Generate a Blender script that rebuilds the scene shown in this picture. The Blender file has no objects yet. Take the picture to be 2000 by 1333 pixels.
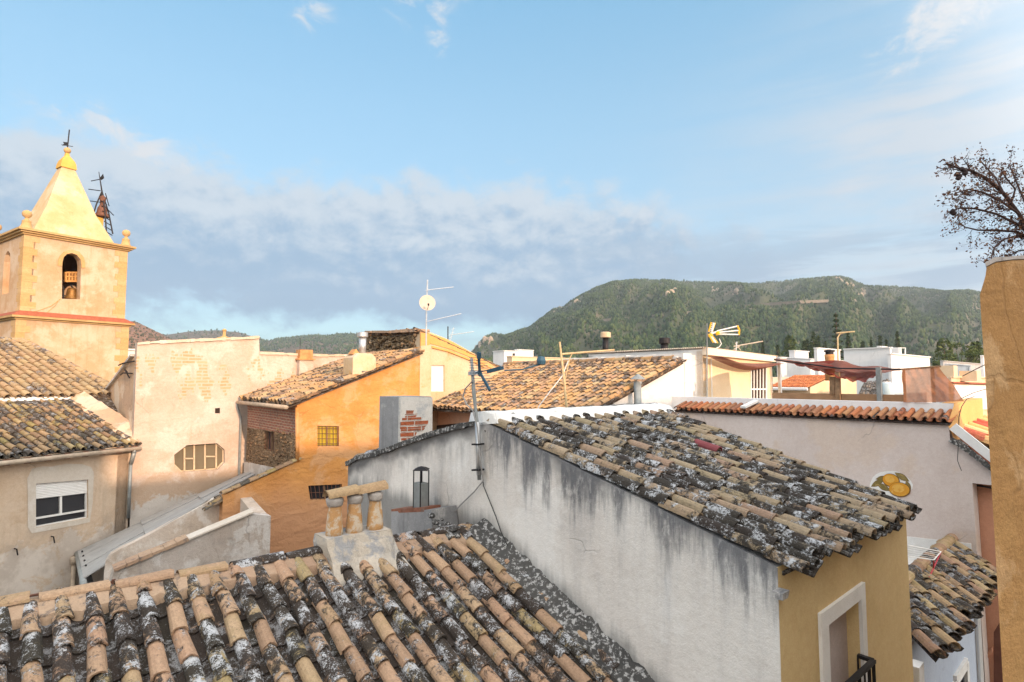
import bpy, bmesh, math, random
from mathutils import Vector as V, noise as mnoise
from mathutils.geometry import tessellate_polygon
random.seed(7)
SC = bpy.context.scene
COL = SC.collection
F = 2000 * 20.0 / 36.0
PITCH = math.atan(76.5 / F)
CP, SP = math.cos(PITCH), math.sin(PITCH)
CZ = 11.0            # height of the viewpoint above the street
GZ = -CZ             # street level relative to the viewpoint
ELEV = math.radians(14.0)
SUNH = V((.60, -.80, 0)).normalized()     # horizontal direction towards the sun

def R(u, v, Y=1.0):
    x = (u - 1000) / F; y = (666.5 - v) / F
    yy = CP - y * SP; zz = SP + y * CP
    return V((x / yy * Y, Y, zz / yy * Y))
def atz(u, v, z):
    d = R(u, v); return d * (z / d.z)
def proj(p):
    yy = p.y * CP + p.z * SP; zz = -p.y * SP + p.z * CP
    return 1000 + F * p.x / yy, 666.5 - F * zz / yy
class Plane:
    """vertical plane through p along horizontal direction d"""
    def __init__(s, p, d):
        s.p = V((p[0], p[1], 0)); s.d = V((d[0], d[1], 0)).normalized()
        s.n = V((s.d.y, -s.d.x, 0))
    def pt(s, u, v):
        r = R(u, v); t = s.p.dot(s.n) / r.dot(s.n); return r * t
    def pts(s, l): return [s.pt(*q) for q in l]
    def at(s, u, z):
        q = s.pt(u, 743); return V((q.x, q.y, z))
    def off(s, k): return Plane(s.p + s.n * k, s.d)
def ground(p): return V((p.x, p.y, GZ))

class MB:
    def __init__(s): s.v = []; s.f = []; s.a = []; s.cur = (.5, .5, .5)
    def add(s, vs, fs):
        o = len(s.v); s.v += [V(q) for q in vs]
        for f in fs: s.f.append([o + i for i in f]); s.a.append(s.cur)
    def poly(s, pts): s.add(pts, [list(range(len(pts)))])
    def prism(s, pts, vec, holes=(), reveal=.18, back=True, cap=True):
        vec = V(vec); loops = [pts] + [list(h) for h in holes]
        flat = [q for l in loops for q in l]
        tri = tessellate_polygon([[V(q) for q in l] for l in loops])
        s.add(flat, [list(t) for t in tri])
        n = len(pts)
        if back:
            tb = tessellate_polygon([[V(q) for q in pts]])
            s.add([V(q) + vec for q in pts], [list(t)[::-1] for t in tb])
        s.add(list(pts) + [V(q) + vec for q in pts], [[i, (i + 1) % n, n + (i + 1) % n, n + i] for i in range(n)])
        rv = vec.normalized() * reveal
        for h in holes:
            m = len(h)
            s.add(list(h) + [V(q) + rv for q in h], [[i, (i + 1) % m, m + (i + 1) % m, m + i] for i in range(m)] + ([[m + i for i in range(m)]] if cap else []))
        return s
    def box(s, c, sx, sy, sz, dx=(1, 0, 0)):
        """c = centre of the bottom"""
        dx = V(dx).normalized(); dy = V((-dx.y, dx.x, 0)); c = V(c); up = V((0, 0, 1))
        p = [c + dx * (a * sx / 2) + dy * (b * sy / 2) for a, b in ((-1, -1), (1, -1), (1, 1), (-1, 1))]
        s.add(p + [q + up * sz for q in p], [[3, 2, 1, 0], [4, 5, 6, 7], [0, 1, 5, 4], [1, 2, 6, 5], [2, 3, 7, 6], [3, 0, 4, 7]])
        return s
    def bar(s, a, b, w, d, n):
        a = V(a); b = V(b); t = (b - a).normalized(); n = V(n).normalized(); sd = t.cross(n).normalized(); n = sd.cross(t)
        r = []
        for q in (a, b):
            r += [q + sd * (i * w / 2) + n * (j * d / 2) for i, j in ((-1, -1), (1, -1), (1, 1), (-1, 1))]
        s.add(r, [[3, 2, 1, 0], [4, 5, 6, 7], [0, 1, 5, 4], [1, 2, 6, 5], [2, 3, 7, 6], [3, 0, 4, 7]])
        return s
    def tube(s, pts, r, n=6, cap=True):
        pts = [V(q) for q in pts]; rs = r if isinstance(r, (list, tuple)) else [r] * len(pts)
        o = len(s.v); prev = None
        for i, q in enumerate(pts):
            t = (pts[min(i + 1, len(pts) - 1)] - pts[max(i - 1, 0)]).normalized()
            if prev is None: x = t.orthogonal().normalized()
            else: x = (prev - t * prev.dot(t)).normalized()
            prev = x; y = t.cross(x)
            for k in range(n):
                an = 2 * math.pi * k / n
                s.v.append(q + (x * math.cos(an) + y * math.sin(an)) * rs[i])
        for i in range(len(pts) - 1):
            for k in range(n):
                s.f.append([o + i * n + k, o + i * n + (k + 1) % n, o + (i + 1) * n + (k + 1) % n, o + (i + 1) * n + k]); s.a.append(s.cur)
        if cap:
            s.f.append([o + k for k in range(n)][::-1]); s.a.append(s.cur)
            e = o + (len(pts) - 1) * n
            s.f.append([e + k for k in range(n)]); s.a.append(s.cur)
        return s
    def lathe(s, c, prof, n=14, ax=(0, 0, 1)):
        """prof = [(radius, height)] bottom to top"""
        ax = V(ax).normalized(); return s.tube([V(c) + ax * h for r, h in prof], [max(r, .002) for r, h in prof], n)
    def cloth(s, fn, nu, nv, th=.012):
        g = [[V(fn(i / nu, j / nv)) for i in range(nu + 1)] for j in range(nv + 1)]
        o = len(s.v); W = nu + 1
        for row in g: s.v += row
        for j in range(nv):
            for i in range(nu):
                s.f.append([o + j * W + i, o + j * W + i + 1, o + (j + 1) * W + i + 1, o + (j + 1) * W + i]); s.a.append(s.cur)
        return s
    def build(s, name, mat, parent=None, smooth=False, recalc=True, base=None):
        lo = V((min(q.x for q in s.v), min(q.y for q in s.v), min(q.z for q in s.v)))
        hi = V((max(q.x for q in s.v), max(q.y for q in s.v), max(q.z for q in s.v)))
        b = V(base) if base is not None else V(((lo.x + hi.x) / 2, (lo.y + hi.y) / 2, lo.z))
        me = bpy.data.meshes.new(name)
        me.from_pydata([q - b for q in s.v], [], s.f)
        if recalc:
            bm = bmesh.new(); bm.from_mesh(me); bmesh.ops.recalc_face_normals(bm, faces=bm.faces[:]); bm.to_mesh(me); bm.free()
        at = me.attributes.new('rnd', 'FLOAT_COLOR', 'FACE')
        at.data.foreach_set('color', [c for t in s.a for c in (t[0], t[1], t[2], 1.0)])
        if smooth: me.polygons.foreach_set('use_smooth', [True] * len(me.polygons))
        me.materials.append(mat); me.update()
        o = bpy.data.objects.new(name, me); COL.objects.link(o)
        WL[o] = b
        if parent is not None: o.parent = parent; o.location = b - WL[parent]
        else: o.location = b + V((0, 0, CZ))
        return o
WL = {}
def thing(name, label, cat, base, group=None):
    o = bpy.data.objects.new(name, None); COL.objects.link(o); b = V(base); WL[o] = b
    o.location = b + V((0, 0, CZ)); o.empty_display_size = .3
    o['label'] = label; o['category'] = cat
    if group: o['group'] = group
    return o
def tag(o, label, cat, group=None, kind=None):
    o['label'] = label; o['category'] = cat
    if group: o['group'] = group
    if kind: o['kind'] = kind
    return o
def lab(o, label): o['label'] = label; return o
def struct(o): o['kind'] = 'structure'; return o
def copy_tree(src, parent=None):
    c = src.copy(); COL.objects.link(c); WL[c] = WL[src]
    if parent is not None: c.parent = parent
    for ch in list(src.children): copy_tree(ch, c)
    return c

# ------------------------------------------------------------------ materials
class G:
    def __init__(s, tree): s.t = tree; s.nodes = tree.nodes; s.links = tree.links
    def put(s, sock, val):
        if isinstance(val, bpy.types.NodeSocket): s.links.new(val, sock)
        elif val is not None:
            if sock.type == 'RGBA' and len(val) == 3: val = (*val, 1)
            sock.default_value = val
    def n(s, t, out=0, props=None, **ins):
        nd = s.nodes.new('ShaderNode' + t)
        for k, v in (props or {}).items(): setattr(nd, k, v)
        for k, v in ins.items():
            key = int(k[1:]) if k[0] == 'i' and k[1:].isdigit() else k.replace('_', ' ')
            s.put(nd.inputs[key], v)
        return nd.outputs[out]
    def m(s, op, a, b=None, c=None, clamp=False):
        return s.n('Math', props={'operation': op, 'use_clamp': clamp}, i0=a, i1=b, i2=c)
    def add(s, a, b): return s.m('ADD', a, b)
    def mul(s, a, b): return s.m('MULTIPLY', a, b)
    def sub(s, a, b): return s.m('SUBTRACT', a, b)
    def ss(s, x, a, b):
        nd = s.nodes.new('ShaderNodeMapRange'); nd.interpolation_type = 'SMOOTHSTEP'
        s.put(nd.inputs[0], x); s.put(nd.inputs[1], a); s.put(nd.inputs[2], b); nd.inputs[3].default_value = 0; nd.inputs[4].default_value = 1
        return nd.outputs[0]
    def mix(s, f, a, b, mode='MIX'):
        nd = s.nodes.new('ShaderNodeMix'); nd.data_type = 'RGBA'; nd.blend_type = mode
        s.put(nd.inputs[0], f); s.put(nd.inputs[6], a); s.put(nd.inputs[7], b); return nd.outputs[2]
    def pos(s): return s.n('NewGeometry')
    def sc(s, vec, k):
        return s.n('VectorMath', props={'operation': 'MULTIPLY'}, i0=vec, i1=k if not isinstance(k, (int, float)) else (k, k, k))
    def noise(s, vec, scale=1., detail=4., rough=.55, dist=0., out=0):
        return s.n('TexNoise', out, Vector=vec, Scale=scale, Detail=detail, Roughness=rough, Distortion=dist)
    def ramp(s, f, stops, interp='LINEAR'):
        nd = s.nodes.new('ShaderNodeValToRGB'); s.put(nd.inputs[0], f); cr = nd.color_ramp; cr.interpolation = interp
        while len(cr.elements) < len(stops): cr.elements.new(.5)
        for e, (p, c) in zip(cr.elements, stops): e.position = p; e.color = (*c, 1)
        return nd.outputs[0]
    def dot(s, vec, d, p=(0, 0, 0)):
        q = s.n('VectorMath', props={'operation': 'SUBTRACT'}, i0=vec, i1=tuple(p))
        return s.n('VectorMath', 1, props={'operation': 'DOT_PRODUCT'}, i0=q, i1=tuple(d))
    def z(s, vec): return s.n('SeparateXYZ', 2, Vector=vec)
def newmat(name):
    m = bpy.data.materials.new(name); m.use_nodes = True; g = G(m.node_tree); g.nodes.clear()
    g.mat = m; return g
def finish(g, col, rough=.9, height=None, bstr=.3, bdist=.02, metal=0., spec=.2, extra=None):
    b = g.nodes.new('ShaderNodeBsdfPrincipled'); o = g.nodes.new('ShaderNodeOutputMaterial')
    g.put(b.inputs['Base Color'], col); g.put(b.inputs['Roughness'], rough); g.put(b.inputs['Metallic'], metal)
    g.put(b.inputs['Specular IOR Level'], spec)
    if height is not None:
        g.links.new(g.n('Bump', Height=height, Strength=bstr, Distance=bdist), b.inputs['Normal'])
    for k, v in (extra or {}).items(): g.put(b.inputs[k], v)
    g.links.new(b.outputs[0], o.inputs[0]); return g.mat
def plaster(name, c1, c2, patch=None, pamt=.5, pscale=.9, grime=(.25, .22, .19), gamt=.25, streak=.25, bump=.35, lump=0., lumpst=(1, 1, 2.2), hook=None, grain=.10, crack=.32):
    g = newmat(name); P = g.pos()
    n0 = g.noise(P, .55, 5, .6); n1 = g.noise(P, 2.3, 6, .65); n2 = g.noise(P, 14, 5, .7); n3 = g.noise(P, 70, 3, .7)
    col = g.mix(g.ss(g.add(g.mul(n0, .65), g.mul(n1, .35)), .4, .62), c1, c2)
    if patch is not None:
        pm = g.noise(P, pscale, 7, .68, .3)
        col = g.mix(g.mul(g.ss(pm, 1 - pamt - .06, 1 - pamt + .03), .85), col, patch)
    st = g.noise(g.sc(P, (5, 5, .45)), 1, 5, .65)
    col = g.mix(g.mul(g.ss(st, .5, .78), streak), col, grime)
    col = g.mix(g.mul(g.ss(g.noise(P, 1.1, 8, .72, .5), .54, .72), gamt), col, grime)
    col = g.mix(grain * 1.6, col, g.ramp(n3, [(.3, (.25, .25, .25)), (.7, (.85, .85, .85))]), 'OVERLAY')
    col = g.mix(grain, col, g.ramp(n2, [(.3, (.15, .15, .15)), (.7, (.9, .9, .9))]), 'OVERLAY')
    cv = g.n('VectorMath', props={'operation': 'ADD'}, i0=P, i1=g.sc(g.noise(P, 1.6, 3, .5, out=1), .5))
    ck = g.mul(g.ss(g.n('TexVoronoi', 0, props={'feature': 'DISTANCE_TO_EDGE'}, Vector=cv, Scale=.6), .008, .002), g.ss(n0, .52, .64))
    col = g.mix(g.mul(ck, crack), col, tuple(k * .45 for k in grime))
    h = g.add(g.mul(n2, .5), g.mul(n3, .18))
    h = g.sub(g.add(h, g.mul(n1, .9)), g.mul(ck, crack * .8))
    if lump:
        h = g.add(h, g.mul(g.noise(g.sc(P, lumpst), 2.0, 3, .5, .6), lump))
    if hook: col, h = hook(g, P, col, h)
    return finish(g, col, .93, h, bump, .03)
def plain(name, c, rough=.6, metal=0., var=.12, spec=.3, bump=.1, scale=6, dirt=None, damt=.3):
    g = newmat(name); P = g.pos(); n = g.noise(P, scale, 6, .65)
    col = g.mix(var * 2, c, g.ramp(n, [(.3, (.2, .2, .2)), (.7, (.85, .85, .85))]), 'OVERLAY')
    if dirt: col = g.mix(g.mul(g.ss(g.noise(P, scale * .6, 8, .72), .5, .68), damt), col, dirt)
    return finish(g, col, rough, n, bump, .01, metal, spec)
def tilemat(name, cols, lich=0., white=.5, olive=.25, tone=1., blk=(.017, .016, .016), lscale=5., gw=.42, wscale=30):
    g = newmat(name); P = g.pos()
    a = g.n('Attribute', 0, props={'attribute_name': 'rnd'})
    r, gg, bb = (g.n('SeparateColor', k, Color=a) for k in range(3))
    n1 = g.noise(P, 6, 5, .65); n2 = g.noise(P, 38, 5, .7); n3 = g.noise(P, 120, 3, .7)
    k = len(cols)
    col = g.ramp(g.add(r, g.mul(g.sub(n1, .5), .30)), [((i + .5) / k, tuple(c * tone for c in cc)) for i, cc in enumerate(cols)])
    col = g.mix(.35, col, g.ramp(n2, [(.3, (.2, .2, .2)), (.7, (.85, .85, .85))]), 'OVERLAY')
    # green-ochre bloom
    om = g.mul(g.ss(g.add(g.noise(P, 5, 5, .65), g.mul(g.sub(bb, .5), .45)), .56, .74), olive * 1.6)
    col = g.mix(om, col, (.30 * tone, .235 * tone, .085 * tone))
    # black crust of lichen in sharp edged patches; on pans also painted channel shade
    lm = g.add(g.add(g.noise(P, lscale, 10, .78, .5), g.mul(g.sub(gg, .5), gw)), g.add(lich, g.mul(g.sub(g.noise(P, .9, 3, .6), .5), .30)))
    lm = g.ss(lm, .49, .59)
    wm = g.ss(g.add(g.noise(P, wscale, 8, .82, .4), g.mul(g.sub(g.noise(P, 7, 4, .6), .5), .8)), .53, .61)
    lc = g.mix(g.mul(wm, g.mul(white, g.add(.52, g.mul(g.ss(bb, -.6, -.1), .48)))), g.mix(g.ss(n3, .4, .7), blk, tuple(k * 2.3 for k in blk)), (.58, .60, .63))  # white specks thinned on pans to deepen their painted shade
    col = g.mix(g.mul(lm, .93), col, lc)
    # pepper of tiny dark growths on the clean clay
    col = g.mix(g.mul(g.ss(g.noise(P, 60, 5, .8), .57, .66), .65), col, (.07, .06, .05))
    # pale flecks anywhere
    col = g.mix(g.mul(g.ss(g.noise(P, 45, 4, .8), .66, .74), .5), col, (.52, .50, .46))
    h = g.add(g.mul(n2, .6), g.add(g.mul(n3, .3), g.mul(lm, .35)))
    return finish(g, col, .95, h, .5, .012)
SUN_E = 2.25; SUN_C = (1.0, .67, .44); SKY_S = .15; EXPO = 1.15; SKY_K = 2.9; SKY_TINT = (.66, .90, .97); SHADOW_Z = 2.05; OVER_FILL = 1.45; GLOW_FILL = 2.7; HAZE = .00018
def bil(p00, p10, p11, p01):
    """a runs along the ridge, b down the slope"""
    return lambda a, b: (p00 * (1 - a) + p10 * a) * (1 - b) + (p01 * (1 - a) + p11 * a) * b
def arch(mb, c0, c1, x, n, r0, r1, h0, h1, th, seg=8, inv=False):
    sg = -1 if inv else 1; o = len(mb.v); c = mb.cur
    dd = (c1 - c0).normalized(); r_ = random.Random(o); ph_ = r_.random() * 6; ck = r_.randrange(seg + 1) if r_.random() < .3 else -9
    for e_, (cc, r, h) in enumerate(((c0, r0, h0), (c1, r1, h1))):
        for t in (0, th):
            for k in range(seg + 1):
                an = math.pi * k / seg; kk = 1 + .035 * math.sin(k * 1.3 + ph_) ; lip = (.05 * r0 * math.sin(k * 1.7 + ph_ * 2) - (.16 * r0 if abs(k - ck) < 1 else 0)) * e_
                mb.v.append(cc + x * ((r * kk - t) * math.cos(an)) + n * (sg * (h * kk - t) * math.sin(an)) + dd * lip)
    w = seg + 1
    def q(i, j, k, l): mb.f.append([o + i, o + j, o + k, o + l]); mb.a.append(c)
    for k in range(seg):
        q(k, k + 1, 2 * w + k + 1, 2 * w + k)
        q(w + k + 1, w + k, 3 * w + k, 3 * w + k + 1)
        q(2 * w + k, 2 * w + k + 1, 3 * w + k + 1, 3 * w + k)
    q(0, 2 * w, 3 * w, w); q(seg, w + seg, 3 * w + seg, 2 * w + seg)
def tiles(mb, f, nc, nr, mask=None, seed=1, dirt=(0, 1), pan=True, rr=(.31, .35), hh=.34, jit=1., seg=8, th=.013, up=.2, stag=.5, deck=True, pan_dirt_shade=(.6, 1.), skip=0., din=0., dend=1.):
    rnd = random.Random(seed)
    if deck:
        mb.cur = (.5, 1.2, -1.)
        n = (f(1, 0) - f(0, 0)).cross(f(0, 1) - f(0, 0)).normalized()
        if n.z < 0: n = -n
        w = (f(1, .5) - f(0, .5)).length / nc
        k = -.36 * w
        for i in range(4):
            for j in range(4):
                aa, ab = max(i / 4, din), (i + 1) / 4
                ba, bb = j / 4 * dend, (j + 1) / 4 * dend
                pp = [f(aa, ba), f(ab, ba), f(ab, bb), f(aa, bb)]
                if mask and not all(mask(*ab) for ab in ((i / 4, j / 4), ((i + 1) / 4, (j + 1) / 4))): continue
                mb.add([q + n * k for q in pp] + [q + n * (k - .03) for q in pp], [[0, 1, 2, 3], [7, 6, 5, 4], [0, 4, 5, 1], [1, 5, 6, 2], [2, 6, 7, 3], [3, 7, 4, 0]])
    for i in range(nc):
        ph = (rnd.random() - .5) * stag
        cj = (rnd.random() - .5) * .05 * jit
        for half in ((0, 1) if pan else (0,)):
            for j in range(-1 if ph > 0 else 0, nr + (1 if ph < 0 else 0)):
                b0 = (j + ph * (1 if half == 0 else .6)) / nr; b1 = b0 + 1 / nr
                if half == 0: b1 += (rnd.random() - .5) * .08 * jit / nr
                if b1 > 1.0 + .12 / nr: b1 = 1.0 + (.03 if half == 0 else .14) / nr
                if b1 - b0 < .3 / nr or b1 < .25 / nr: continue
                b0 = max(b0, -.15 / nr)
                a = (i + .5 + cj) / nc if half == 0 else (i + 1.0) / nc
                if mask and not mask(a, (b0 + b1) / 2): continue
                if skip and rnd.random() < skip: continue
                p0, p1 = f(a, b0), f(a, b1)
                A = f(a + .5 / nc, b0) - f(a - .5 / nc, b0); w = A.length; x = A / w
                D = (p1 - p0); L = D.length; d = D / L
                n = x.cross(d).normalized()
                if n.z < 0: n = -n
                x = d.cross(n).normalized()
                if (x.dot(A)) < 0: x = -x
                j1 = lambda k: (rnd.random() - .5) * 2 * k * jit
                x = (x + d * j1(.02)).normalized()
                if half == 0:
                    mb.cur = (rnd.random(), dirt[0] + (dirt[1] - dirt[0]) * rnd.random(), rnd.random())
                    c0 = p0 - d * (up * L) + x * j1(.012) + n * (-.008); c1 = p1 + x * j1(.016) + n * (.02 + j1(.006))
                    arch(mb, c0, c1, x, n, rr[0] * w, rr[1] * w, hh * .95 * w, hh * w, th, seg)
                else:
                    mb.cur = (rnd.random(), pan_dirt_shade[0] + (pan_dirt_shade[1] - pan_dirt_shade[0]) * rnd.random(), -1.)  # pans darkened by real dirt plus channel shade put into the colour
                    c0 = p0 - d * (up * L) + n * .0; c1 = p1 + n * (.022)
                    arch(mb, c0, c1, x, n, .38 * w, .36 * w, .33 * w, .31 * w, th, max(4, seg - 2), True)
def captiles(mb, a, b, n, w, L, seed=3, lift=0.):
    """row of half-round ridge tiles from a to b"""
    rnd = random.Random(seed); d = (b - a); T = d.length; d.normalize(); N = max(1, round(T / L)); L = T / N
    x = d.cross(V(n)).normalized(); up = x.cross(d)
    if up.z < 0: up = -up
    for i in range(N):
        mb.cur = (rnd.random(), rnd.random() * .8, rnd.random())
        c0 = a + d * (i * L - .04) + up * lift; c1 = a + d * ((i + 1) * L) + up * (lift + .012)
        arch(mb, c0, c1, x, up, w * .45, w * .5, w * .42, w * .46, .014, 8)
def grating(mb, q, nv, nh, r=.008, n=None):
    """bars over the quad q = [tl, tr, br, bl]"""
    tl, tr, br, bl = q
    for i in range(nv):
        k = (i + .5) / nv; mb.tube([tl.lerp(tr, k), bl.lerp(br, k)], r, 4)
    for i in range(nh):
        k = (i + .5) / nh; mb.tube([tl.lerp(bl, k), tr.lerp(br, k)], r, 4)
def ring(mb, pts, w, d, n):
    m = len(pts)
    for i in range(m): mb.bar(pts[i], pts[(i + 1) % m], w, d, n)
def moved(pts, vec): return [q + V(vec) for q in pts]

# --------------------------------------------------------------- tile colours
TAN = (.50, .335, .195); PINK = (.47, .285, .19); CREAM = (.56, .42, .235); OLV = (.36, .28, .115); BRN = (.33, .21, .135); RED = (.42, .20, .125)
T_near = tilemat('clay_tiles_lichen_near', [(.40, .26, .17), (.46, .30, .195), (.50, .335, .215), (.49, .32, .21), (.47, .29, .19), (.50, .35, .22), (.45, .32, .19), (.38, .29, .15)], lich=.035, white=.85, olive=.18, lscale=10, gw=.30, wscale=62, tone=.84)
T_mid = tilemat('clay_tiles_lichen_mid', [(.46, .355, .24), (.50, .385, .26), (.42, .335, .21), (.52, .405, .275), (.47, .345, .235), (.46, .31, .22)], lich=.075, white=.82, olive=.12, lscale=10, gw=.36, wscale=46, tone=.66)
T_far = tilemat('clay_tiles_far', [TAN, PINK, CREAM, (.54, .31, .15), (.58, .35, .16), (.52, .33, .19), BRN], lich=-.05, white=.4, olive=.1, lscale=5, blk=(.045, .036, .03), tone=.76)  # warm clay colours with little lichen
T_left = tilemat('clay_tiles_old_left', [TAN, BRN, CREAM, OLV, TAN, BRN], lich=0.06, white=.35, olive=.3, lscale=5, blk=(.045, .04, .036), tone=.70)
T_hip = tilemat('clay_tiles_hip', [TAN, CREAM, TAN, (.46, .34, .2)], lich=-.05, white=.6, olive=.1, lscale=5, blk=(.07, .055, .045), tone=.74)
T_red = tilemat('new_red_tiles', [(.50, .165, .06), (.44, .14, .06), (.52, .21, .085), (.38, .13, .065)], lich=-.12, white=.3, olive=.05)
T_redold = tilemat('old_red_tiles', [(.46, .17, .075), (.36, .13, .07), (.40, .2, .1), (.28, .13, .08)], lich=-.03, white=.3, olive=.05)
T_side = tilemat('clay_tiles_lane', [TAN, CREAM, BRN, PINK, CREAM, TAN], lich=.03, white=.4, olive=.3, lscale=7, tone=.72)

# --------------------------------------------------------------- other surfaces
GRP = V((-.36, 7.1, -.52)); GRW = V((.66, -.751, 0)).normalized()
def gable_hook(g, P, col, h):
    s = g.dot(P, GRW, (GRP.x, GRP.y, 0)); z = g.sub(g.z(P), CZ)
    # drop below the sloping verge (both sides of the ridge)
    verge = g.m('MINIMUM', g.sub(GRP.z, g.mul(s, .262)), g.add(GRP.z + .02, g.mul(s, .275)))
    dep = g.sub(verge, z)
    run = g.n('TexNoise', 0, Vector=g.n('CombineXYZ', X=g.mul(s, 3.2), Y=g.mul(z, .35), Z=0.), Scale=1.3, Detail=7., Roughness=.68)
    wide = g.noise(P, 1.2, 4, .6)
    k = g.sub(g.add(g.mul(run, 1.15), g.mul(wide, .55)), g.mul(dep, .62))
    stain = g.ss(k, .53, .85)
    fine = g.noise(g.sc(P, (9, 9, 3.5)), 2.2, 6, .75)
    stain = g.mul(g.mul(stain, g.ss(fine, .22, .52)), g.add(.35, g.mul(g.ss(s, -.25, .3), .65)))
    edge = g.mul(g.ss(g.add(dep, g.mul(g.sub(wide, .5), -.6)), .24, -.02), .95)
    col = g.mix(g.mul(g.m('MAXIMUM', stain, edge), .9), col, (.062, .062, .066))
    # blue-grey weeping
    k2 = g.sub(g.add(g.mul(run, 1.1), .35), g.mul(dep, .33))
    col = g.mix(g.mul(g.mul(g.ss(k2, .60, 1.0), .28), g.add(.3, g.mul(g.ss(s, -.25, .3), .7))), col, (.27, .285, .32))
    # damp line above the lower roof
    low = g.sub(g.sub(-1.87, g.mul(g.m('MAXIMUM', s, 0.), .40)), z)
    lowk = g.mul(g.ss(g.add(low, g.mul(g.sub(run, .5), .5)), -.32, -.02), .75)
    return g.mix(lowk, col, (.12, .125, .125)), h
M_gable = plaster('white_limewash', (.74, .70, .65), (.67, .62, .57), patch=(.79, .76, .72), pamt=.42, grime=(.36, .34, .33), gamt=.3, streak=.3, bump=.6, lump=.35, lumpst=(1, 1, 1.4), hook=gable_hook)
M_white = plaster('white_plaster', (.74, .725, .70), (.68, .66, .63), patch=(.78, .77, .75), grime=(.5, .48, .46), gamt=.15, streak=.15, bump=.3)
M_purewhite = plaster('white_paint_wall', (.80, .80, .80), (.76, .76, .77), grime=(.6, .6, .6), gamt=.1, streak=.12, bump=.1)
M_mortar = plaster('grey_mortar', (.50, .46, .42), (.40, .36, .33), patch=(.60, .58, .55), pamt=.45, pscale=2.2, grime=(.10, .10, .10), gamt=.5, streak=.3, bump=.8)
M_pinkmortar = plaster('pink_mortar', (.43, .305, .21), (.36, .24, .165), patch=(.15, .125, .11), pamt=.40, pscale=5, grime=(.09, .075, .065), gamt=.75, streak=.1, bump=.9)
M_limechim = plaster('lime_render_chimney', (.58, .54, .48), (.48, .42, .35), patch=(.30, .31, .33), pamt=.44, pscale=3.4, grime=(.12, .12, .12), gamt=.55, streak=.45, bump=.9)
M_greychim = plaster('grey_cement_render', (.30, .30, .305), (.22, .22, .225), patch=(.44, .43, .42), pamt=.35, pscale=1.8, grime=(.07, .07, .075), gamt=.5, streak=.5, bump=.5)
M_dark = plaster('dark_mossy_mortar', (.085, .082, .078), (.055, .053, .052), patch=(.46, .45, .44), pamt=.43, pscale=20, grime=(.03, .03, .03), gamt=.5, streak=.2, bump=1.)
M_yellow = plaster('yellow_facade_paint', (.65, .48, .25), (.61, .44, .22), grime=(.40, .29, .15), gamt=.15, streak=.12, bump=.15)
def ochre_hook(g, P, col, h):
    z = g.sub(g.z(P), CZ); n = g.noise(P, .8, 4, .6)
    low = g.ss(g.add(z, g.mul(n, .9)), -1.9, -3.2)
    col = g.mix(low, col, (.52, .285, .155))
    return col, h
M_ochre = plaster('ochre_lumpy_render', (.58, .275, .085), (.51, .225, .065), patch=(.57, .315, .15), pamt=.44, pscale=.8, grime=(.38, .17, .06), gamt=.28, streak=.1, bump=.8, lump=1.7, lumpst=(1.4, 1.4, 2.3), hook=ochre_hook, grain=.06)
M_cream = plaster('cream_wall', (.60, .47, .33), (.55, .40, .25), patch=(.54, .32, .15), pamt=.38, pscale=1.1, grime=(.45, .30, .16), gamt=.3, streak=.3, bump=.5)
M_orange_trim = plaster('orange_trim', (.62, .34, .11), (.60, .38, .17), grime=(.35, .2, .1), gamt=.3, streak=.3, bump=.5)
M_terr = plaster('pinkish_terrace_wall', (.63, .545, .505), (.575, .485, .445), patch=(.60, .485, .41), pamt=.42, pscale=.6, grime=(.42, .35, .32), gamt=.22, streak=.14, bump=.3)
M_salmon = plaster('salmon_facade', (.56, .29, .19), (.53, .265, .17), grime=(.4, .22, .16), gamt=.12, streak=.12, bump=.15)
M_blue = plaster('pale_blue_facade', (.47, .53, .63), (.44, .50, .61), grime=(.4, .42, .48), gamt=.12, streak=.1, bump=.12)
M_pillar = plaster('ochre_garden_wall', (.42, .24, .095), (.36, .195, .075), patch=(.48, .30, .15), pamt=.42, pscale=2.6, grime=(.32, .16, .06), gamt=.40, streak=.35, bump=.7, lump=.9, crack=.2, grain=.14)
M_cap = plaster('wall_cap_cement', (.52, .48, .46), (.42, .38, .36), grime=(.2, .17, .15), gamt=.3, streak=0, bump=.5)
def left_hook(g, P, col, h):
    z = g.sub(g.z(P), CZ)
    low = g.add(g.mul(g.ss(z, -3.0, -4.6), .30), g.noise(P, 1.1, 8, .7, .4))
    col = g.mix(g.mul(g.ss(low, .70, .76), .85), col, (.66, .60, .54))
    low2 = g.add(g.mul(g.ss(z, -2.6, -4.6), .2), g.noise(g.sc(P, 1.0), .8, 6, .66, .2))
    col = g.mix(g.mul(g.ss(low2, .60, .72), .5), col, (.38, .315, .26))
    return col, h
M_left = plaster('beige_flaking_render', (.60, .475, .36), (.56, .42, .30), patch=(.52, .385, .27), pamt=.40, pscale=.9, grime=(.34, .26, .19), gamt=.42, streak=.34, bump=.65, hook=left_hook)
M_patch = plaster('pale_patch_plaster', (.60, .54, .47), (.56, .49, .41), patch=(.64, .59, .53), pamt=.42, pscale=1.5, grime=(.42, .34, .26), gamt=.4, streak=.2, bump=.4)
GE = V((.76, .65, 0)).normalized(); GW_ = V((.65, -.76, 0)).normalized()
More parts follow.
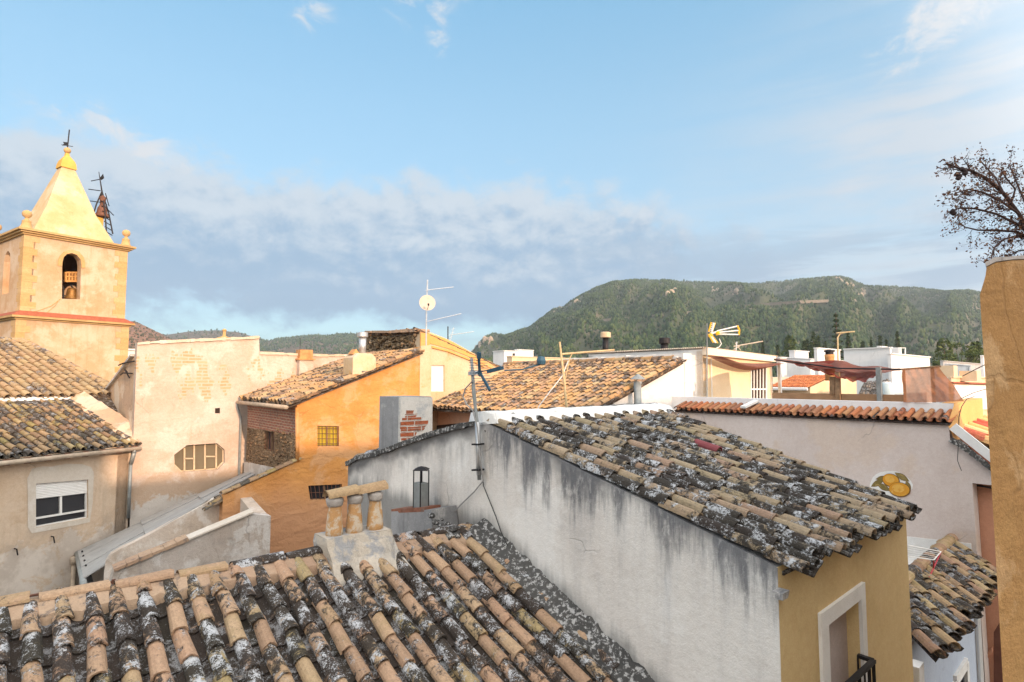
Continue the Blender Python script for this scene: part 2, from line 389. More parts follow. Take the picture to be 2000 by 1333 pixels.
def pale_hook(g, P, col, h):
    s = g.dot(P, GE); z = g.sub(g.z(P), CZ)
    wb = g.mul(g.sub(g.noise(P, 2.2, 4, .6), .5), .14)
    bv = g.n('CombineXYZ', X=g.add(s, wb), Y=g.add(g.z(P), g.mul(wb, .45)), Z=0.)
    br = g.n('TexBrick', 0, Vector=bv, Color1=(.50, .27, .12, 1), Color2=(.54, .35, .20, 1), Mortar=(.55, .43, .33, 1), Scale=1.0, Mortar_Size=.018, Brick_Width=.36, Row_Height=.10)
    cell = g.noise(g.n('CombineXYZ', X=g.mul(s, 3.2), Y=g.m('SNAP', g.z(P), .10), Z=0.), 1.0, 3, .6)
    zone = g.mul(g.ss(z, -1.1, -.1), g.ss(z, 1.25, .45))
    k = g.add(g.mul(g.noise(P, .9, 4, .6), .5), g.add(g.mul(cell, .5), g.mul(zone, .17)))
    col = g.mix(g.mul(g.ss(k, .69, .72), .8), col, br)
    low = g.add(g.mul(g.ss(z, -2.2, -3.4), .34), g.noise(P, 1.0, 8, .7, .5))
    col = g.mix(g.mul(g.ss(low, .60, .74), .8), col, (.48, .34, .235))
    vl = g.add(g.mul(g.ss(z, -2.9, -4.2), .45), g.noise(P, 1.7, 8, .72, .5))
    col = g.mix(g.mul(g.ss(vl, .66, .74), .9), col, (.58, .54, .50))
    return col, h
M_pale = plaster('pale_old_wall', (.545, .435, .36), (.485, .365, .285), patch=(.585, .50, .435), pamt=.45, pscale=.8, grime=(.44, .29, .18), gamt=.38, streak=.24, bump=.9, lump=.6, hook=pale_hook)
M_coping = plaster('crumbly_lime_coping', (.60, .50, .40), (.52, .41, .30), patch=(.68, .62, .54), pamt=.4, pscale=3, grime=(.38, .26, .16), gamt=.35, streak=0, bump=1.)
M_peelside = plaster('peeling_side_wall', (.52, .36, .23), (.44, .31, .22), patch=(.60, .49, .38), pamt=.42, pscale=.9, grime=(.28, .21, .16), gamt=.4, streak=.4, bump=.6)  # browner peeling render than the pale front wall
M_yard = plaster('peeling_yard_wall', (.53, .45, .385), (.47, .385, .31), patch=(.62, .57, .52), pamt=.46, pscale=1.3, grime=(.24, .20, .17), gamt=.42, streak=.3, bump=.8)
M_yard2 = plaster('grey_flaking_yard_wall', (.46, .41, .37), (.40, .34, .29), patch=(.58, .55, .52), pamt=.45, pscale=1.8, grime=(.19, .18, .17), gamt=.5, streak=.3, bump=.8)
M_tower = plaster('tower_stucco', (.52, .375, .25), (.46, .295, .165), patch=(.56, .43, .31), pamt=.42, pscale=.4, grime=(.40, .19, .07), gamt=.32, streak=.42, bump=.35)
M_spire = plaster('spire_stucco', (.56, .415, .25), (.50, .345, .17), patch=(.61, .50, .34), pamt=.42, pscale=.3, grime=(.55, .36, .14), gamt=.12, streak=.12, bump=.3)
M_stone = plaster('tower_cornice_stone', (.50, .33, .15), (.42, .26, .11), grime=(.16, .10, .05), gamt=.35, streak=.2, bump=.5)
def quoin_mat():
    g = newmat('tower_quoin_stone'); P = g.pos()
    bz = g.m('SNAP', g.add(g.z(P), g.mul(g.sub(g.noise(P, .3, 1, .5), .5), .02)), .38)
    t = g.n('TexWhiteNoise', 0, props={'noise_dimensions': '1D'}, W=bz)
    fr = g.m('FRACT', g.m('DIVIDE', g.z(P), .38))
    col = g.mix(t, (.48, .29, .12), (.55, .37, .19))
    col = g.mix(g.mul(g.ss(fr, .07, .02), .35), col, (.40, .22, .08))
    n = g.noise(P, 9, 6, .7); col = g.mix(.2, col, g.ramp(n, [(.3, (.2, .2, .2)), (.7, (.85, .85, .85))]), 'OVERLAY')
    return finish(g, col, .92, n, .5, .03)
M_quoin = quoin_mat()
M_redpaint = plain('red_painted_ledge', (.33, .095, .05), .8, var=.15)
def brick_mat(name, d, c1, c2, mort, sc=1., bw=.27, rh=.075):
    g = newmat(name); P = g.pos(); s = g.dot(P, d)
    wob = g.mul(g.sub(g.noise(P, 4, 3, .6), .5), .04)
    bv = g.n('CombineXYZ', X=g.add(s, wob), Y=g.add(g.z(P), wob), Z=0.)
    br = g.n('TexBrick', 0, Vector=bv, Color1=(*c1, 1), Color2=(*c2, 1), Mortar=(*mort, 1), Scale=1.0, Mortar_Size=.012, Mortar_Smooth=.3, Bias=-.1, Brick_Width=bw, Row_Height=rh)
    n = g.noise(P, 16, 6, .75)
    col = g.mix(.5, br, g.ramp(n, [(.3, (.1, .1, .1)), (.7, (.85, .85, .85))]), 'OVERLAY')
    col = g.mix(g.mul(g.ss(g.noise(P, 3, 6, .7), .5, .68), .6), col, (.17, .12, .10))
    hb = g.n('TexBrick', 1, Vector=bv, Scale=1.0, Mortar_Size=.012, Mortar_Smooth=.3, Brick_Width=bw, Row_Height=rh)
    return finish(g, col, .95, g.add(g.mul(hb, -.8), n), .9, .03)
M_brick = brick_mat('old_red_brick', GW_, (.34, .145, .095), (.27, .13, .10), (.44, .33, .25))
M_brickchim = brick_mat('chimney_red_brick', GE, (.40, .115, .05), (.36, .10, .05), (.56, .5, .45), bw=.26, rh=.085)
def rubble_mat(name, c1, c2, mort, scale):
    g = newmat(name); P = g.pos(); vec = g.sc(P, (1, 1, 1.5))
    vec = g.n('VectorMath', props={'operation': 'ADD'}, i0=vec, i1=g.sc(g.noise(P, 5, 3, .6, out=1), .12))
    e = g.n('TexVoronoi', 0, props={'feature': 'DISTANCE_TO_EDGE'}, Vector=vec, Scale=scale)
    c = g.n('TexVoronoi', 1, Vector=vec, Scale=scale)
    r = g.n('SeparateColor', 0, Color=c); n = g.noise(P, 18, 6, .7)
    col = g.mix(r, c1, c2); col = g.mix(.4, col, g.ramp(n, [(.3, (.1, .1, .1)), (.7, (.85, .85, .85))]), 'OVERLAY')
    mk = g.ss(e, .10, .03); col = g.mix(mk, col, mort)
    col = g.mix(g.mul(g.ss(g.noise(P, 1.3, 5, .6), .48, .62), .55), col, mort)
    return finish(g, col, .95, g.add(g.mul(g.ss(e, 0, .22), 1.2), g.mul(n, .5)), 1., .10)
M_rubble = rubble_mat('rubble_stone', (.20, .125, .075), (.33, .22, .13), (.40, .285, .18), 7.5)
M_rubble2 = rubble_mat('dark_rubble_stone', (.13, .085, .05), (.30, .21, .11), (.36, .27, .18), 4.)
M_sheet = plain('grey_cement_sheet', (.30, .30, .295), .75, var=.12, dirt=(.17, .17, .165), damt=.4, scale=3, bump=.2)
M_iron = plain('dark_iron', (.03, .028, .03), .55, .6, var=.2)
M_rust = plain('rusty_iron', (.16, .075, .05), .8, .2, var=.3)
M_steel = plain('galvanised_steel', (.52, .53, .54), .42, .75, var=.15, dirt=(.25, .2, .16), damt=.3)
M_pipe = plain('grey_metal_pipe', (.27, .29, .29), .5, .4, var=.15, dirt=(.16, .14, .12), damt=.3)
M_alu = plain('aluminium', (.72, .72, .72), .35, .6, var=.08)
M_pvc = plain('white_pvc', (.78, .77, .75), .35, var=.06, dirt=(.5, .47, .43), damt=.2)
M_gut = plain('beige_gutter', (.42, .34, .26), .6, var=.2, dirt=(.2, .15, .11), damt=.4)
M_blueplast = plain('blue_antenna_plastic', (.03, .085, .13), .45, var=.1)
M_yelplast = plain('yellow_antenna_plastic', (.80, .44, .02), .4, var=.06)
M_cable = plain('grey_cable', (.30, .29, .28), .6, var=.1)
M_blackcable = plain('black_cable', (.03, .03, .03), .6, var=.1)
M_bamboo = plain('dry_cane', (.56, .42, .24), .7, var=.2, scale=14)
M_wood = plain('weathered_wood', (.24, .15, .085), .85, var=.3, scale=10)
M_bronze = plain('bronze_bell', (.30, .16, .05), .5, .5, var=.25)
M_bellyoke = plain('painted_bell_yoke', (.56, .30, .10), .8, var=.25, dirt=(.14, .08, .04), damt=.5)
M_interior = plain('painted_room_dark', (.045, .032, .028), .9, var=.3)  # near-black panels stand in for the shade of unlit rooms
M_brownband = plain('brown_screen', (.34, .20, .11), .8, var=.1)
M_ceramic = plaster('glazed_ochre_flue', (.56, .34, .16), (.48, .27, .12), patch=(.58, .50, .40), pamt=.48, pscale=6, grime=(.22, .14, .08), gamt=.3, streak=.5, bump=.3)
M_redwire = plain('red_plastic_legs', (.45, .03, .05), .4, var=.05)
M_canvas = plain('canvas_cloth', (.62, .47, .30), .85, var=.12, dirt=(.40, .29, .18), damt=.4, scale=4)
M_dish = plain('cream_dish', (.52, .44, .36), .5, var=.1)
M_capbeige = plain('beige_vent_cap', (.55, .41, .27), .6, var=.15)
M_clay = plain('terracotta_pot', (.52, .25, .10), .8, var=.25)
def glassmat(name, c, rough=.12):
    g = newmat(name); P = g.pos(); n = g.noise(P, 1.4, 5, .6)
    return finish(g, g.mix(n, tuple(k * .7 for k in c), tuple(k * 1.3 for k in c)), rough, n, .05, .02, 0., .5)
M_glass = glassmat('dark_window_glass', (.03, .03, .035), .08)
M_reflect_glass = glassmat('reflection_tinted_glass', (.16, .135, .09), .30)  # olive-grey reflection put into the pane colour
M_yelglass = glassmat('yellow_blind_glass', (.50, .36, .03), .3)
def clothmat(name, c, alpha=1., trans=.35):
    g = newmat(name); P = g.pos(); n = g.noise(P, 7, 5, .6)
    col = g.mix(.3, c, g.ramp(n, [(.3, (.2, .2, .2)), (.7, (.8, .8, .8))]), 'OVERLAY')
    d = g.n('BsdfDiffuse', Color=col); t = g.n('BsdfTranslucent', Color=col)
    def mixs(f, a, b):
        nd = g.nodes.new('ShaderNodeMixShader'); g.put(nd.inputs[0], f); g.links.new(a, nd.inputs[1]); g.links.new(b, nd.inputs[2]); return nd.outputs[0]
    s = mixs(trans, d, t)
    if alpha < 1: s = mixs(alpha, g.n('BsdfTransparent'), s)
    o = g.nodes.new('ShaderNodeOutputMaterial'); g.links.new(s, o.inputs[0]); return g.mat
M_sail = clothmat('maroon_shade_cloth', (.22, .055, .045), .94)
M_sailtop = clothmat('faded_brown_shade_cloth', (.25, .12, .10), .9)
M_net = clothmat('brown_shade_net', (.40, .17, .085), .82, .5)
UP = V((0, 0, 1))
# ============================================================ foreground roof house (A) and gabled white house (B)
W0 = atz(940, 1035, -1.87); A0 = atz(0, 1195, -1.87)
eA = (W0 - A0); eA.z = 0; eA.normalize(); wA = V((.66, -.751, 0)).normalized()
AL = A0 - eA * 2.6
def slopeA(p, t): return p + wA * t + V((0, 0, -.40 * t))
TA = 3.3
h = thing('house', 'nearest house, its broad roof of lichened clay tiles filling the bottom of the view', 'house', ground((AL + W0) / 2 + wA * 1.6))
fA = bil(AL, W0, slopeA(W0, TA), slopeA(AL, TA))
mb = MB(); tiles(mb, fA, 37, 11, seed=11, dirt=(0.05, 1), rr=(.305, .345), hh=.36, jit=1.2, th=.016, up=.22, stag=1., pan_dirt_shade=(.9, 1.2))
roofA = mb.build('roof', T_near, h)
body = MB(); back = -wA * 3.0
gl = [slopeA(AL, TA - .25) + V((0, 0, -.16)), AL + V((0, 0, -.16)), AL + back + V((0, 0, -.8))]
prof = [ground(gl[0])] + gl + [ground(gl[2])]
body.prism(prof, eA * ((W0 - AL).length - .02)); body.build('wall', M_yard, h)
# mortar bed and ridge tiles
nA = eA.cross(wA + V((0, 0, -.40))).normalized(); nA = nA if nA.z > 0 else -nA
rb = MB()
ridge_end = W0 - eA * .15
rnd = random.Random(5)
segs = 150
for i in range(segs):
    a = AL.lerp(ridge_end, i / segs); b = AL.lerp(ridge_end, (i + 1) / segs)
    lo = V((0, 0, -.2)); pp = []
    for c_ in (a, b):
        nz_ = lambda k: mnoise.noise(V((c_.x * 5 + k * 9, c_.y * 5, k))) + .5 * mnoise.noise(V((c_.x * 17 + k * 9, c_.y * 17, k)))
        d1 = slopeA(c_, .19 + .06 * nz_(1)); up = V((0, 0, .05 + .014 * nz_(2)))
        pp.append([c_ - wA * .13 + lo, c_ - wA * .13 + up * .7, c_ + up, d1 + V((0, 0, .045 + .02 * nz_(3))), d1 + wA * .03 + V((0, 0, -.07))])
    pa, pb = pp
    rb.add(pa + pb, [[0, 1, 6, 5], [1, 2, 7, 6], [2, 3, 8, 7], [3, 4, 9, 8]] + ([[0, 4, 3, 2, 1]] if i == 0 else []) + ([[5, 6, 7, 8, 9]] if i == segs - 1 else []))
rb.build('ridge_mortar', M_pinkmortar, roofA, smooth=False)
rt = MB(); rp = AL.copy() - wA * .03
tot = (ridge_end - AL).length; x = 0.; k = 0
while x < tot - .1:
    L = .36 + rnd.random() * .14; a = AL + eA * x - wA * .05; b = AL + eA * min(x + L, tot) - wA * .05
    rt.cur = (rnd.random() * .5 + .15, rnd.random() * .75 if rnd.random() < .75 else .97, rnd.random())
    arch(rt, a + V((0, 0, .035)), b + V((0, 0, .04 + rnd.random() * .015)), wA.copy(), UP.copy(), .085, .095, .05, .06, .015, 8)
    x += L + .03 + rnd.random() * .03
rt.build('ridge_tile', T_near, roofA)
# gravelly mortar fillet against the white gable wall
fl = MB(); NF, NW = 120, 14; g0 = []
for i in range(NF + 1):
    t = TA * i / NF; w_ = .34 - .035 * t + .05 * mnoise.noise(V((t * 2.3, 1, 0))); row = []
    c = slopeA(W0, t)
    for j in range(NW + 1):
        q = j / NW; hh = (.15 * (1 - q) ** 1.6 + .03) * (1 if j < NW else -2)
        p = c + eA * (.03 - q * w_)
        bump = .030 * mnoise.noise(V((t * 7, q * w_ * 9, 3))) + .022 * mnoise.noise(V((t * 19, q * w_ * 24, 8))) + .03 * abs(mnoise.noise(V((t * 3.2, q * 3, 1))))
        row.append(p + nA * (hh + (bump if j < NW else 0)))
    g0.append(row)
fl.v = [p for r_ in g0 for p in r_]
for i in range(NF):
    for j in range(NW):
        a = i * (NW + 1) + j; fl.f.append([a, a + 1, a + NW + 2, a + NW + 1]); fl.a.append((.5, .9, .5))
fl.build('mortar_fillet', M_dark, roofA, smooth=True)
# iron bar across the ridge at the left
iron = MB(); pI = Plane(A0 - wA * .35, eA)
iron.tube([pI.pt(-260, 1222), pI.pt(60, 1164), pI.pt(226, 1136)], .013, 6)
iron.bar(pI.pt(222, 1132), pI.pt(222, 1178), .03, .03, wA)
tag(iron.build('iron_rail', M_rust), 'thin rusty iron rail fixed along the ridge at far left of the nearest roof', 'rail')
# three-flue chimney astride the ridge
sC = (AL - W0).length
def onridge(u):
    p = Plane(W0, eA).pt(u, 743); return V((p.x, p.y, -1.87))
c0 = onridge(639); c1 = onridge(752)
ch = MB(); ln = (c1 - c0).length
cb = [(-.30, -.02), (.42, -.02), (.20, -.17), (.12, .02), (.10, .30), (-.20, .33), (-.24, -.02)]
dn = lambda p, t, z: p + wA * t + V((0, 0, z))
def chring(sx0, sx1, t0, t1, z0, z1):
    a = c0 + eA * sx0; b = c1 + eA * sx1
    return [dn(a, t0, z0), dn(b, t0, z1 if False else z0), dn(b, t1, z1), dn(a, t1, z1)]
rings = [chring(-.07, .20, -.2, .50, -.35, -.42), chring(-.05, .15, -.2, .40, -.10, -.17), chring(-.02, .06, -.19, .24, .0, .0), chring(-.04, .03, -.18, .17, .14, .14), chring(-.03, .02, -.17, .15, .22, .22)]
for q in range(len(rings) - 1):
    lo_, hi_ = rings[q], rings[q + 1]
    for k in range(4):
        k2 = (k + 1) % 4; N = 6
        for i in range(N):
            a0 = lo_[k].lerp(lo_[k2], i / N); a1 = lo_[k].lerp(lo_[k2], (i + 1) / N); b0 = hi_[k].lerp(hi_[k2], i / N); b1 = hi_[k].lerp(hi_[k2], (i + 1) / N)
            ch.add([a0, a1, b1, b0], [[0, 1, 2, 3]])
ch.poly(rings[-1])
bmr = lambda p: p + V((mnoise.noise(p * 3.), mnoise.noise(p * 3. + V((9, 0, 0))), mnoise.noise(p * 3. + V((0, 7, 0))))) * .022
ch.v = [bmr(p) for p in ch.v]
chim = ch.build('chimney', M_limechim, roofA, smooth=False)
zt = -1.87 + .215
for k, (s, col) in enumerate(((.17, 0), (.5, 1), (.86, 2))):
    f_ = MB(); c = c0.lerp(c1, s); c.z = zt; c = c - wA * .0
    f_.lathe(c, [(.092, -.03), (.090, .05), (.080, .17), (.066, .29), (.064, .33)], 12)
    fo = f_.build('flue_pot', M_ceramic, chim, smooth=True)
    f2 = MB(); f2.lathe(c + V((0, 0, .305)), [(.074, 0), (.082, .02), (.088, .05), (.09, .08), (.06, .10)], 10); f2.v = [bmr(p) for p in f2.v]
    f2.build('mortar_collar', M_mortar, chim, smooth=True)
    f3 = MB(); f3.bar(c - wA * .13 + V((0, 0, -.02)), c - wA * .10 + V((0, 0, .40)), .05, .02, eA); f3.build('back_slab', M_wood, chim)
cp = MB(); rndc = random.Random(2)
mid = c0.lerp(c1, .5); zc = V((0, 0, .215 + .395))
for a, b in ((0.02, .53), (.5, 1.02)):
    cp.cur = (.55 + .1 * a, .12, .3)
    arch(cp, c0.lerp(c1, a) + zc + V((0, 0, .03 * a)), c0.lerp(c1, b) + zc + V((0, 0, .03 * b + .012)), wA.copy(), UP.copy(), .092, .098, .075, .085, .015, 10)
cp.build('cap_tile', T_hip, chim)
# small cement flue block behind the ridge and sheet-metal flue
GW = Plane(W0, wA)
pB = GW.off(-.30) if (GW.n.dot(V((0, 1, 0))) > 0) else GW.off(.30)
nG = V((-.751, -.66, 0))              # gable wall normal, towards the viewer
PG = lambda k: Plane(W0 + nG * k, wA)
b_ = MB(); q = [PG(.42).pt(u, v) for u, v in ((764, 1100), (764, 1000), (842, 996), (848, 1080))]
b_.prism(q, -nG * .40); b_.v = [p + V((mnoise.noise(p * 4), mnoise.noise(p * 4 + V((3, 0, 0))), mnoise.noise(p * 4 + V((0, 3, 0))))) * .015 for p in b_.v]
fbk = b_.build('flue_block', M_greychim, roofA)
b2 = MB(); qa, qb = PG(.42).pt(764, 1000), PG(.42).pt(828, 997); b2.prism([qa - UP * .02, qa + UP * .035, qb + UP * .035, qb - UP * .02], -nG * .26); b2.build('brick_top', plain('dirty_red_brick', (.20, .085, .055), .9, var=.3, dirt=(.12, .11, .10), damt=.6, scale=8), fbk)
for k in range(46):
    rub = MB()
    s_ = rndc.random(); p = PG(.22 + rndc.random() * .25).pt(838 + s_ * 60, 1004 + s_ * 26 + rndc.random() * 26)
    r = .025 + rndc.random() * .04
    rub.lathe(p - UP * r * .6, [(r * .6, 0), (r, r * .5), (r * .7, r), (r * .1, r * 1.2)], 6); rub.build('rubble_stone', M_dark, fbk)
fm = MB(); pf = PG(.30); a = pf.pt(822, 996); tz = pf.pt(822, 943).z; cz2 = pf.pt(822, 918).z
fm.box(a - UP * .1, .17, .13, tz - a.z + .1, wA)
flu = fm.build('flue', M_pipe, roofA)
fm = MB()
for i in (-1, 1):
    for j in (-1, 1): fm.bar(a + wA * (.085 * i) + nG * (.065 * j) - UP * .1, V((a.x, a.y, cz2)) + wA * (.085 * i) + nG * (.065 * j), .012, .012, nG)
top = V((a.x, a.y, cz2))
fm.lathe(top, [(.14, 0), (.14, .006), (.07, .035), (.002, .05)], 4)
fm.bar(V((a.x, a.y, tz)), top, .02, .02, nG)
fm.build('frame_cap', M_iron, flu)

# ---------------------------------------------------------------- B
R0 = GW.pt(946, 822); E0 = GW.pt(1563, 1122); E1 = atz(1799, 1000, E0.z)
eB = E1 - E0; LB = eB.length; eB.normalize()
R1 = None
k = 1.0
for k in [i / 200 for i in range(180, 300)]:
    q = R0 + (E1 - E0) * k
    if q.x / q.y >= R(1292, 800).x: break
R1 = R0 + (E1 - E0) * k
cf = GW.at(1507, 0); PF = Plane(cf, eB); nF = V((PF.d.y, -PF.d.x, 0))
hB = thing('gabled_house', 'white and yellow gabled house in the middle with streaked side wall and lichened roof', 'house', ground(W0 + wA * 1.7))
zv = lambda p: E0.z + (R0.z - E0.z) * ((V((p.x, p.y, 0)) - V((E0.x, E0.y, 0))).length / (V((R0.x, R0.y, 0)) - V((E0.x, E0.y, 0))).length)
pl_px = [(680, 908), (700, 897), (742, 887), (785, 871), (820, 858), (850, 849), (880, 841), (905, 834), (928, 829)]
topl = GW.pts(pl_px)
cornB = V((cf.x, cf.y, zv(cf) - .035)); ridgeB = R0 + V((0, 0, -.02))
poly = [ground(topl[0])] + topl + [ridgeB] + [ridgeB.lerp(cornB, i / 6) + V((0, 0, .012 * mnoise.noise(V((i * 1.7, 0, 3))))) for i in range(1, 7)] + [ground(cf)]
g_ = MB(); g_.prism(poly, -nG * .32); g_.build('gable_wall', M_gable, hB)
# facade
pr = PF.at(1757, 0); zt = cornB.z
fp = [ground(cf), V((cf.x, cf.y, zt)), V((pr.x, pr.y, zt)), ground(pr)]
hole = PF.pts([(1612, 1219), (1676, 1169)]); hz = PF.pt(1612, 1219).z - 2.35
hole = [hole[0], hole[1], V((hole[1].x, hole[1].y, hz)), V((hole[0].x, hole[0].y, hz))]
hole = [p + PF.d * .0 for p in hole]
g_ = MB(); fp2 = [q + PF.d * (.324 if i < 2 else 0) for i, q in enumerate(fp)]
fp2[0] = ground(cf) + nF * 0; fp2[1] = V((cf.x, cf.y, zt)); inner = -nF * .35
g_.prism([p + PF.d * .004 for p in fp2[:2]] + fp2[2:], -nF * .40, [hole], reveal=.16)
fac = g_.build('facade_wall', M_yellow, hB)
# rest of the body
bk = MB(); far = V((pr.x, pr.y, 0)) - nF * .0
e_ = [R0 + V((0, 0, -.35)) - nG * .40, R1 + V((0, 0, -.35)), V((pr.x, pr.y, zt - .22)) - nF * .45, V((cf.x, cf.y, zt - .22)) - nF * .45 - nG * .4]
backp = GW.pt(690, 905) - nG * .4; backq = backp + (R1 - R0) * 1.0
bk.prism([ground(e_[1]), e_[1], e_[2], ground(e_[2])], nG * .3)
bk.prism([ground(e_[1]) - wA * .05, e_[1] - wA * .05, backq + V((0, 0, -.3)), ground(backq)], nG * .3)
bk.prism([ground(backq), backq + V((0, 0, -.3)), backp + V((0, 0, -.3)), ground(backp)], wA * .3)
bk.build('rear_wall', M_gable, hB)
sh = -eB * .035
fB = bil(R0 + sh + UP * .0, R1 + UP * .0, E1, E0 + sh)
mb = MB(); tiles(mb, fB, 17, 12, seed=23, din=.035, dend=.965, dirt=(0, 1), rr=(.295, .345), hh=.36, jit=.9, th=.014, up=.2, stag=.6, pan_dirt_shade=(.8, 1.1))
# one red replacement tile
roofB = mb.build('roof', T_mid, hB)
rtile = MB(); pa = fB(.655, .40); pb = fB(.655, .475); x_ = (fB(.7, .4) - fB(.6, .4)).normalized(); d_ = (pb - pa).normalized(); n_ = x_.cross(d_).normalized(); n_ = n_ if n_.z > 0 else -n_
rtile.cur = (.3, 0, .2); wB = (fB(1, .4) - fB(0, .4)).length / 17
ii = int(.655 * 17) + .5; pa = fB(ii / 17, .39); pb = fB(ii / 17, .485)
arch(rtile, pa + n_ * .03, pb + n_ * .045, x_, n_, .31 * wB, .38 * wB, .35 * wB, .375 * wB, .014)
lab(rtile.build('replacement_tile', plain('crimson_tile', (.20, .05, .055), .8, var=.2), roofB), 'single dark crimson tile among the lichen covered ones')
# back slope
bkl = topl[0] + V((0, 0, .05)); fB2 = bil(R0 - eB * .0 + UP * -.02, R1 + UP * -.02, backq + UP * .1, bkl + UP * .0 - nG * .05)
mb = MB(); tiles(mb, fB2, 15, 9, seed=29, rr=(.315, .37), hh=.36, seg=6); lab(mb.build('roof', T_mid, hB), 'rear slope of the roof')
# limewashed ridge
rg = MB(); N = 30
for i in range(N):
    rws = []
    for j in (i, i + 1):
        c = R0.lerp(R1, j / N) - wA * .08; wv = .022 * mnoise.noise(V((j * .5, 4, 0)))
        rws.append([c + wA * (.34 + wv) + UP * -.02, c + wA * (.24 + wv * 2) + UP * (.085 + wv), c + wA * .02 + UP * (.115 + wv), c - wA * .20 + UP * .09, c - wA * .26 + UP * -.08])
    rg.add(rws[0] + rws[1], [[q, q + 1, 6 + q, 5 + q] for q in range(4)] + ([[4, 3, 2, 1, 0]] if i == 0 else []) + ([[5, 6, 7, 8, 9]] if i == N - 1 else []))
rg.build('ridge_mortar', M_white, roofB, smooth=True)
for a, b in ((.30, .36), (.50, .56), (.63, .70), (.71, .80), (.82, .90), (.91, .99)):
    rt = MB(); rt.cur = (rnd.random(), .9, rnd.random()); c = -wA * .12 + UP * .06
    arch(rt, R0.lerp(R1, a) + c, R0.lerp(R1, b) + c, wA.copy(), UP.copy(), .10, .11, .06, .07, .014); rt.build('ridge_tile', T_mid, roofB)
# dark coping on the rear part of the gable
cp = MB()
for i in range(len(topl) - 1):
    N = 3
    for j in range(N):
        a = topl[i].lerp(topl[i + 1], j / N) - nG * .14; b = topl[i].lerp(topl[i + 1], (j + 1) / N) - nG * .14
        cp.bar(a + UP * (.01 + .012 * rnd.random()), b + UP * (.01 + .012 * rnd.random()), .36 + .04 * rnd.random(), .05 + .03 * rnd.random(), UP)
cp.build('coping', M_dark, hB)
# eave corner block
eb = MB(); q0 = PF.pt(1508, 1168)
eb.prism([q0, q0 + UP * .05, q0 + UP * .05 + PF.d * .12, q0 + PF.d * .09], nF * .08); eb.build('corner_bracket', M_gable, hB)
# door surround and balcony
fr = MB(); oq = PF.pts([(1597, 1198), (1683, 1136)]); zo = hz
outer = [oq[0], oq[1], V((oq[1].x, oq[1].y, zo)), V((oq[0].x, oq[0].y, zo))]
for (a, b, c, d) in ((0, 1, 1, 0),):
    fr.prism([outer[0], outer[1], hole[1], hole[0]], nF * .03)
    fr.prism([outer[1], outer[2], hole[2], hole[1]], nF * .03)
    fr.prism([outer[0], hole[0], hole[3], outer[3]], nF * .03)
dr = fr.build('balcony_doorway', M_white, hB)
dp = MB(); dp.prism([q - nF * .11 for q in hole], -nF * .03); dp.build('door_panel', plaster('mauve_door', (.50, .43, .41), (.47, .40, .38), grime=(.4, .34, .32), gamt=.1, streak=.1, bump=.05), dr)
bl = MB(); P2 = PF.off(0); kk = .13
railp = Plane(cf + nF * kk, eB); pB_ = railp.pt(1706, 1291); zr = pB_.z; pA_ = pB_ - PF.d * (1.5 if PF.d.x > 0 else -1.5); pC_ = pB_ - nF * kk
for a, b in ((pA_, pB_), (pB_, pC_)):
    bl.bar(a, b, .045, .03, UP); bl.bar(a - UP * .95, b - UP * .95, .03, .03, UP)
    n = int((b - a).length / .11)
    for i in range(n + 1): p = a.lerp(b, i / max(n, 1)); bl.tube([p, p - UP * .95], .009 if i % 6 else .016, 5)
rail = bl.build('balcony_railing', M_iron, hB)
bs = MB(); c = (pA_ + pB_) / 2 - UP * 1.1; bs.prism([pA_ - UP * 1.1, pB_ - UP * 1.1, pB_ - UP * 1.1 - nF * (kk - .004), pA_ - UP * 1.1 - nF * (kk - .004)], UP * .1); bs.build('balcony_slab', M_white, hB)
# rectangular chimney on the gable
cc = PG(-.02).pt(782, 800); cc.z = 0
lf = -wA; 
tz = cc.y * (R(782, 776).z)
wl = (PG(-.02).at(742, 0) - cc).length; pe = Plane(cc, (.76, .65)); wr = (pe.at(845, 0) - cc).length
d2 = V((.76, .65, 0)).normalized(); bz = -1.9
def chface(o, d, L, zt_l, zt_r, vec, holes=()):
    m_ = MB(); m_.prism([V((o.x, o.y, bz)), V((o.x, o.y, zt_l)), V((o.x, o.y, zt_r)) + d * L, V((o.x, o.y, bz)) + d * L], vec, holes); return m_
m1 = chface(cc, -wA, wl, tz, tz - .0, d2 * (wr - .03)); c1o = m1.build('chimney', M_greychim, hB)
m2 = MB(); o_ = cc + wA * .004
m2.prism([V((o_.x, o_.y, bz)) , V((o_.x, o_.y, tz + .004)), V((o_.x, o_.y, tz - .015)) + d2 * wr, V((o_.x, o_.y, bz)) + d2 * wr], -wA * .06)
M_chw = plaster('chimney_white_render', (.60, .57, .53), (.52, .50, .47), patch=(.40, .41, .42), pamt=.38, pscale=2.5, grime=(.2, .2, .2), gamt=.35, streak=.35, bump=.6)
m2.build('render_face', M_chw, c1o)
m3 = MB(); rndb = random.Random(4)
for r in range(10):
    z0 = tz - .26 - r * .058
    L = [.22, .35, .62, .80, .78, .70, .5, .72, .4, .25][r]; x0 = [.10, .08, .03, .0, .0, .01, .0, .02, .05, .1][r]
    a = V((o_.x, o_.y, z0)) + d2 * x0 + wA * .003
    m3.prism([a, a + UP * .053, a + UP * .053 + d2 * (L * wr + rndb.random() * .05), a + d2 * (L * wr * (.9 + .2 * rndb.random()))], -wA * .02)
lab(m3.build('bare_brick', M_brickchim, c1o), 'patch of bare red brick where the render has fallen off')
e, w = GE, GW_                       # street grid of the old town
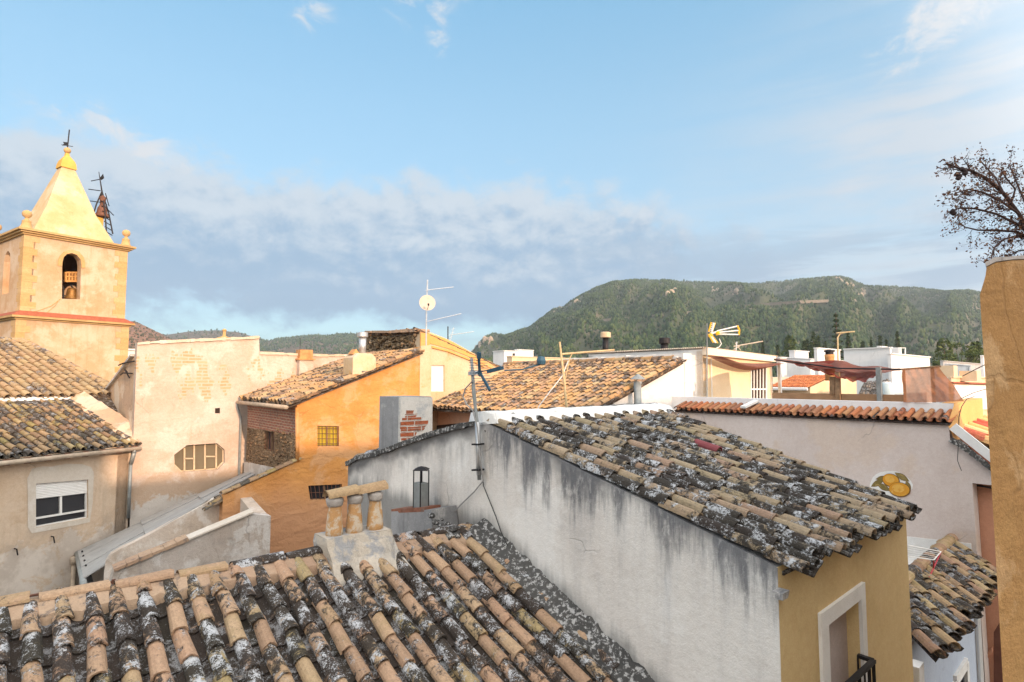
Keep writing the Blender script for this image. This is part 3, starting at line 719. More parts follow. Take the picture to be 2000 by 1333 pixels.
# ============================================================ H ochre house
K = R(580, 760, 15.0); K.z = 0
PH = Plane(K, e); nH = w.copy()      # outward normal of the lit ochre wall
hH = thing('ochre_house', 'ochre house with lumpy render, brick and rubble end wall and small barred windows', 'house', ground(K + e * 2 - w * 2))
wins = PH.pts([(620, 832), (662, 833), (662, 872), (620, 872)]); win2 = PH.pts([(602, 949), (668, 946), (668, 975), (606, 977)])
vt = [(580, 792), (640, 765), (700, 743), (760, 716), (820, 689), (822, 678), (842, 676)]
pg = [PH.at(436, GZ)] + [PH.pt(436, 968), PH.pt(470, 952), PH.pt(520, 930), PH.pt(580, 902)] + PH.pts(vt) + [PH.at(842, GZ)]
m_ = MB(); m_.prism(pg, -w * .35, [wins, win2], reveal=.16); m_.build('ochre_wall', M_ochre, hH)
# pale strip at the right end
m_ = MB(); m_.prism(moved([PH.at(820, PH.pt(820, 860).z), PH.pt(820, 688), PH.pt(822, 676), PH.pt(842.5, 674), PH.at(842.5, PH.pt(842, 860).z)], w * .012), -w * .1); m_.build('pale_corner_strip', M_cream, hH)
def barred(par, q, nrm, glass, nv, nh, fw=.035, fmat=M_wood, depth=.10):
    p_ = MB(); p_.prism([c - nrm * depth for c in q], -nrm * .02); o = p_.build('window', glass, par)
    f = MB(); ring(f, [c - nrm * (depth - .02) for c in q], fw, .03, nrm); mid = [(q[0].lerp(q[1], .5)), (q[3].lerp(q[2], .5))]
    f.bar(mid[0] - nrm * (depth - .015), mid[1] - nrm * (depth - .015), fw, .03, nrm); f.build('frame', fmat, o)
    g = MB(); grating(g, [c - nrm * .01 for c in q], nv, nh, .009); g.build('grille', M_rust, o)
    return o
barred(hH, wins, nH, M_yelglass, 6, 4); lab(barred(hH, win2, nH, M_glass, 8, 1), 'low dark window behind vertical bars')
# tile edging of the lower sloping part
te = MB(); a = PH.pt(436, 968); b = PH.pt(588, 899); rnd = random.Random(9)
N = 9
for i in range(N):
    te.cur = (rnd.random(), rnd.random() * .8, rnd.random())
    arch(te, b.lerp(a, i / N) - w * .06 + UP * .03, b.lerp(a, (i + 1.15) / N) - w * .06 + UP * .045, w.copy(), UP.copy(), .10, .11, .06, .07, .014)
te.build('tile_edging', T_left, hH)
# brick and rubble end wall facing left
PL = Plane(K, -w); nL = -e
def plq(l): return PL.pts(l)
m_ = MB(); q = moved([PL.pt(578, 795), PL.pt(484, 787), PL.pt(484, 836), PL.pt(578, 852)], -w * .04)
m_.prism(q, e * .3); m_.build('brick_wall', M_brick, hH)
wq = plq([(516, 840), (536, 843), (536, 884), (516, 878)])
m_ = MB(); m_.prism([q[3] - e * .012, q[2] - e * .012, PL.at(484, GZ) - e * .012 - w * .10, PL.at(578, GZ) - e * .012 - w * .10], e * .3, [[c - e * .012 for c in wq]], reveal=.15)
rr_ = random.Random(33)
for k in range(230):
    p = PL.pt(487 + rr_.random() * 90, 838 + rr_.random() * 70); uu, vv = proj(p)
    if 511 < uu < 541 and 836 < vv < 888: continue
    s = .025 + .045 * rr_.random(); m_.lathe(p - e * .0 - w * .10 - UP * s * .5, [(s * .5, 0), (s, s * .4), (s * .9, s * .9), (s * .2, s * 1.2)], 6)
m_.build('rubble_wall', M_rubble, hH)
barred(hH, wq, nL, M_interior, 4, 0, .03)
m_ = MB(); m_.prism(moved([PL.pt(579, 905), PL.pt(540, 915), PL.pt(484, 903), PL.at(484, GZ), PL.at(579, GZ)], -e * .06 - w * .16), e * .07); m_.build('plaster_plinth', M_yard2, hH)
# corner roll of plaster
m_ = MB(); m_.tube([PH.pt(580, 796), PH.pt(580.5, 850), PH.pt(581, 902)], .05, 8); m_.build('corner_plaster', M_ochre, hH, smooth=True)
# roof
ez = PH.pt(580, 786).z
er = V((K.x, K.y, ez)) - e * .25 + w * .07 - UP * .02
el_ = PL.at(484, ez) - e * .25 - UP * .02
rr_ = PH.pt(822, 684) + w * .07 - e * .0; Lr = (el_ - er); rl = rr_ + Lr
fH = bil(rl, rr_, er, el_); fH = bil(rl, rr_, er, el_)
mb = MB(); tiles(mb, fH, 17, 15, seed=41, dirt=(.1, .9), seg=6, jit=1.3); roofH = mb.build('roof', T_far, hH)
m_ = MB(); m_.prism([PL.at(484, GZ) + e * .3, PL.at(484, ez - .1) + e * .3, rl - UP * .3, ground(rl)], w * .3); m_.prism([ground(rl), rl - UP * .3, rr_ - UP * .3 - w * .4, ground(rr_) - w * .4], -e * .2); m_.build('rear_wall', M_pale, hH)
gt = MB(); gt.tube([er - e * .03 - UP * .10, el_ - e * .03 - UP * .10], .055, 8); gt.build('gutter', M_gut, hH, smooth=True)
dp = MB(); a = el_ - e * .03 - UP * .1 - w * .02
dp.tube([a, a - UP * .15 , V((a.x, a.y, 0)) + e * .12 + UP * (a.z - .5), V((a.x, a.y, 0)) + e * .12 + UP * (a.z - 2.6)], .035, 6); dp.build('downpipe', M_pipe, hH)
# chimney with flue at the verge
cL, cR = PH.pt(688, 738), PH.pt(733, 722); chm = MB()
bz_ = cL.z - .2; tzz = PH.pt(700, 690).z; Lc = (cR - cL).length
cl0 = V((cL.x, cL.y, 0)); cr0 = V((cR.x, cR.y, 0)); ins = .16
bz2 = cR.z - .12; chm.prism([cl0 + UP * (cL.z - .05), cl0 + UP * (tzz - .13), cl0.lerp(cr0, .2) + UP * tzz, cl0.lerp(cr0, .8) + UP * (tzz), cr0 + UP * (tzz - .13), cr0 + UP * (cR.z - .05)], -w * .62)
chm.v = [p + w * .02 for p in chm.v]
hc = chm.build('chimney', plaster('ochre_stained_chimney', (.66, .54, .42), (.62, .44, .26), patch=(.62, .36, .14), pamt=.40, pscale=1.6, grime=(.4, .25, .14), gamt=.25, streak=.3, bump=.4), roofH)
m_ = MB(); fo_ = cl0.lerp(cr0, .62) - w * .3 + UP * (tzz - .05); fh = PH.pt(712, 655).z - tzz + .04
m_.lathe(fo_, [(.105, 0), (.105, fh)], 14); fl_ = m_.build('flue', M_steel, hc, smooth=True)
m_ = MB(); m_.lathe(fo_ + UP * (fh - .03), [(.14, 0), (.15, .02), (.15, .13), (.10, .15), (.06, .15)], 14); m_.build('flue_cap', M_steel, fl_)
m_ = MB(); pt_ = cl0.lerp(cr0, .25) - w * .15 + UP * (tzz - .03)
m_.prism([pt_ - e * .13, pt_ + UP * .15, pt_ + e * .12], -w * .3); m_.build('brick_vent', M_redpaint if False else M_clay, hc)

# ============================================================ I pale old house with octagonal window
Ic = PL.at(484, 0) - w * .12 + e * 0      # where it meets the end wall of H
PI = Plane(Ic, e); nI = w.copy()
hI = thing('old_house', 'tall pale sunlit house of patched brick and lime with an octagonal window', 'house', ground(PI.at(400, 0) - w * 2.))
oct_ = PI.pts([(340, 889), (365, 870), (424, 866), (439, 879), (439, 904), (426, 918), (355, 923), (341, 909)])
tp = [(268, 672), (300, 669), (345, 667), (380, 665), (415, 664), (450, 662), (480, 661), (506, 659), (507, 690), (545, 691), (580, 693), (640, 695), (690, 694)]
sqh = PI.pts([(420, 798), (430, 797), (430, 808), (420, 808)])
pg = [PI.at(268, GZ)] + PI.pts(tp) + [PI.at(690, GZ)]
m_ = MB(); m_.prism(pg, -w * .4, [oct_, sqh], reveal=.30); m_.build('front_wall', M_pale, hI)
cpg = MB(); cpt = PI.pts(tp[:8]); rnd = random.Random(3)
for i in range(len(cpt) - 1):
    for j in range(4):
        a = cpt[i].lerp(cpt[i + 1], j / 4); b = cpt[i].lerp(cpt[i + 1], (j + 1) / 4); hh = .05 + rnd.random() * .06
        cpg.bar(a - w * .18, b - w * .18, .45 + .05 * rnd.random(), hh, UP)
cpg.build('coping', M_coping, hI); cpg = MB(); cpt = PI.pts(tp[8:])
for i in range(len(cpt) - 1):
    for j in range(4):
        a = cpt[i].lerp(cpt[i + 1], j / 4); b = cpt[i].lerp(cpt[i + 1], (j + 1) / 4); hh = .05 + rnd.random() * .05
        cpg.bar(a - w * .18, b - w * .18, .45, hh, UP)
cpg.build('coping', M_coping, hI)
fin = MB(); c = PI.pt(441, 663) - w * .2
fin.lathe(c, [(.26, -.02), (.22, .05), (.10, .09), (.05, .12), (.045, .27), (.075, .29), (.05, .33), (.01, .35)], 8); fin.build('finial', M_stone, hI)
# octagonal window
wq = [c - w * .22 for c in oct_]
m_ = MB(); m_.prism(wq, -w * .03); wo = m_.build('window', M_reflect_glass, hI)
m_ = MB(); ring(m_, [c - w * .18 for c in oct_], .06, .05, w)
pw = PI.off(-.18) if (PI.off(-.18).p - PI.p).dot(w) < 0 else PI.off(.18)
for u, va, vb in ((360, 875, 921), (379, 869, 921), (400, 868, 920), (422, 866, 918)): m_.bar(pw.pt(u, va), pw.pt(u, vb), .045, .05, w)
for ua, ub, v in ((360, 379, 896), (400, 422, 892)): m_.bar(pw.pt(ua, v), pw.pt(ub, v), .04, .05, w)
m_.build('frame', plain('tan_window_frame', (.56, .44, .30), .7, var=.15), wo)
m_ = MB(); m_.prism([c - w * .1 for c in sqh], -w * .02); m_.build('vent_dark_panel', M_interior, hI)
# left side wall with sloping verge
S0 = PI.at(268, 0); PS = Plane(S0, (-.715, .70)); sd_ = PS.d * (1 if PS.d.x < 0 else -1)
sp = [(200, 775), (232, 735), (262, 694), (267.6, 684)]
sq = PS.pts(sp)
m_ = MB(); m_.prism([ground(sq[0])] + sq + [ground(sq[-1])], V((.66, .60, 0)) * .3); m_.build('side_wall', M_peelside, hI)
m_ = MB(); sidn = V((-.70, -.715, 0))
for a, b in ((sq[0] + (sq[0] - sq[1]) * .1, sq[1]), (sq[1], sq[2])): m_.bar(a - sidn * .1, b - sidn * .1, .40, .07, UP)
m_.build('verge_slab', M_mortar, hI)
m_ = MB()
for u0, v0, u1, v1 in ((236, 714, 266, 706), (240, 733, 262, 730), (253, 727, 257, 739)): m_ = MB(); m_.tube([PS.pt(u0, v0) + sidn * .06, PS.pt((u0 + u1) / 2, v0 - 4) + sidn * .14, PS.pt(u1, v1) + sidn * .05], .022, 5); m_.build('iron_hook', M_iron, hI)
# body behind
m_ = MB(); a = PI.at(300, 0) - w * 5 ; b = PI.at(690, 0) - w * 5
m_.prism([ground(a), a + UP * .5, b + UP * .5, ground(b)], -w * .3); m_.build('rear_wall', M_pale, hI)
fI = bil(PI.at(275, .82) - w * .45, PI.at(500, .82) - w * .45, PI.at(500, .1) - w * 4.8, PI.at(275, .1) - w * 4.8)
mb = MB(); tiles(mb, fI, 18, 10, seed=43, seg=5); mb.build('roof', T_far, hI)
# small brick chimney on the lower wing
cI = PI.at(592, 0); zb = PI.pt(592, 735).z; zt_ = PI.pt(592, 704).z; ww = (PI.at(606, 0) - PI.at(579, 0)).length
m_ = MB(); m_.box(cI + UP * (zb - .3) + w * .06, ww, .42, zt_ - zb + .3, e); m_.v = [p + V((mnoise.noise(p * 3), mnoise.noise(p * 3 + V((5, 0, 0))), 0)) * .02 for p in m_.v]
ci = m_.build('chimney', M_pale, hI)
m_ = MB(); m_.box(cI + UP * zt_ + w * .06, ww + .10, .55, .05, e); m_.box(cI + UP * (zt_ + .05) + w * .06, ww - .04, .4, PI.pt(592, 684).z - zt_ - .05, e); m_.build('brick_cap', M_brickchim if False else M_clay, ci)
rod = MB(); p = PI.pt(588, 684); rod.tube([p - w * .1, p - w * .1 + UP * .42], .008, 4)
rod.build('wire_rod', M_iron, ci)
# flaking white fillet above the sheet roof (moulded against the wall foot)

# ============================================================ J left house
dJ = V((.41, .91, 0)).normalized(); nJ = V((.91, -.41, 0))
Jr = PI.at(262, 0) + w * .02; PJ = Plane(Jr, dJ)
hJ = thing('left_house', 'beige flaking house at the left edge with white roller shutter under mossy tiles', 'house', ground(PJ.at(120, 0) - nJ * 2))
ezJ = PJ.pt(262, 869).z
wj = PJ.pts([(70, 945), (172, 937), (172, 1012), (70, 1031)]); low = PJ.pts([(75, 1168), (135, 1154), (135, 1175), (75, 1190)])
pl0 = PJ.at(-160, 0)
pg = [ground(pl0), pl0 + UP * ezJ, V((Jr.x, Jr.y, ezJ)), ground(Jr)]
m_ = MB(); m_.prism(pg, -nJ * .35, [wj, low], reveal=.16); m_.build('front_wall', M_left, hJ)
m_ = MB(); m_.prism([c - nJ * .14 for c in low], -nJ * .02); m_.build('window', M_glass, hJ)
# pale plaster patch round the window
o_ = [(54, 972), (53, 935), (62, 916), (82, 911), (100, 912), (128, 906), (160, 907), (178, 913), (183, 924), (181, 980), (175, 1020), (150, 1026), (62, 1042), (54, 1030)]
rg_ = PJ.pts(o_)
m_ = MB(); m_.prism([c + nJ * .008 for c in rg_], -nJ * .012, [[c + nJ * .008 for c in wj]], reveal=.012); pt0 = m_
pm = MB(); 
tri = tessellate_polygon([[c + nJ * .008 for c in rg_], [c + nJ * .008 for c in wj]]); pm.add([c + nJ * .008 for c in rg_ + wj], [list(t) for t in tri]); pm.build('plaster_patch', M_patch, hJ)
# window: shutter box, two panes, mid post, lower rail
wz = lambda k: [wj[0].lerp(wj[3], k), wj[1].lerp(wj[2], k)]
m_ = MB(); m_.prism([c - nJ * .12 for c in wj], -nJ * .03); wo = m_.build('window', M_glass, hJ)
m_ = MB(); ring(m_, [c - nJ * .085 for c in wj], .05, .06, nJ); a, b = wj[0].lerp(wj[1], .49), wj[3].lerp(wj[2], .49); m_.bar(a - nJ * .085, b.lerp(a, .22) - nJ * .085, .05, .05, nJ)
a, b = wz(.80); m_.bar(a - nJ * .07, b - nJ * .07, .045, .05, nJ); m_.build('frame', M_pvc, wo)
m_ = MB(); a, b = wz(.02); c, d = wz(.36); NS = 9
for i in range(NS):
    p0 = a.lerp(c, i / NS); p1 = a.lerp(c, (i + 1) / NS); q0 = b.lerp(d, i / NS); q1 = b.lerp(d, (i + 1) / NS)
    m_.add([p0 - nJ * .05, q0 - nJ * .05, q0.lerp(q1, .5) - nJ * .038, p0.lerp(p1, .5) - nJ * .038, p1 - nJ * .05, q1 - nJ * .05], [[0, 1, 2, 3], [3, 2, 5, 4]])
m_.build('shutter', M_pvc, wo)
# roof
ev0 = V((Jr.x, Jr.y, ezJ)) + nJ * .22 + dJ * .1 + UP * .03; ev1 = pl0 + UP * ezJ + nJ * .22 + UP * .03
rw_ = 3.35; rs = .36
rd0 = ev0 - nJ * rw_ + UP * (rs * rw_); rd1 = ev1 - nJ * rw_ + UP * (rs * rw_)
fJ = bil(rd1, rd0, ev0, ev1)
mb = MB(); tiles(mb, fJ, 24, 11, seed=51, dirt=(.1, .85), jit=1.2, stag=.6, rr=(.30, .36), hh=.36, seg=7); roofJ = mb.build('roof', T_left, hJ)
m_ = MB(); N = 20
for i in range(N):
    rws = []
    for j in (i, i + 1):
        c = rd1.lerp(rd0, j / N); wv = .03 * mnoise.noise(V((j * .6, 2, 8)))
        rws.append([c + nJ * .12 + UP * -.02, c + nJ * .02 + UP * (.10 + wv), c - nJ * .25 + UP * (.14 + wv), c - nJ * .30 + UP * -.3])
    m_.add(rws[0] + rws[1], [[q, q + 1, 5 + q, 4 + q] for q in range(3)])
m_.build('parapet', M_white, roofJ, smooth=False)
# mortar fillet along the right verge
m_ = MB(); N = 18
for i in range(N):
    rws = []
    for j in (i, i + 1):
        c = ev0.lerp(rd0, j / N) + dJ * .02; wv = .06 * mnoise.noise(V((j * .9, 12, 8)))
        rws.append([c + dJ * (.30 * min(1, j / 6)) + UP * (.26 * min(1, j / 5) + wv * min(1, j / 4)), c + dJ * .06 * min(1, j / 3) + UP * (.15 * min(1, .3 + j / 5) + wv * min(1, j / 4)), c - dJ * (.17 + wv) + UP * .05, c - dJ * (.2 + wv) - UP * .08])
    m_.add(rws[0] + rws[1], [[q, q + 1, 5 + q, 4 + q] for q in range(3)])
m_.build('mortar_fillet', M_peelside, roofJ, smooth=True)
# gutter, eave board and downpipe
m_ = MB(); ga = ev0 + nJ * .05 - UP * .12; gb = ev1 + nJ * .05 - UP * .12
m_.tube([gb, ga], .06, 8); go = m_.build('gutter', M_gut, hJ, smooth=True)
for k in range(11):
    m_ = MB(); c = ga.lerp(gb, (k + .4) / 11); m_.bar(c + UP * .08, c - UP * .07, .02, .14, dJ); m_.build('gutter_bracket', M_rust, go)
m_ = MB(); m_.prism([pl0 + UP * (ezJ - .14), pl0 + UP * ezJ, V((Jr.x, Jr.y, ezJ)), V((Jr.x, Jr.y, ezJ - .14))], nJ * .16); m_.build('eave_board', M_left, hJ)
m_ = MB(); c = ga - dJ * .18 ; m_.tube([c, c - UP * .12], .05, 8); m_.tube([c - UP * .10, c - UP * .3 - nJ * .12 + dJ * .03, c - UP * .42 - nJ * .17 + dJ * .03], .06, 8)
c2 = c - nJ * .18 + dJ * .03; zt_ = PJ.pt(255, 1010).z
m_.tube([c2 - UP * .40, V((c2.x, c2.y, zt_))], .048, 8); m_.build('downpipe', M_pipe, hJ, smooth=True)
for u, v in ((28, 1072), (100, 1048)): m_ = MB(); m_.tube([PJ.pt(u, v), PJ.pt(u, v) + nJ * .1, PJ.pt(u + 2, v + 12) + nJ * .1], .016, 5); m_.build('iron_hook', M_iron, hJ)
# side rear wall
m_ = MB(); m_.prism([ground(rd1), rd1 - UP * .2, rd0 - UP * .2, ground(rd0)], -nJ * .3); m_.build('rear_wall', M_pale, hJ)
m_ = MB(); m_.prism([ground(Jr) - dJ * .36, Jr + UP * (ezJ - .1) - dJ * .36, rd0 - UP * .25 - dJ * .36, ground(rd0) - dJ * .36], dJ * .3); m_.build('side_wall', M_left, hJ)

# ============================================================ sheet roof lean-to and yard walls
sA = PI.pt(478, 926) + w * .05; sB = PJ.pt(150, 1076) + nJ * .03; sC = PI.pt(505, 925) + w * .9
Ynear = 13.0
fl_ = R(165, 1128, Ynear); fr_ = R(432, 968, 13.9); fm_ = R(262, 1052, 12.9)
hS = thing('lean_to', 'narrow lean-to with a sloping grey sheet roof and peeling pale wall', 'lean-to', ground((sB + fr_) / 2))
m_ = MB(); bkp = [sB, sB.lerp(sA, .33), sB.lerp(sA, .66), sA]; frp = [R(163, 1129, 12.7), R(285, 1052, 13.3), R(400, 984, 14.0), R(498, 930, 15.6)]
for i in range(3):
    for j in range(3):
        a0, a1 = bkp[i].lerp(frp[i], j / 3), bkp[i + 1].lerp(frp[i + 1], j / 3); b0, b1 = bkp[i].lerp(frp[i], (j + 1) / 3), bkp[i + 1].lerp(frp[i + 1], (j + 1) / 3)
        up = UP * (.02 * ((i + j) % 2) + .03 * (i))
        m_.add([a0 + up, a1 + up, b1 + up, b0 + up] + [q + up - UP * .03 for q in (a0, a1, b1, b0)], [[0, 1, 2, 3], [7, 6, 5, 4], [0, 4, 5, 1], [1, 5, 6, 2], [2, 6, 7, 3], [3, 7, 4, 0]])
rfs = m_.build('roof', M_sheet, hS)
m_ = MB(); a, b = sB + UP * .0 - w * .02, frp[0]; dv = (b - a); m_.tube([a - dv * .05 - UP * .07, b + dv * .1 - UP * .07], .065, 8); m_.build('gutter', M_pipe, hS, smooth=True)
m_ = MB(); c = sB - UP * .1 + dJ * -.1 + nJ * .06; m_.tube([c, c - UP * .2], .09, 8); m_.tube([c - UP * .2, V((c.x, c.y, GZ))], .055, 8); m_.build('downpipe', M_gut, hS, smooth=True)
m_ = MB()
for j in range(1, 5):
    c = bkp[0].lerp(frp[0], j / 5.5) + (bkp[1] - bkp[0]).normalized() * .08 + UP * .03; m_ = MB(); m_.lathe(c, [(.02, 0), (.025, .015), (.01, .04)], 6); m_.build('roof_bolt', M_iron, rfs)
PM1 = Plane(V((frp[1].x, frp[1].y, 0)) + w * .05, (frp[2] - frp[0]))
nM = V((PM1.d.y, -PM1.d.x, 0))
def wallpoly(pl, pix, zb=GZ): q = pl.pts(pix); return [V((q[0].x, q[0].y, zb))] + q + [V((q[-1].x, q[-1].y, zb))]
m_ = MB(); m_.prism(wallpoly(PM1, [(203, 1120), (206, 1098), (216, 1084), (236, 1072), (262, 1060), (300, 1040), (350, 1012), (400, 985), (432, 967), (444, 968), (470, 985), (500, 1006)]), -nM * .22); m_.build('wall', M_yard, hS)
# tile and rubble lump where roof meets wall
te = MB(); p0 = PM1.pt(430, 966); 
for k in range(4):
    te.cur = (rnd.random(), .3 + .5 * rnd.random(), rnd.random()); a = p0 - e * .15 * k * .9 - UP * .10 * k + w * .06 * k; arch(te, a + e * .45 + UP * .2, a, w.copy(), UP.copy(), .09, .1, .06, .07, .014)
te.build('edge_tiles', T_left, hS)
m_ = MB(); q0 = frp[0] - w * .05; m_.prism([ground(q0 + (sB - q0) * .5), q0 + (sB - q0) * .5 - UP * .2, q0 - UP * .2, ground(q0)], e * .2); m_.build('end_wall', M_greychim, hS)
hY = thing('yard_wall', 'grey flaking yard wall with a sloping brick and cement coping below the ochre house', 'wall', ground(R(380, 1000, 11.2)))
ya, yb = R(222, 1118, 10.6), R(495, 1003, 12.1); PM2 = Plane((ya.x, ya.y), (yb - ya)); nY = V((PM2.d.y, -PM2.d.x, 0))
m_ = MB(); m_.prism(wallpoly(PM2, [(214, 1150), (222, 1117), (300, 1084), (400, 1042), (494, 1004), (529, 1008)]), -nY * .3); m_.build('wall', M_yard2, hY)
m_ = MB(); 
for i in range(12):
    m_.cur = (.2 + .3 * rnd.random(), .2, .5)
    a = ya.lerp(yb, i / 12.); b = ya.lerp(yb, (i + .97) / 12.)
    if i < 6: m_.bar(a + UP * .04 - nY * .12, b + UP * .04 - nY * .12, .34, .05 + .01 * (i % 3), UP)
m_.build('brick_coping', M_pinkmortar, hY)
m_ = MB(); m_.bar(ya.lerp(yb, .5) + UP * .03 - nY * .12, yb + UP * .03 - nY * .12, .33, .03, UP); m_.build('cement_coping', M_patch, hY)
yc = PM2.pt(529, 1008)
m_ = MB(); m_.prism([ground(yc) - nY * .3, yc - nY * .3, yc + (-nY + e * .1) * 3.2, ground(yc) + (-nY + e * .1) * 3.2], -e * .25); m_.build('return_wall', M_yard, hY)

# ============================================================ L hipped roof house in front of the tower
hL = thing('hipped_house', 'house with a sunlit hipped tile roof just below the church tower', 'house', ground(R(60, 720, 19.5)))
apx = R(44, 668, 20.5); hipb = R(206, 752, 19.4); bl_ = R(-90, 778, 15.2); br_ = R(206, 772, 18.6)
dn_ = (br_ - apx); nn = (hipb - apx).cross(br_ - apx)
# plane through apex, hip foot and lower right; tiles laid down the slope and clipped to the hip
P0 = apx; ex = (hipb - apx); N_ = (hipb - apx).cross(bl_ - apx).normalized(); N_ = N_ if N_.z > 0 else -N_
hz_ = N_.cross(UP).normalized(); dslope = N_.cross(hz_).normalized(); dslope = dslope if dslope.z < 0 else -dslope
hz_ = hz_ if hz_.x > 0 else -hz_
W_, Hh = 12., 5.2; org = apx - hz_ * 7.
fL = lambda a, b: org + hz_ * (a * W_) + dslope * (b * Hh)
ha = ((hipb - org).dot(hz_) / W_, (hipb - org).dot(dslope) / Hh); aa = ((apx - org).dot(hz_) / W_, (apx - org).dot(dslope) / Hh)
def maskL(a, b):
    if a < aa[0]: return True
    k = (a - aa[0]) / (ha[0] - aa[0]); return b > aa[1] + (ha[1] - aa[1]) * k - .01
mb = MB(); tiles(mb, fL, 44, 15, maskL, seed=61, seg=6, deck=False, dirt=(0, .8))
mb.cur = (.5, .9, .2)
e1_ = fL(0, 0); pts_ = [fL(0, aa[1]), apx, apx + (hipb - apx) * 1.5, fL(ha[0] * 1.05, 1.), fL(0, 1.)]
mb.add([p - N_ * .08 for p in pts_], [[0, 1, 2, 3, 4]])
roofL = mb.build('roof', T_hip, hL, recalc=True)
mb = MB(); captiles(mb, apx, apx + (hipb - apx) * 1.25, N_, .26, .36, lift=.02); captiles(mb, fL(0, aa[1]), apx, N_, .26, .36, lift=.02, seed=8); mb.build('hip_tile', T_hip, roofL)
m_ = MB(); q = [fL(0, 1.), fL(ha[0] * 1.05, 1.)]; m_.prism([ground(q[0]), q[0] - UP * .1, q[1] - UP * .1, ground(q[1])], -V((dslope.x, dslope.y, 0)).normalized() * .3)
q = [apx, apx + (hipb - apx) * 1.5]; m_.prism([ground(q[0]), q[0] - UP * .3, q[1] - UP * .3, ground(q[1])], V((-.5, .8, 0)) * .3); m_.build('wall', M_pale, hL)
m_ = MB(); c = R(14, 768, 17.6); m_.prism([c - e * .22, c - e * .16 + UP * .30, c + UP * .44, c + e * .16 + UP * .30, c + e * .22], -w * .3); m_.build('dormer_vent', M_clay, roofL)
m_ = MB(); m_.box(c - UP * .22 + w * .05, .55, .6, .2, e); m_.build('vent_base', M_white, roofL)
# ============================================================ church tower
td = V((.55, .835, 0)).normalized(); tl = V((-td.y, td.x, 0)); nTR = V((td.y, -td.x, 0)); nTL = -td
T0 = R(31, 743, 32.0); T0.z = 0; PT = Plane(T0, td); s_ = (PT.at(237, 0) - T0).length
Tp = lambda a, b, z=0.: T0 + td * a + tl * b + UP * z
hT = thing('church_tower', 'ochre church bell tower with a pyramid spire, arched belfry opening and stone quoins', 'church tower', ground(Tp(s_ / 2, s_ / 2)))
zU = PT.pt(32, 455).z; zL = PT.pt(29, 614).z
def stage(mb, o, z0, z1):
    mb.prism([Tp(-o, -o, z0), Tp(s_ + o, -o, z0), Tp(s_ + o, s_ + o, z0), Tp(-o, s_ + o, z0)], UP * (z1 - z0)); return mb
ah = PT.pts([(121, 584), (121.5, 512), (124, 503), (130, 497), (140, 495), (150, 499), (157, 508), (158.5, 518), (156.5, 585)])
m_ = MB(); m_.prism([Tp(0, 0, zL), Tp(0, 0, zU), Tp(s_, 0, zU), Tp(s_, 0, zL)], -nTR * .5, [ah], reveal=.55, back=False, cap=False)
m_.build('belfry_wall', M_tower, hT)
PTL = Plane(T0, tl)
wl_ = [Tp(0, s_ * .5 + dx * .55, zL + 1.4 + dz) for dx, dz in ((-1, 0), (-1, 2.0), (-.7, 2.4), (0, 2.6), (.7, 2.4), (1, 2.0), (1, 0))]
m_ = MB(); m_.prism([Tp(0, .0, zL), Tp(0, .0, zU), Tp(0, s_, zU), Tp(0, s_, zL)], td * .5, [wl_], reveal=.45, back=False)
m_.prism([Tp(s_, .5, zL), Tp(s_, .5, zU), Tp(s_, s_, zU), Tp(s_, s_, zL)], -td * .5); m_.prism([Tp(.5, s_, zL), Tp(.5, s_, zU), Tp(s_ - .5, s_, zU), Tp(s_ - .5, s_, zL)], -tl * .5)
m_.build('belfry_side_wall', M_tower, hT)
m_ = MB(); stage(m_, .20, GZ, zL - .28); m_.build('lower_stage', M_tower, hT)
# quoins at the corners
m_ = MB(); rnd = random.Random(12)
def quoins(o, z0, z1, a0, b0, sa, sb, n):
    hgt = (z1 - z0) / n
    for i in range(n):
        la, lb = (.62, .40) if i % 2 else (.40, .62); la += rnd.random() * .12; lb += rnd.random() * .12
        z = z0 + i * hgt
        m_.prism([Tp(a0 - sa * .022, b0 - sb * .022, z), Tp(a0 + sa * la, b0 - sb * .022, z), Tp(a0 + sa * la, b0 + sb * lb, z), Tp(a0 - sa * .022, b0 + sb * lb, z)], UP * (hgt - .006))
nq = int((zU - zL) / .38)
for qa in ((0, zL, zU, 0, 0, 1, 1, nq), (0, zL, zU, s_, 0, -1, 1, nq), (0, zL - 6.5, zL - .28, -.2, -.2, 1, 1, 17), (0, zL - 6.5, zL - .28, s_ + .2, -.2, -1, 1, 17)):
    m_ = MB(); quoins(*qa); m_.build('quoins', M_quoin, hT)

m_ = MB()
for k, (o, z0, z1) in enumerate(((.12, 0, .10), (.24, .10, .20), (.36, .20, .32))): stage(m_, o, zU + z0, zU + z1)
co_ = m_.build('cornice', M_stone, hT)
m_ = MB(); stage(m_, .30, zL - .28, zL - .18); stage(m_, .46, zL - .18, zL - .06); m_.build('string_course', M_stone, hT)
m_ = MB(); o = .47; z = zL - .06
m_.add([Tp(-o, -o, z), Tp(s_ + o, -o, z), Tp(s_ + o, s_ + o, z), Tp(-o, s_ + o, z), Tp(-.02, -.02, z + .30), Tp(s_ + .02, -.02, z + .30), Tp(s_ + .02, s_ + .02, z + .30), Tp(-.02, s_ + .02, z + .30)], [[0, 1, 5, 4], [1, 2, 6, 5], [2, 3, 7, 6], [3, 0, 4, 7]])
m_.build('red_ledge', M_redpaint, hT)
# archivolt
m_ = MB(); ao = PT.pts([(113, 520), (113, 510), (117, 500), (126, 491), (140, 488), (154, 492), (163, 503), (166, 514), (166, 524)])
ai = PT.pts([(121, 520), (121.5, 512), (124, 503), (130, 497), (140, 495), (150, 499), (157, 508), (158.5, 518), (158.5, 524)])
for i in range(8): m_.prism([ao[i], ao[i + 1], ai[i + 1], ai[i]], nTR * .05)
m_.build('archivolt', M_quoin, hT)
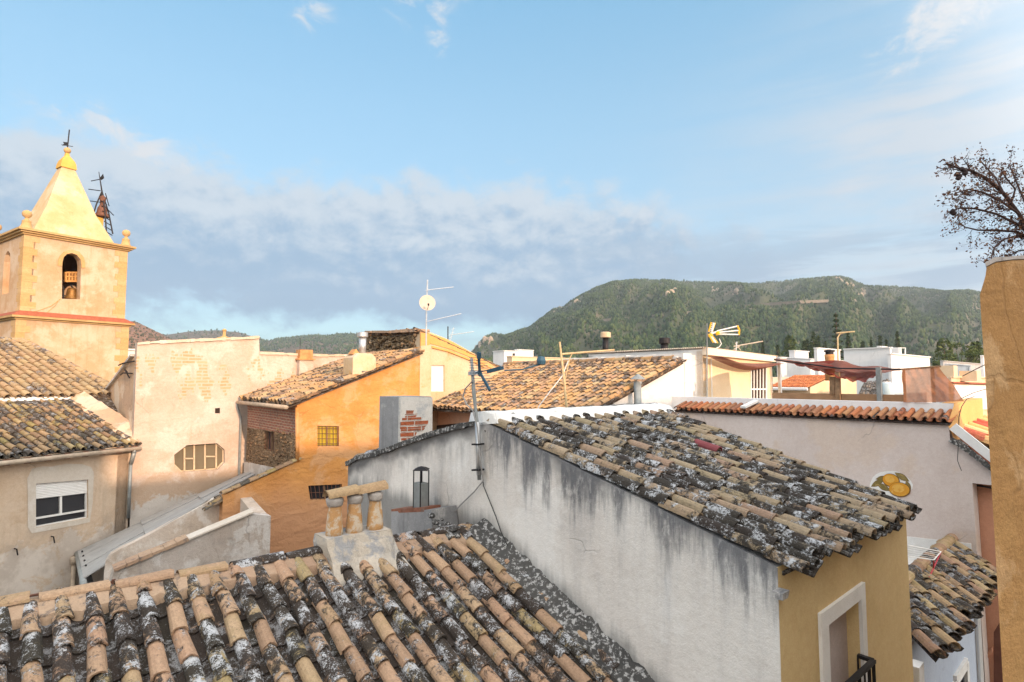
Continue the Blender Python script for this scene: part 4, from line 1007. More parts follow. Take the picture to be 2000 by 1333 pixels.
# bell, yoke and frame in the opening
pb = PT.off(-1.0) if (PT.off(-1.0).p - PT.p).dot(nTR) < 0 else PT.off(1.0)
bc = pb.pt(141, 566); 
m_ = MB(); m_.lathe(V((bc.x, bc.y, pb.pt(141, 585).z)), [(.40, 0), (.38, .04), (.31, .2), (.27, .45), (.24, .62), (.15, .7), (.03, .72)], 16); bell = m_.build('bell', M_bronze, hT, smooth=True)
m_ = MB(); a, b = pb.pt(128, 551), pb.pt(157, 553)
m_.bar(pb.pt(128, 533), pb.pt(152, 533), .10, .25, nTR); m_.bar(pb.pt(127, 550), pb.pt(152, 550), .10, .25, nTR)
for u in (128, 134, 140, 146, 151): m_.bar(pb.pt(u, 532), pb.pt(u, 551), .10, .22, nTR)
m_.bar(pb.pt(127, 541), pb.pt(152, 541), .07, .25, nTR)
m_.build('bell_yoke', M_bellyoke, hT)
m_ = MB(); m_.bar(pb.pt(137, 556), pb.pt(154, 577), .08, .05, nTR); m_.bar(pb.pt(118, 578), pb.pt(160, 579), .06, .06, nTR); m_.bar(pb.pt(124, 560), pb.pt(124, 584), .06, .05, nTR); m_.build('bell_frame', M_iron, hT)
# spire
ins = .55; zb = zU + .32
cen = Tp(s_ / 2, s_ / 2); d_ = R(126, 330); k_ = Plane(cen, td).pt(126, 331); zc1 = k_.z; zc2 = Plane(cen, td).pt(126, 311).z; zc3 = Plane(cen, td).pt(126, 299).z
def sq(h_, z): return [cen + (td * a + tl * b) * h_ + UP * z for a, b in ((-1, -1), (1, -1), (1, 1), (-1, 1))]
hs = s_ / 2 - ins; rings = [sq(hs + .25, zb), sq(hs + .02, zb + .12), sq(hs * .62, zb + (zc1 - zb) * .40), sq(hs * .17, zc1)]
m_ = MB()
for q in range(3):
    for k in range(4): m_.add([rings[q][k], rings[q][(k + 1) % 4], rings[q + 1][(k + 1) % 4], rings[q + 1][k]], [[0, 1, 2, 3]])
m_.poly(rings[-1]); m_.poly(rings[0][::-1]); sp_ = m_.build('spire', M_spire, hT)
m_ = MB(); hs2 = hs * .19; prf = [(1.0, 0), (1.08, .02), (1.0, .3), (.85, .5), (.5, .72), (.28, .85), (.26, 1.)]
rr2 = [sq(hs2 * a, zc1 + (zc3 - zc1) * b) for a, b in prf]
for q in range(len(rr2) - 1):
    for k in range(4): m_.add([rr2[q][k], rr2[q][(k + 1) % 4], rr2[q + 1][(k + 1) % 4], rr2[q + 1][k]], [[0, 1, 2, 3]])
m_.poly(rr2[-1]); m_.build('spire_cap', plaster('ochre_cap', (.66, .40, .10), (.60, .34, .08), gamt=.2), sp_)
m_ = MB(); m_.lathe(cen + UP * zc3, [(.05, 0), (.16, .08), (.2, .2), (.16, .32), (.04, .40)], 12); m_.build('ball_finial', M_quoin, sp_, smooth=True)
m_ = MB(); v0 = cen + UP * (zc3 + .38); vt_ = Plane(cen, td).pt(128, 252).z; vx = V((1, 0, 0))
m_.tube([v0, V((v0.x, v0.y, vt_)) + vx * .06], .035, 6)
zf = Plane(cen, td).pt(128, 282).z; fy = V((v0.x, v0.y, zf))
m_.tube([fy - vx * .4, fy + vx * .35 - UP * .12], .02, 5)
m_.prism([fy - vx * .02 + UP * .16, fy - vx * .32 + UP * .2, fy - vx * .24 + UP * .08, fy - vx * .36 - UP * .04, fy - vx * .02 - UP * .05], V((0, .03, 0)))
m_.build('weather_vane', M_iron, sp_)
# corner pinnacles
def pinnacle(p):
    m = MB(); m.lathe(p, [(.30, 0), (.30, .10), (.25, .14), (.21, .42), (.23, .46), (.14, .52), (.08, .62), (.09, .66), (.2, .74), (.24, .88), (.2, 1.02), (.06, 1.10)], 10); return m.build('pinnacle', M_quoin, hT, smooth=True)
for a, b in ((.08, .08), (s_ - .08, .08), (.08, s_ - .1), (s_ - .1, s_ - .1)): pinnacle(Tp(a, b, zb))
# small bell cote behind the spire
bq = Tp(s_ - 1.0, s_ * .50, zb); bY = bq.y
m_ = MB(); m_.box(bq, .75, 1.0, R(205, 426, bY).z - zb, td); bp = m_.build('bell_cote_pier', plaster('ochre_pier', (.66, .42, .10), (.6, .36, .09), gamt=.15), hT)
m_ = MB(); A_ = lambda u, v, k=0: R(u, v, bY) + V((0, k, 0))
apx_ = A_(199, 374)
for u, v in ((187, 428), (214, 455)):
    for k in (-.3, .3): m_.tube([A_(u, v, k), A_((u + 199) / 2 + (2 if u > 200 else -1), (v + 374) / 2, k * .6), apx_], .045, 5)
m_.tube([apx_, A_(193, 336)], [.05, .02], 5)
for u0, v0, u1, v1 in ((173, 370, 196, 373), (176, 393, 200, 396), (196, 395, 222, 421), (178, 354, 199, 350), (206, 378, 213, 403)): m_.tube([A_(u0, v0), A_(u1, v1)], .03, 5)
for k in range(7): t = k / 6; m_.tube([A_(203 + 10 * t, 395 + 60 * t, -.3), A_(203 + 10 * t, 398 + 60 * t, .3)], .03, 4)
m_.prism([A_(194, 349), A_(201, 340), A_(203, 348), A_(198, 352)], V((0, .03, 0)))
bc_ = m_.build('bell_cote_frame', M_iron, hT)
m_ = MB(); m_.lathe(A_(199, 424), [(.42, 0), (.40, .06), (.30, .3), (.27, .55), (.2, .7), (.12, .9), (.16, 1.05), (.2, 1.3), (.05, 1.45)], 12); m_.build('bell', M_rust, bc_, smooth=True)
# lightning cable on the wall
m_ = MB(); pp = PT.off(.02) if (PT.off(.02).p - PT.p).dot(nTR) > 0 else PT.off(-.02)
m_.tube(pp.pts([(118, 584), (100, 598), (75, 607), (45, 612)]), .018, 4); m_.tube(pp.pts([(117, 584), (108, 597), (92, 611)]), .015, 4); m_.build('cable', M_stone, hT)

# ============================================================ F terrace house wall, G roof room, C tiled house, N house behind
F0 = V((8.75, 11.0, 0)); PF_ = Plane(F0, -w)             # long plaster wall on the right, facing left
nF_ = -e
hF = thing('terrace_house', 'house with a long pinkish plaster wall, strip of red tiles and white terrace parapet', 'house', ground(PF_.at(1600, 0) + e * 2))
tA, tB = PF_.pt(1318, 799), PF_.pt(1853, 828)
zt_ = tB.z
fw = [PF_.at(1280, GZ), PF_.at(1280, tA.z + .02), V((tB.x, tB.y, tA.z + .02)) * 1.0]
pix = [(1856, 862), (1880, 871), (1905, 884), (1930, 905), (1953, 928)]
rt_ = PF_.pts(pix); nt = [PF_.pt(1953, 950), PF_.pt(1899, 944), PF_.at(1899, GZ)]
fw = [PF_.at(1280, GZ), PF_.at(1280, tA.z - .03), V((tB.x, tB.y, tA.z - .03))] + rt_ + nt
m_ = MB(); m_.prism(fw, e * .35); m_.build('side_wall', M_terr, hF)
# lower white band
m_ = MB(); q = PF_.pts([(1700, 1040), (1897, 1062)]); m_.prism([V((q[0].x, q[0].y, GZ)), q[0], q[1], V((q[1].x, q[1].y, GZ))], -e * .015); m_.build('white_wainscot', M_white, hF)
# parapet and tile strip
pz0 = tA.z - .03; pl_, pr_ = PF_.at(1333, 0) + e * .42, PF_.at(1860, 0) + e * .42
PP = PF_.off(.42) if (PF_.off(.42).p - PF_.p).dot(e) > 0 else PF_.off(-.42)
pt1, pt2 = PP.pt(1328, 776), PP.pt(1856, 787); zt2 = (pt1.z + pt2.z) / 2
m_ = MB(); m_.prism([PP.at(1290, pz0 - .2), PP.at(1290, zt2), PP.at(1860, zt2), PP.at(1860, pz0 - .2)], e * .22); prp = m_.build('parapet', M_purewhite, hF)
q0, q1 = PF_.at(1318, 0), PF_.at(1853, 0); zz0 = pz0 + .20; zz1 = pz0 + .03
fS = bil(V((q0.x, q0.y, zz0)) + e * .42, V((q1.x, q1.y, zz0)) + e * .42, V((q1.x, q1.y, zz1)) - e * .10, V((q0.x, q0.y, zz1)) - e * .10)
mb = MB(); tiles(mb, fS, 38, 1, seed=71, pan=True, dirt=(.0, .6), stag=0, seg=6, pan_dirt_shade=(.2, .8)); mb.build('tile_strip', T_redold, hF)
m_ = MB(); c_ = fS(.34, 0) + UP * .1; m_.bar(c_, fS(.325, 1) + UP * .12, .16, .05, UP); m_.build('mortar_joint', M_white, hF)
# end face of the terrace above the red roof, orange sunlight in its colour
E_ = PF_.at(1858, 0); PE = Plane(E_ + e * .2, e)
q = [PE.at(1869, PE.pt(1869, 788).z), PE.pt(1921, 778), PE.pt(1924, 860), PE.at(1869, PE.pt(1869, 872).z)]
M_sun_orange = plaster('painted_sun_orange', (.72, .42, .17), (.68, .37, .14), grime=(.5, .25, .1), gamt=.15, streak=.1, bump=.2)  # warm sunlight painted into the wall colour
m_ = MB(); m_.prism(moved([q[3], q[0], q[1], q[2] - UP * .6], -w * .02), -w * .25); m_.build('end_wall', M_sun_orange, hF)
m_ = MB(); cl = [PF_.pt(1851, 829) - e * .02, PF_.pt(1858, 789) + e * .25, PF_.pt(1872, 838) + e * .25, PF_.pt(1868, 866) - e * .02]; m_.prism(cl, e * .2); m_.build('corner_return', M_sun_orange, hF)
# roof dropping away to the right with red and ochre strips
ra, rb_ = PE.pt(1872, 846), PE.pt(1935, 818); run = w * 2.6 - UP * 1.15
fR = bil(ra - w * .0, rb_ + e * .6, rb_ + e * .6 + run, ra + run)
mb = MB(); tiles(mb, fR, 9, 7, seed=75, dirt=(0, .4), seg=6, stag=.2); rfF = mb.build('roof', tilemat('red_ochre_roof', [(.45, .10, .07), (.70, .44, .20), (.66, .40, .17), (.50, .12, .08), (.72, .5, .26)], lich=-.13, olive=.02), hF)
m_ = MB(); va, vb = PF_.pt(1862, 836), PF_.pt(1948, 905); m_.bar(va - e * .03 + UP * .03, vb - e * .03 + UP * .03, .05, .16, UP); m_.build('white_verge', M_white, rfF)
m_ = MB(); va, vb = PF_.pt(1866, 843), PF_.pt(1948, 915); m_.bar(va + UP * .0, vb, .10, .07, UP); m_.build('red_verge', M_redpaint, rfF)
m_ = MB()
for i in range(16):
    t0, t1 = i / 16, (i + 1) / 16; p = PF_.pt(1858, 858).lerp(PF_.pt(1953, 930), t0); q2 = PF_.pt(1858, 858).lerp(PF_.pt(1953, 930), t1); k = .05 * math.sin(t0 * 3.1)
    m_.bar(p + e * .05 + UP * k, q2 + e * .05 + UP * k, .25 + .06 * rnd.random(), .06 + .04 * rnd.random(), UP)
m_.build('verge_mortar', M_dark, rfF)
# terrace deck and body
m_ = MB(); a, b = PF_.at(1290, 0) + e * .35, PF_.at(1858, 0) + e * .35; zd = zt2 - 1.05
m_.prism([V((a.x, a.y, zd)), V((b.x, b.y, zd)), V((b.x, b.y, zd)) + e * 6, V((a.x, a.y, zd)) + e * 6], -UP * .2); m_.build('terrace_floor', M_cream, hF)
m_ = MB(); m_.prism([ground(a) + e * 6, V((a.x, a.y, zd)) + e * 6, V((b.x, b.y, zd)) + e * 6, ground(b) + e * 6], -e * .3); m_.prism([ground(a), a + UP * zd, a + e * 6 + UP * zd, ground(a) + e * 6], w * .3); m_.build('rear_wall', M_cream, hF)
# brown screen along the far edge of the terrace
PSn = PF_.off(1.6) if (PF_.off(1.6).p - PF_.p).dot(e) > 0 else PF_.off(-1.6)
a, b = PSn.pt(1508, 768), PSn.pt(1768, 771)
m_ = MB(); zc_ = (a.z + b.z) / 2; m_.prism([V((a.x, a.y, zd)), V((a.x, a.y, zc_)), V((b.x, b.y, zc_)), V((b.x, b.y, zd))], e * .06); m_.build('terrace_screen', M_brownband, hF)
# mural of two oranges
def disc(pl, cu, cv, ru, rv, n=22, rot=0., wob=0., seed=1):
    r_ = random.Random(seed); ph = r_.random() * 6
    return pl.pts([(cu + ru * (1 + wob * math.sin(3 * t + ph)) * math.cos(t) * math.cos(rot) - rv * (1 + wob * math.sin(2 * t)) * math.sin(t) * math.sin(rot), cv + ru * (1 + wob * math.sin(3 * t + ph)) * math.cos(t) * math.sin(rot) + rv * math.sin(t) * math.cos(rot)) for t in [2 * math.pi * i / n for i in range(n)]])
def lay(parent, name, pts, k, mat): m = MB(); m.poly([p - e * k for p in pts]); return m.build(name, mat, parent, recalc=False)
hM = thing('mural', 'painted mural of two oranges with leaves in a white oval on the pinkish wall', 'mural', PF_.pt(1738, 968))
def lens(cu, cv, L, W, rot, n=9):
    q = [(-L + 2 * L * i / n, W * math.sin(math.pi * i / n)) for i in range(n + 1)] + [(L - 2 * L * i / n, -W * math.sin(math.pi * i / n)) for i in range(1, n)]
    return PF_.pts([(cu + a * math.cos(rot) - b * math.sin(rot), cv + a * math.sin(rot) + b * math.cos(rot)) for a, b in q])
lay(hM, 'white_ground', disc(PF_, 1739, 947, 42, 27, wob=.07), .006, M_white)
mo = plaster('painted_orange', (.62, .27, .03), (.66, .36, .06), patch=(.72, .50, .16), pamt=.38, pscale=5, gamt=0, streak=0, bump=.05)
md = plaster('painted_leaf', (.20, .15, .05), (.26, .20, .08), patch=(.36, .26, .10), pamt=.4, pscale=8, gamt=0, streak=0, bump=.05)
ml = plaster('painted_orange_core', (.70, .39, .08), (.72, .44, .13), patch=(.62, .28, .04), pamt=.42, pscale=9, gamt=0, streak=0, bump=.05)
mk = plaster('painted_brown_outline', (.16, .085, .03), (.20, .11, .04), gamt=0, streak=0, bump=.05)
for k, (cu, cv, L, W, rt_) in enumerate(((1714, 944, 17, 6, -.5), (1726, 952, 18, 6, .5), (1762, 932, 20, 6, .55), (1774, 950, 14, 5, 1.2), (1722, 934, 14, 4, -.2))):
    lay(hM, 'leaf_outline', lens(cu, cv, L * .8 + 1., W * .8 + 1., rt_), .008 + .0004 * k, mk); lay(hM, 'leaf', lens(cu, cv, L * .8, W * .8, rt_), .0105 + .0004 * k, md)
for cu, cv, a, b, rt_, k in ((1740, 938, 16, 11.5, .3, 0), (1757, 956, 20, 13, .15, 1)):
    lay(hM, 'orange_outline', disc(PF_, cu + .8, cv + .8, a + 1.6, b + 1.6, rot=rt_), .0130 + .004 * k, mk); lay(hM, 'orange', disc(PF_, cu, cv, a, b, rot=rt_), .0140 + .004 * k, mo); lay(hM, 'orange_highlight', disc(PF_, cu - 2, cv - 2, a * .62, b * .6, rot=rt_), .0150 + .004 * k, ml)

# ---- G roof-terrace room
Gc = R(1373, 743, 17.2); Gc.z = 0; PG1 = Plane(Gc, e); PG2 = Plane(Gc, -w)
hG = thing('roof_room', 'white rooftop room with a corrugated roof edge, canvas front and barred white window', 'rooftop room', PG1.at(1440, zd))
zg = PG1.pt(1375, 686).z; gr = PG1.at(1509, 0); zgr = PG1.pt(1509, 702).z; gl_ = PG2.at(1150, 0)
wb = PG1.pts([(1466, 713), (1496, 713), (1496, 790), (1466, 790)])
m_ = MB(); m_.prism([V((Gc.x, Gc.y, zd)), V((Gc.x, Gc.y, zg)), V((gr.x, gr.y, zgr)), V((gr.x, gr.y, zd))], -w * .2, [wb], reveal=.12); m_.build('front_wall', M_canvas if False else plaster('sun_tinted_cream_wall', (.74, .60, .42), (.72, .56, .36), gamt=.12, streak=.1, bump=.2), hG)  # sunlight of the lit side put into the white wall colour
m_ = MB(); m_.prism([V((Gc.x, Gc.y, zd - 1.)), V((Gc.x, Gc.y, zg + .05)), V((gl_.x, gl_.y, zg + .05)), V((gl_.x, gl_.y, zd - 1.))], e * .2); m_.build('side_wall', M_white, hG)
m_ = MB(); bk_ = gr - w * 4; m_.prism([V((gr.x, gr.y, zd)), V((gr.x, gr.y, zgr)), bk_ + UP * zgr, bk_ + UP * zd], -e * .2); m_.prism([gl_ + UP * zd, gl_ + UP * zg, gl_ + e * 5 + UP * zgr, gl_ + e * 5 + UP * zd], w * .2); m_.build('rear_wall', M_white, hG)
# corrugated roof
m_ = MB(); N = 62; o1 = V((Gc.x, Gc.y, zg + .10)) + w * .14 - e * .10; o2 = V((gl_.x, gl_.y, zg + .10)) - e * .10; dE = (V((gr.x, gr.y, zgr + .10)) - V((Gc.x, Gc.y, zg + .10))) + e * .3
prev = None
for i in range(N * 4 + 1):
    t = i / (N * 4); c = o1.lerp(o2, t) + UP * (.022 * math.cos(i * math.pi / 2)); row = [c, c + dE]
    if prev: m_.add([prev[0], row[0], row[1], prev[1]] + [p - UP * .008 for p in (prev[0], row[0], row[1], prev[1])], [[0, 1, 2, 3], [7, 6, 5, 4], [0, 4, 5, 1]])
    prev = row
m_.build('corrugated_roof', plain('fibre_cement', (.50, .42, .34), .85, var=.15), hG, recalc=False)
# fascia on the lit side, its white tinted with painted sunlight
m_ = MB(); m_.prism([V((Gc.x, Gc.y, zg - .12)), V((Gc.x, Gc.y, zg + .10)), V((gr.x, gr.y, zgr + .10)), V((gr.x, gr.y, zgr - .10))], w * .15); m_.build('fascia', M_purewhite if False else plaster('sun_tinted_white', (.78, .68, .56), (.76, .66, .53), gamt=.08, streak=.08, bump=.1), hG)
# sagging rolled canvas
aw = MB()
a, b = V((Gc.x, Gc.y, zg - .12)) + w * .1, V((gr.x, gr.y, zgr - .09)) + w * .1
def awf(u, v):
    p = a.lerp(b, u); sag = math.sin(math.pi * min(u * 1.02, 1)) ** .8
    return p + w * (.55 * math.sin(v * math.pi * .9) * (1 - .4 * u)) - UP * (.05 + .05 * v + sag * (.10 + .22 * v) * (.5 + .8 * u * (1 - u) * 2)) 
aw.cloth(awf, 26, 8); lab(aw.build('canvas_awning', M_sailtop, hG, smooth=True), 'brown rolled canvas sagging under the roof edge')
# window bars
m_ = MB(); m_.prism([c + w * -.10 for c in wb], -w * .02); wo = m_.build('window', M_interior, hG)
m_ = MB(); ring(m_, [c + w * .0 for c in wb], .06, .05, w)
for i in range(1, 5): m_.bar(wb[0].lerp(wb[1], i / 5), wb[3].lerp(wb[2], i / 5), .05, .03, w)
m_.bar(wb[0].lerp(wb[3], .62), wb[1].lerp(wb[2], .62), .05, .04, w); m_.build('grille', M_pvc, wo)
post = MB(); c = gr + w * .25; post.box(V((c.x, c.y, zd)), .09, .09, zgr - zd, e); post.build('post', M_steel, hG)
m_ = MB(); 
for u in (1377, 1386): p = PG1.pt(u, 700) + w * .05; m_.tube([p, V((p.x, p.y, zd + .3))], .02, 5)
m_.build('pipe', M_pvc, hG)
# lime buttress at the left corner where the tiled roof stops
m_ = MB(); Cb = R(1322, 743, 16.75); Cb.z = 0; PCb = Plane(Cb, e)
q = PCb.pts([(1322, 697), (1345, 694), (1362, 694), (1368, 700)]); m_.prism([V((q[0].x, q[0].y, zd - 1))] + q + [V((q[-1].x, q[-1].y, zd - 1))], -w * .35); 
m_.build('pier', M_white, hG)

# ---- C tiled house, its lit white gable facing right-front
T_ = V((4.92, 16.75, 0)); PC = Plane(T_, e); zT = PC.pt(1326, 704).z
hC = thing('tiled_house', 'house with a broad sunlit slope of orange tan tiles and a white gable', 'house', ground(T_ - w * 3 - e * 2))
bT = PC.pt(1140, 808); run = V((bT.x, bT.y, bT.z)) - V((T_.x, T_.y, zT))
lft = -w * 8.1
tr_ = V((T_.x, T_.y, zT)) + w * .12; br_ = tr_ + run * 1.06
fC = bil(tr_ + lft, tr_, br_, br_ + lft * .87)
mb = MB(); tiles(mb, fC, 33, 15, seed=81, dirt=(.05, .9), seg=6, jit=1.4, stag=.5, hh=.36); roofC = mb.build('roof', T_far, hC)
cq = [PC.at(1334, GZ), PC.pt(1334, 696), PC.pt(1326, 708), V((bT.x, bT.y, bT.z)) - UP * .06, ground(bT)]
m_ = MB(); m_.prism(cq, -w * .35); m_.build('gable_wall', M_white, hC)
m_ = MB(); wb0 = V((bT.x, bT.y, 0)) + e * .25 - w * .1; lw = lft * .87; zc2_ = bT.z - .2
m_.prism([ground(wb0), wb0 + UP * zc2_, wb0 + lw + UP * zc2_, ground(wb0 + lw)], e * .3)
m_.build('eave_wall', plaster('salmon_eave_wall', (.54, .34, .24), (.5, .31, .22), gamt=.2), hC)
m_ = MB(); t0 = T_ + lft; m_.prism([ground(T_) - w * .4, T_ - w * .4 + UP * (zT - .2), t0 + UP * (zT - .2), ground(t0)], -e * .3); m_.build('rear_wall', M_white, hC)
# dark panel painted as a shaded lintel opening under the eave
m_ = MB(); po = Plane(wb0 - e * .02, -w); q = po.pts([(848, 832), (906, 826), (906, 855), (848, 858)]); m_.prism(q, e * .1); m_.build('window', M_interior, hC)
m_ = MB(); captiles(m_, tr_ + lft, tr_ - w * .3, N_ if False else UP, .24, .38, lift=.03); m_.build('ridge_tile', T_far, roofC)
m_ = MB(); rz0, rz1 = PC.pt(1246, 775), 0
# lime band where the back of the ridge meets the terrace room
m_ = MB()
for i in range(24):
    a0 = tr_.lerp(tr_ + lft, i / 24 * .62); b0 = tr_.lerp(tr_ + lft, (i + 1) / 24 * .62); k = .04 * rnd.random()
    m_.bar(a0 + e * .25 + UP * (.08 + k), b0 + e * .25 + UP * (.08 + k), .42, .18, UP)
m_.build('ridge_mortar', M_white, roofC)
# grey flue with conical cap in front of the white gable
pfl = Plane(T_ + w * .25, e); f0, f1 = pfl.pt(1246, 815), pfl.pt(1246, 747)
m_ = MB(); m_.lathe(f0 - UP * .8, [(.10, 0), (.10, f1.z - f0.z + .8)], 14); fl_ = m_.build('flue', M_pipe, hC, smooth=True)
m_ = MB(); m_.lathe(f1 + UP * .02, [(.105, -.06), (.105, .0)], 14); zc_ = pfl.pt(1246, 741).z; m_.lathe(V((f1.x, f1.y, zc_)), [(.20, 0), (.19, .012), (.03, .13), (.005, .14)], 16)
for k in range(3): an = k * 2.1; m_.tube([V((f1.x + .09 * math.cos(an), f1.y + .09 * math.sin(an), f1.z - .02)), V((f1.x + .13 * math.cos(an), f1.y + .13 * math.sin(an), zc_ + .02))], .01, 4)
m_.build('flue_cap', M_pipe, fl_)

# ---- N house behind with the rubble side and lit cream gable
Nc = R(820, 743, 19.0); Nc.z = 0; PN = Plane(Nc, e); PNl = Plane(Nc, -w)
hN = thing('rubble_house', 'cream gabled house with dark rubble side wall and orange trim behind the ochre house', 'house', ground(Nc + e * 2 - w * 2))
tp = [(820, 648), (842, 650), (865, 659), (885, 668), (920, 688), (962, 712), (985, 724)]
sq_ = PN.pts(tp)
ww = PN.pts([(842, 714), (868, 714), (868, 765), (842, 765)])
m_ = MB(); m_.prism([ground(sq_[0])] + sq_ + [ground(sq_[-1])], -w * .3, [ww], reveal=.1); m_.build('gable_wall', M_cream, hN)
m_ = MB(); m_.prism([c - w * .06 for c in ww], -w * .03); m_.build('white_shutter', M_purewhite, hN)
m_ = MB()
for (a, b) in (((845, 652), (872, 662)), ((872, 662), (962, 712)), ((845, 676), (905, 690)), ((905, 690), (955, 716))):
    pass
m_.prism(moved(PN.pts([(838, 652), (865, 660.5), (885, 669.5), (920, 689.5), (962, 713.5), (962, 722), (920, 699), (880, 683), (860, 677), (838, 671)]), w * .03), -w * .05)
m_.prism(moved(PN.pts([(842, 676), (875, 684), (910, 698), (945, 714), (945, 718), (910, 702), (875, 688), (842, 680)]), w * .06), -w * .08)
m_.build('orange_trim', M_orange_trim, hN)
m_ = MB(); m_.prism(moved([PN.pt(820, 650), PN.pt(838, 652), PN.pt(838, 760), PN.pt(820, 760)], w * .05), -w * .1); m_.build('orange_pilaster', M_orange_trim, hN)
lt = [PNl.pt(819, 647), PNl.pt(770, 650), PNl.pt(722, 650), PNl.pt(714, 656)]
m_ = MB(); m_.prism([V((lt[0].x, lt[0].y, lt[0].z))] + lt[1:] + [ground(lt[-1]), ground(lt[0])], e * .4); m_.v = [p + V((mnoise.noise(p * 1.7) * .03, 0, mnoise.noise(p * 1.1) * .04)) for p in m_.v]; rk = m_; rr_ = random.Random(31)
for k in range(90):
    p = PNl.pt(722 + rr_.random() * 92, 655 + rr_.random() * 26); s = .05 + .08 * rr_.random()
    rk.lathe(p - e * .02 - UP * s * .5, [(s * .5, 0), (s, s * .4), (s * .9, s * .9), (s * .2, s * 1.3)], 6)
m_.build('rubble_wall', M_rubble2, hN)
m_ = MB()
for i in range(3):
    for j in range(4):
        a, b = lt[i].lerp(lt[i + 1], j / 4), lt[i].lerp(lt[i + 1], (j + 1) / 4); m_.bar(a + e * .12 + UP * .02, b + e * .12 + UP * .02, .55 + .1 * rnd.random(), .07 + .06 * rnd.random(), UP)
m_.build('coping', M_pinkmortar, hN)
lo = PNl.pt(820, 700)
m_ = MB(); q = [PNl.pt(819, 682), PNl.pt(716, 690)]; m_.prism([q[0] - e * .03, q[1] - e * .03, ground(q[1]) - e * .03, ground(q[0]) - e * .03], e * .1); m_.build('plaster_base', M_mortar, hN)
fN = bil(sq_[0] - w * 3.5 + UP * .05, sq_[0] - w * .05 + UP * .05, sq_[-1] - w * .05 + UP * .05, sq_[-1] - w * 3.5 + UP * .05)
mb = MB(); tiles(mb, fN, 14, 9, seed=85, seg=5); mb.build('roof', T_far, hN)
m_ = MB(); bb = [lt[-1], lt[-1] + e * 3.]; m_.prism([ground(bb[0]), bb[0] - UP * .3, bb[1] - UP * 1.2, ground(bb[1])], -w * .3); m_.build('rear_wall', M_cream, hN)

# ============================================================ E lane house roof at lower right, street facades, garden wall at the right edge
hE = thing('lane_house', 'pale blue lane house at lower right with a small tiled roof and humped ridge', 'house', ground(V((7.4, 9.2, 0))))
re0, re1 = atz(1757, 1165, -3.1), atz(1860, 1056, -3.1); ee0, ee1 = atz(1836, 1298, -3.36), atz(1957, 1124, -3.36)
eE = (ee1 - ee0).normalized()
rs_ = re1 - eE * (ee1 - ee0).length
fE = bil(rs_, re1, ee1, ee0)
mb = MB(); tiles(mb, fE, 19, 3, seed=91, din=.04, dend=.93, dirt=(.1, .95), jit=1.3, stag=.5, rr=(.32, .37), seg=7); roofE = mb.build('roof', T_side, hE)
m_ = MB(); captiles(m_, rs_ + UP * .03, re1 + UP * .03, UP, .21, .20, seed=6, lift=.0); m_.build('ridge_tile', T_side, roofE)
m_ = MB(); pn = V((eE.y, -eE.x, 0)); 
m_.prism([rs_ + UP * .03 - pn * .10, re1 + UP * .03 - pn * .10, re1 - UP * .5 - pn * .10, rs_ - UP * .5 - pn * .10], pn * .16); m_.build('ridge_mortar', M_mortar, roofE)
# facade under the eave
fa, fb = ee0 - pn * .42 - eE * .3, ee1 - pn * .42 + eE * .05; PFE = Plane(fa, eE); zE = -3.36 - .02
hw = PFE.pts([(1862, 1330), (1884, 1288)]); 
ow = [V((hw[0].x, hw[0].y, hw[0].z)), V((hw[1].x, hw[1].y, hw[0].z + .0)), V((hw[1].x, hw[1].y, hw[0].z - 1.5)), V((hw[0].x, hw[0].y, hw[0].z - 1.5))]
m_ = MB(); m_.prism([ground(fa), V((fa.x, fa.y, zE)), V((fb.x, fb.y, zE)), ground(fb)], -pn * .3, [ow], reveal=.2); m_.build('front_wall', M_blue, hE)
m_ = MB(); ring(m_, [c + pn * .02 for c in ow], .16, .05, pn); sur = m_.build('window', M_white, hE)
m_ = MB(); m_.prism([c - pn * .15 for c in ow], -pn * .02); m_.build('pane', M_glass, sur)
m_ = MB(); m_.tube([V((fb.x, fb.y, zE)) + pn * .05, ground(fb) + pn * .05], .04, 6); m_.build('downpipe', M_pvc, hE)
m_ = MB(); q = ee0 - pn * .2 - eE * .05; m_.prism([q - UP * .10, q - UP * .55, q - UP * .65 - pn * .5, q - UP * .1 - pn * .9], eE * .22); m_.build('corner_bracket', M_white, hE)
m_ = MB(); fl0 = rs_ - UP * .45 - pn * .1; m_.prism([fl0, re1 - UP * .45 - pn * .1, re1 - UP * .45 - pn * 3.2, fl0 - pn * 3.2], -UP * .2); m_.build('yard_floor', M_white, hE)
m_ = MB(); m_.prism([ground(fl0 - pn * 3.2), fl0 - pn * 3.2, re1 - UP * .45 - pn * 3.2, ground(re1 - pn * 3.2)], pn * .2); m_.prism([ground(fa), fa + UP * 0, rs_ - UP * .3, ground(rs_)], eE * .25); m_.build('rear_wall', M_white, hE)
# folding clothes airer behind the ridge
hd = thing('clothes_airer', 'white wire folding clothes airer with red legs behind the small tiled ridge', 'clothes airer', R(1795, 1120, 9.4))
pa_ = [R(1758, 1070, 9.0), R(1768, 1058, 9.7), R(1832, 1076, 10.1), R(1828, 1084, 9.3)]
m_ = MB(); q = [R(1752, 1084, 9.0), R(1768, 1064, 9.6), R(1838, 1078, 10.0), R(1824, 1094, 9.3)]
for i in range(4): m_.tube([q[i], q[(i + 1) % 4]], .009, 5)
for i in range(1, 5): m_.tube([q[0].lerp(q[1], i / 5), q[3].lerp(q[2], i / 5)], .004, 4)
m_.build('wire_rack', M_pvc, hd)
for a, b in ((q[0], R(1765, 1123, 9.3)), (q[1], R(1761, 1118, 9.1)), (q[3], R(1822, 1135, 9.7)), (q[2], R(1815, 1128, 9.2))):
    m_ = MB(); m_.tube([a, b], .010, 5); m_.build('leg', M_redwire, hd)
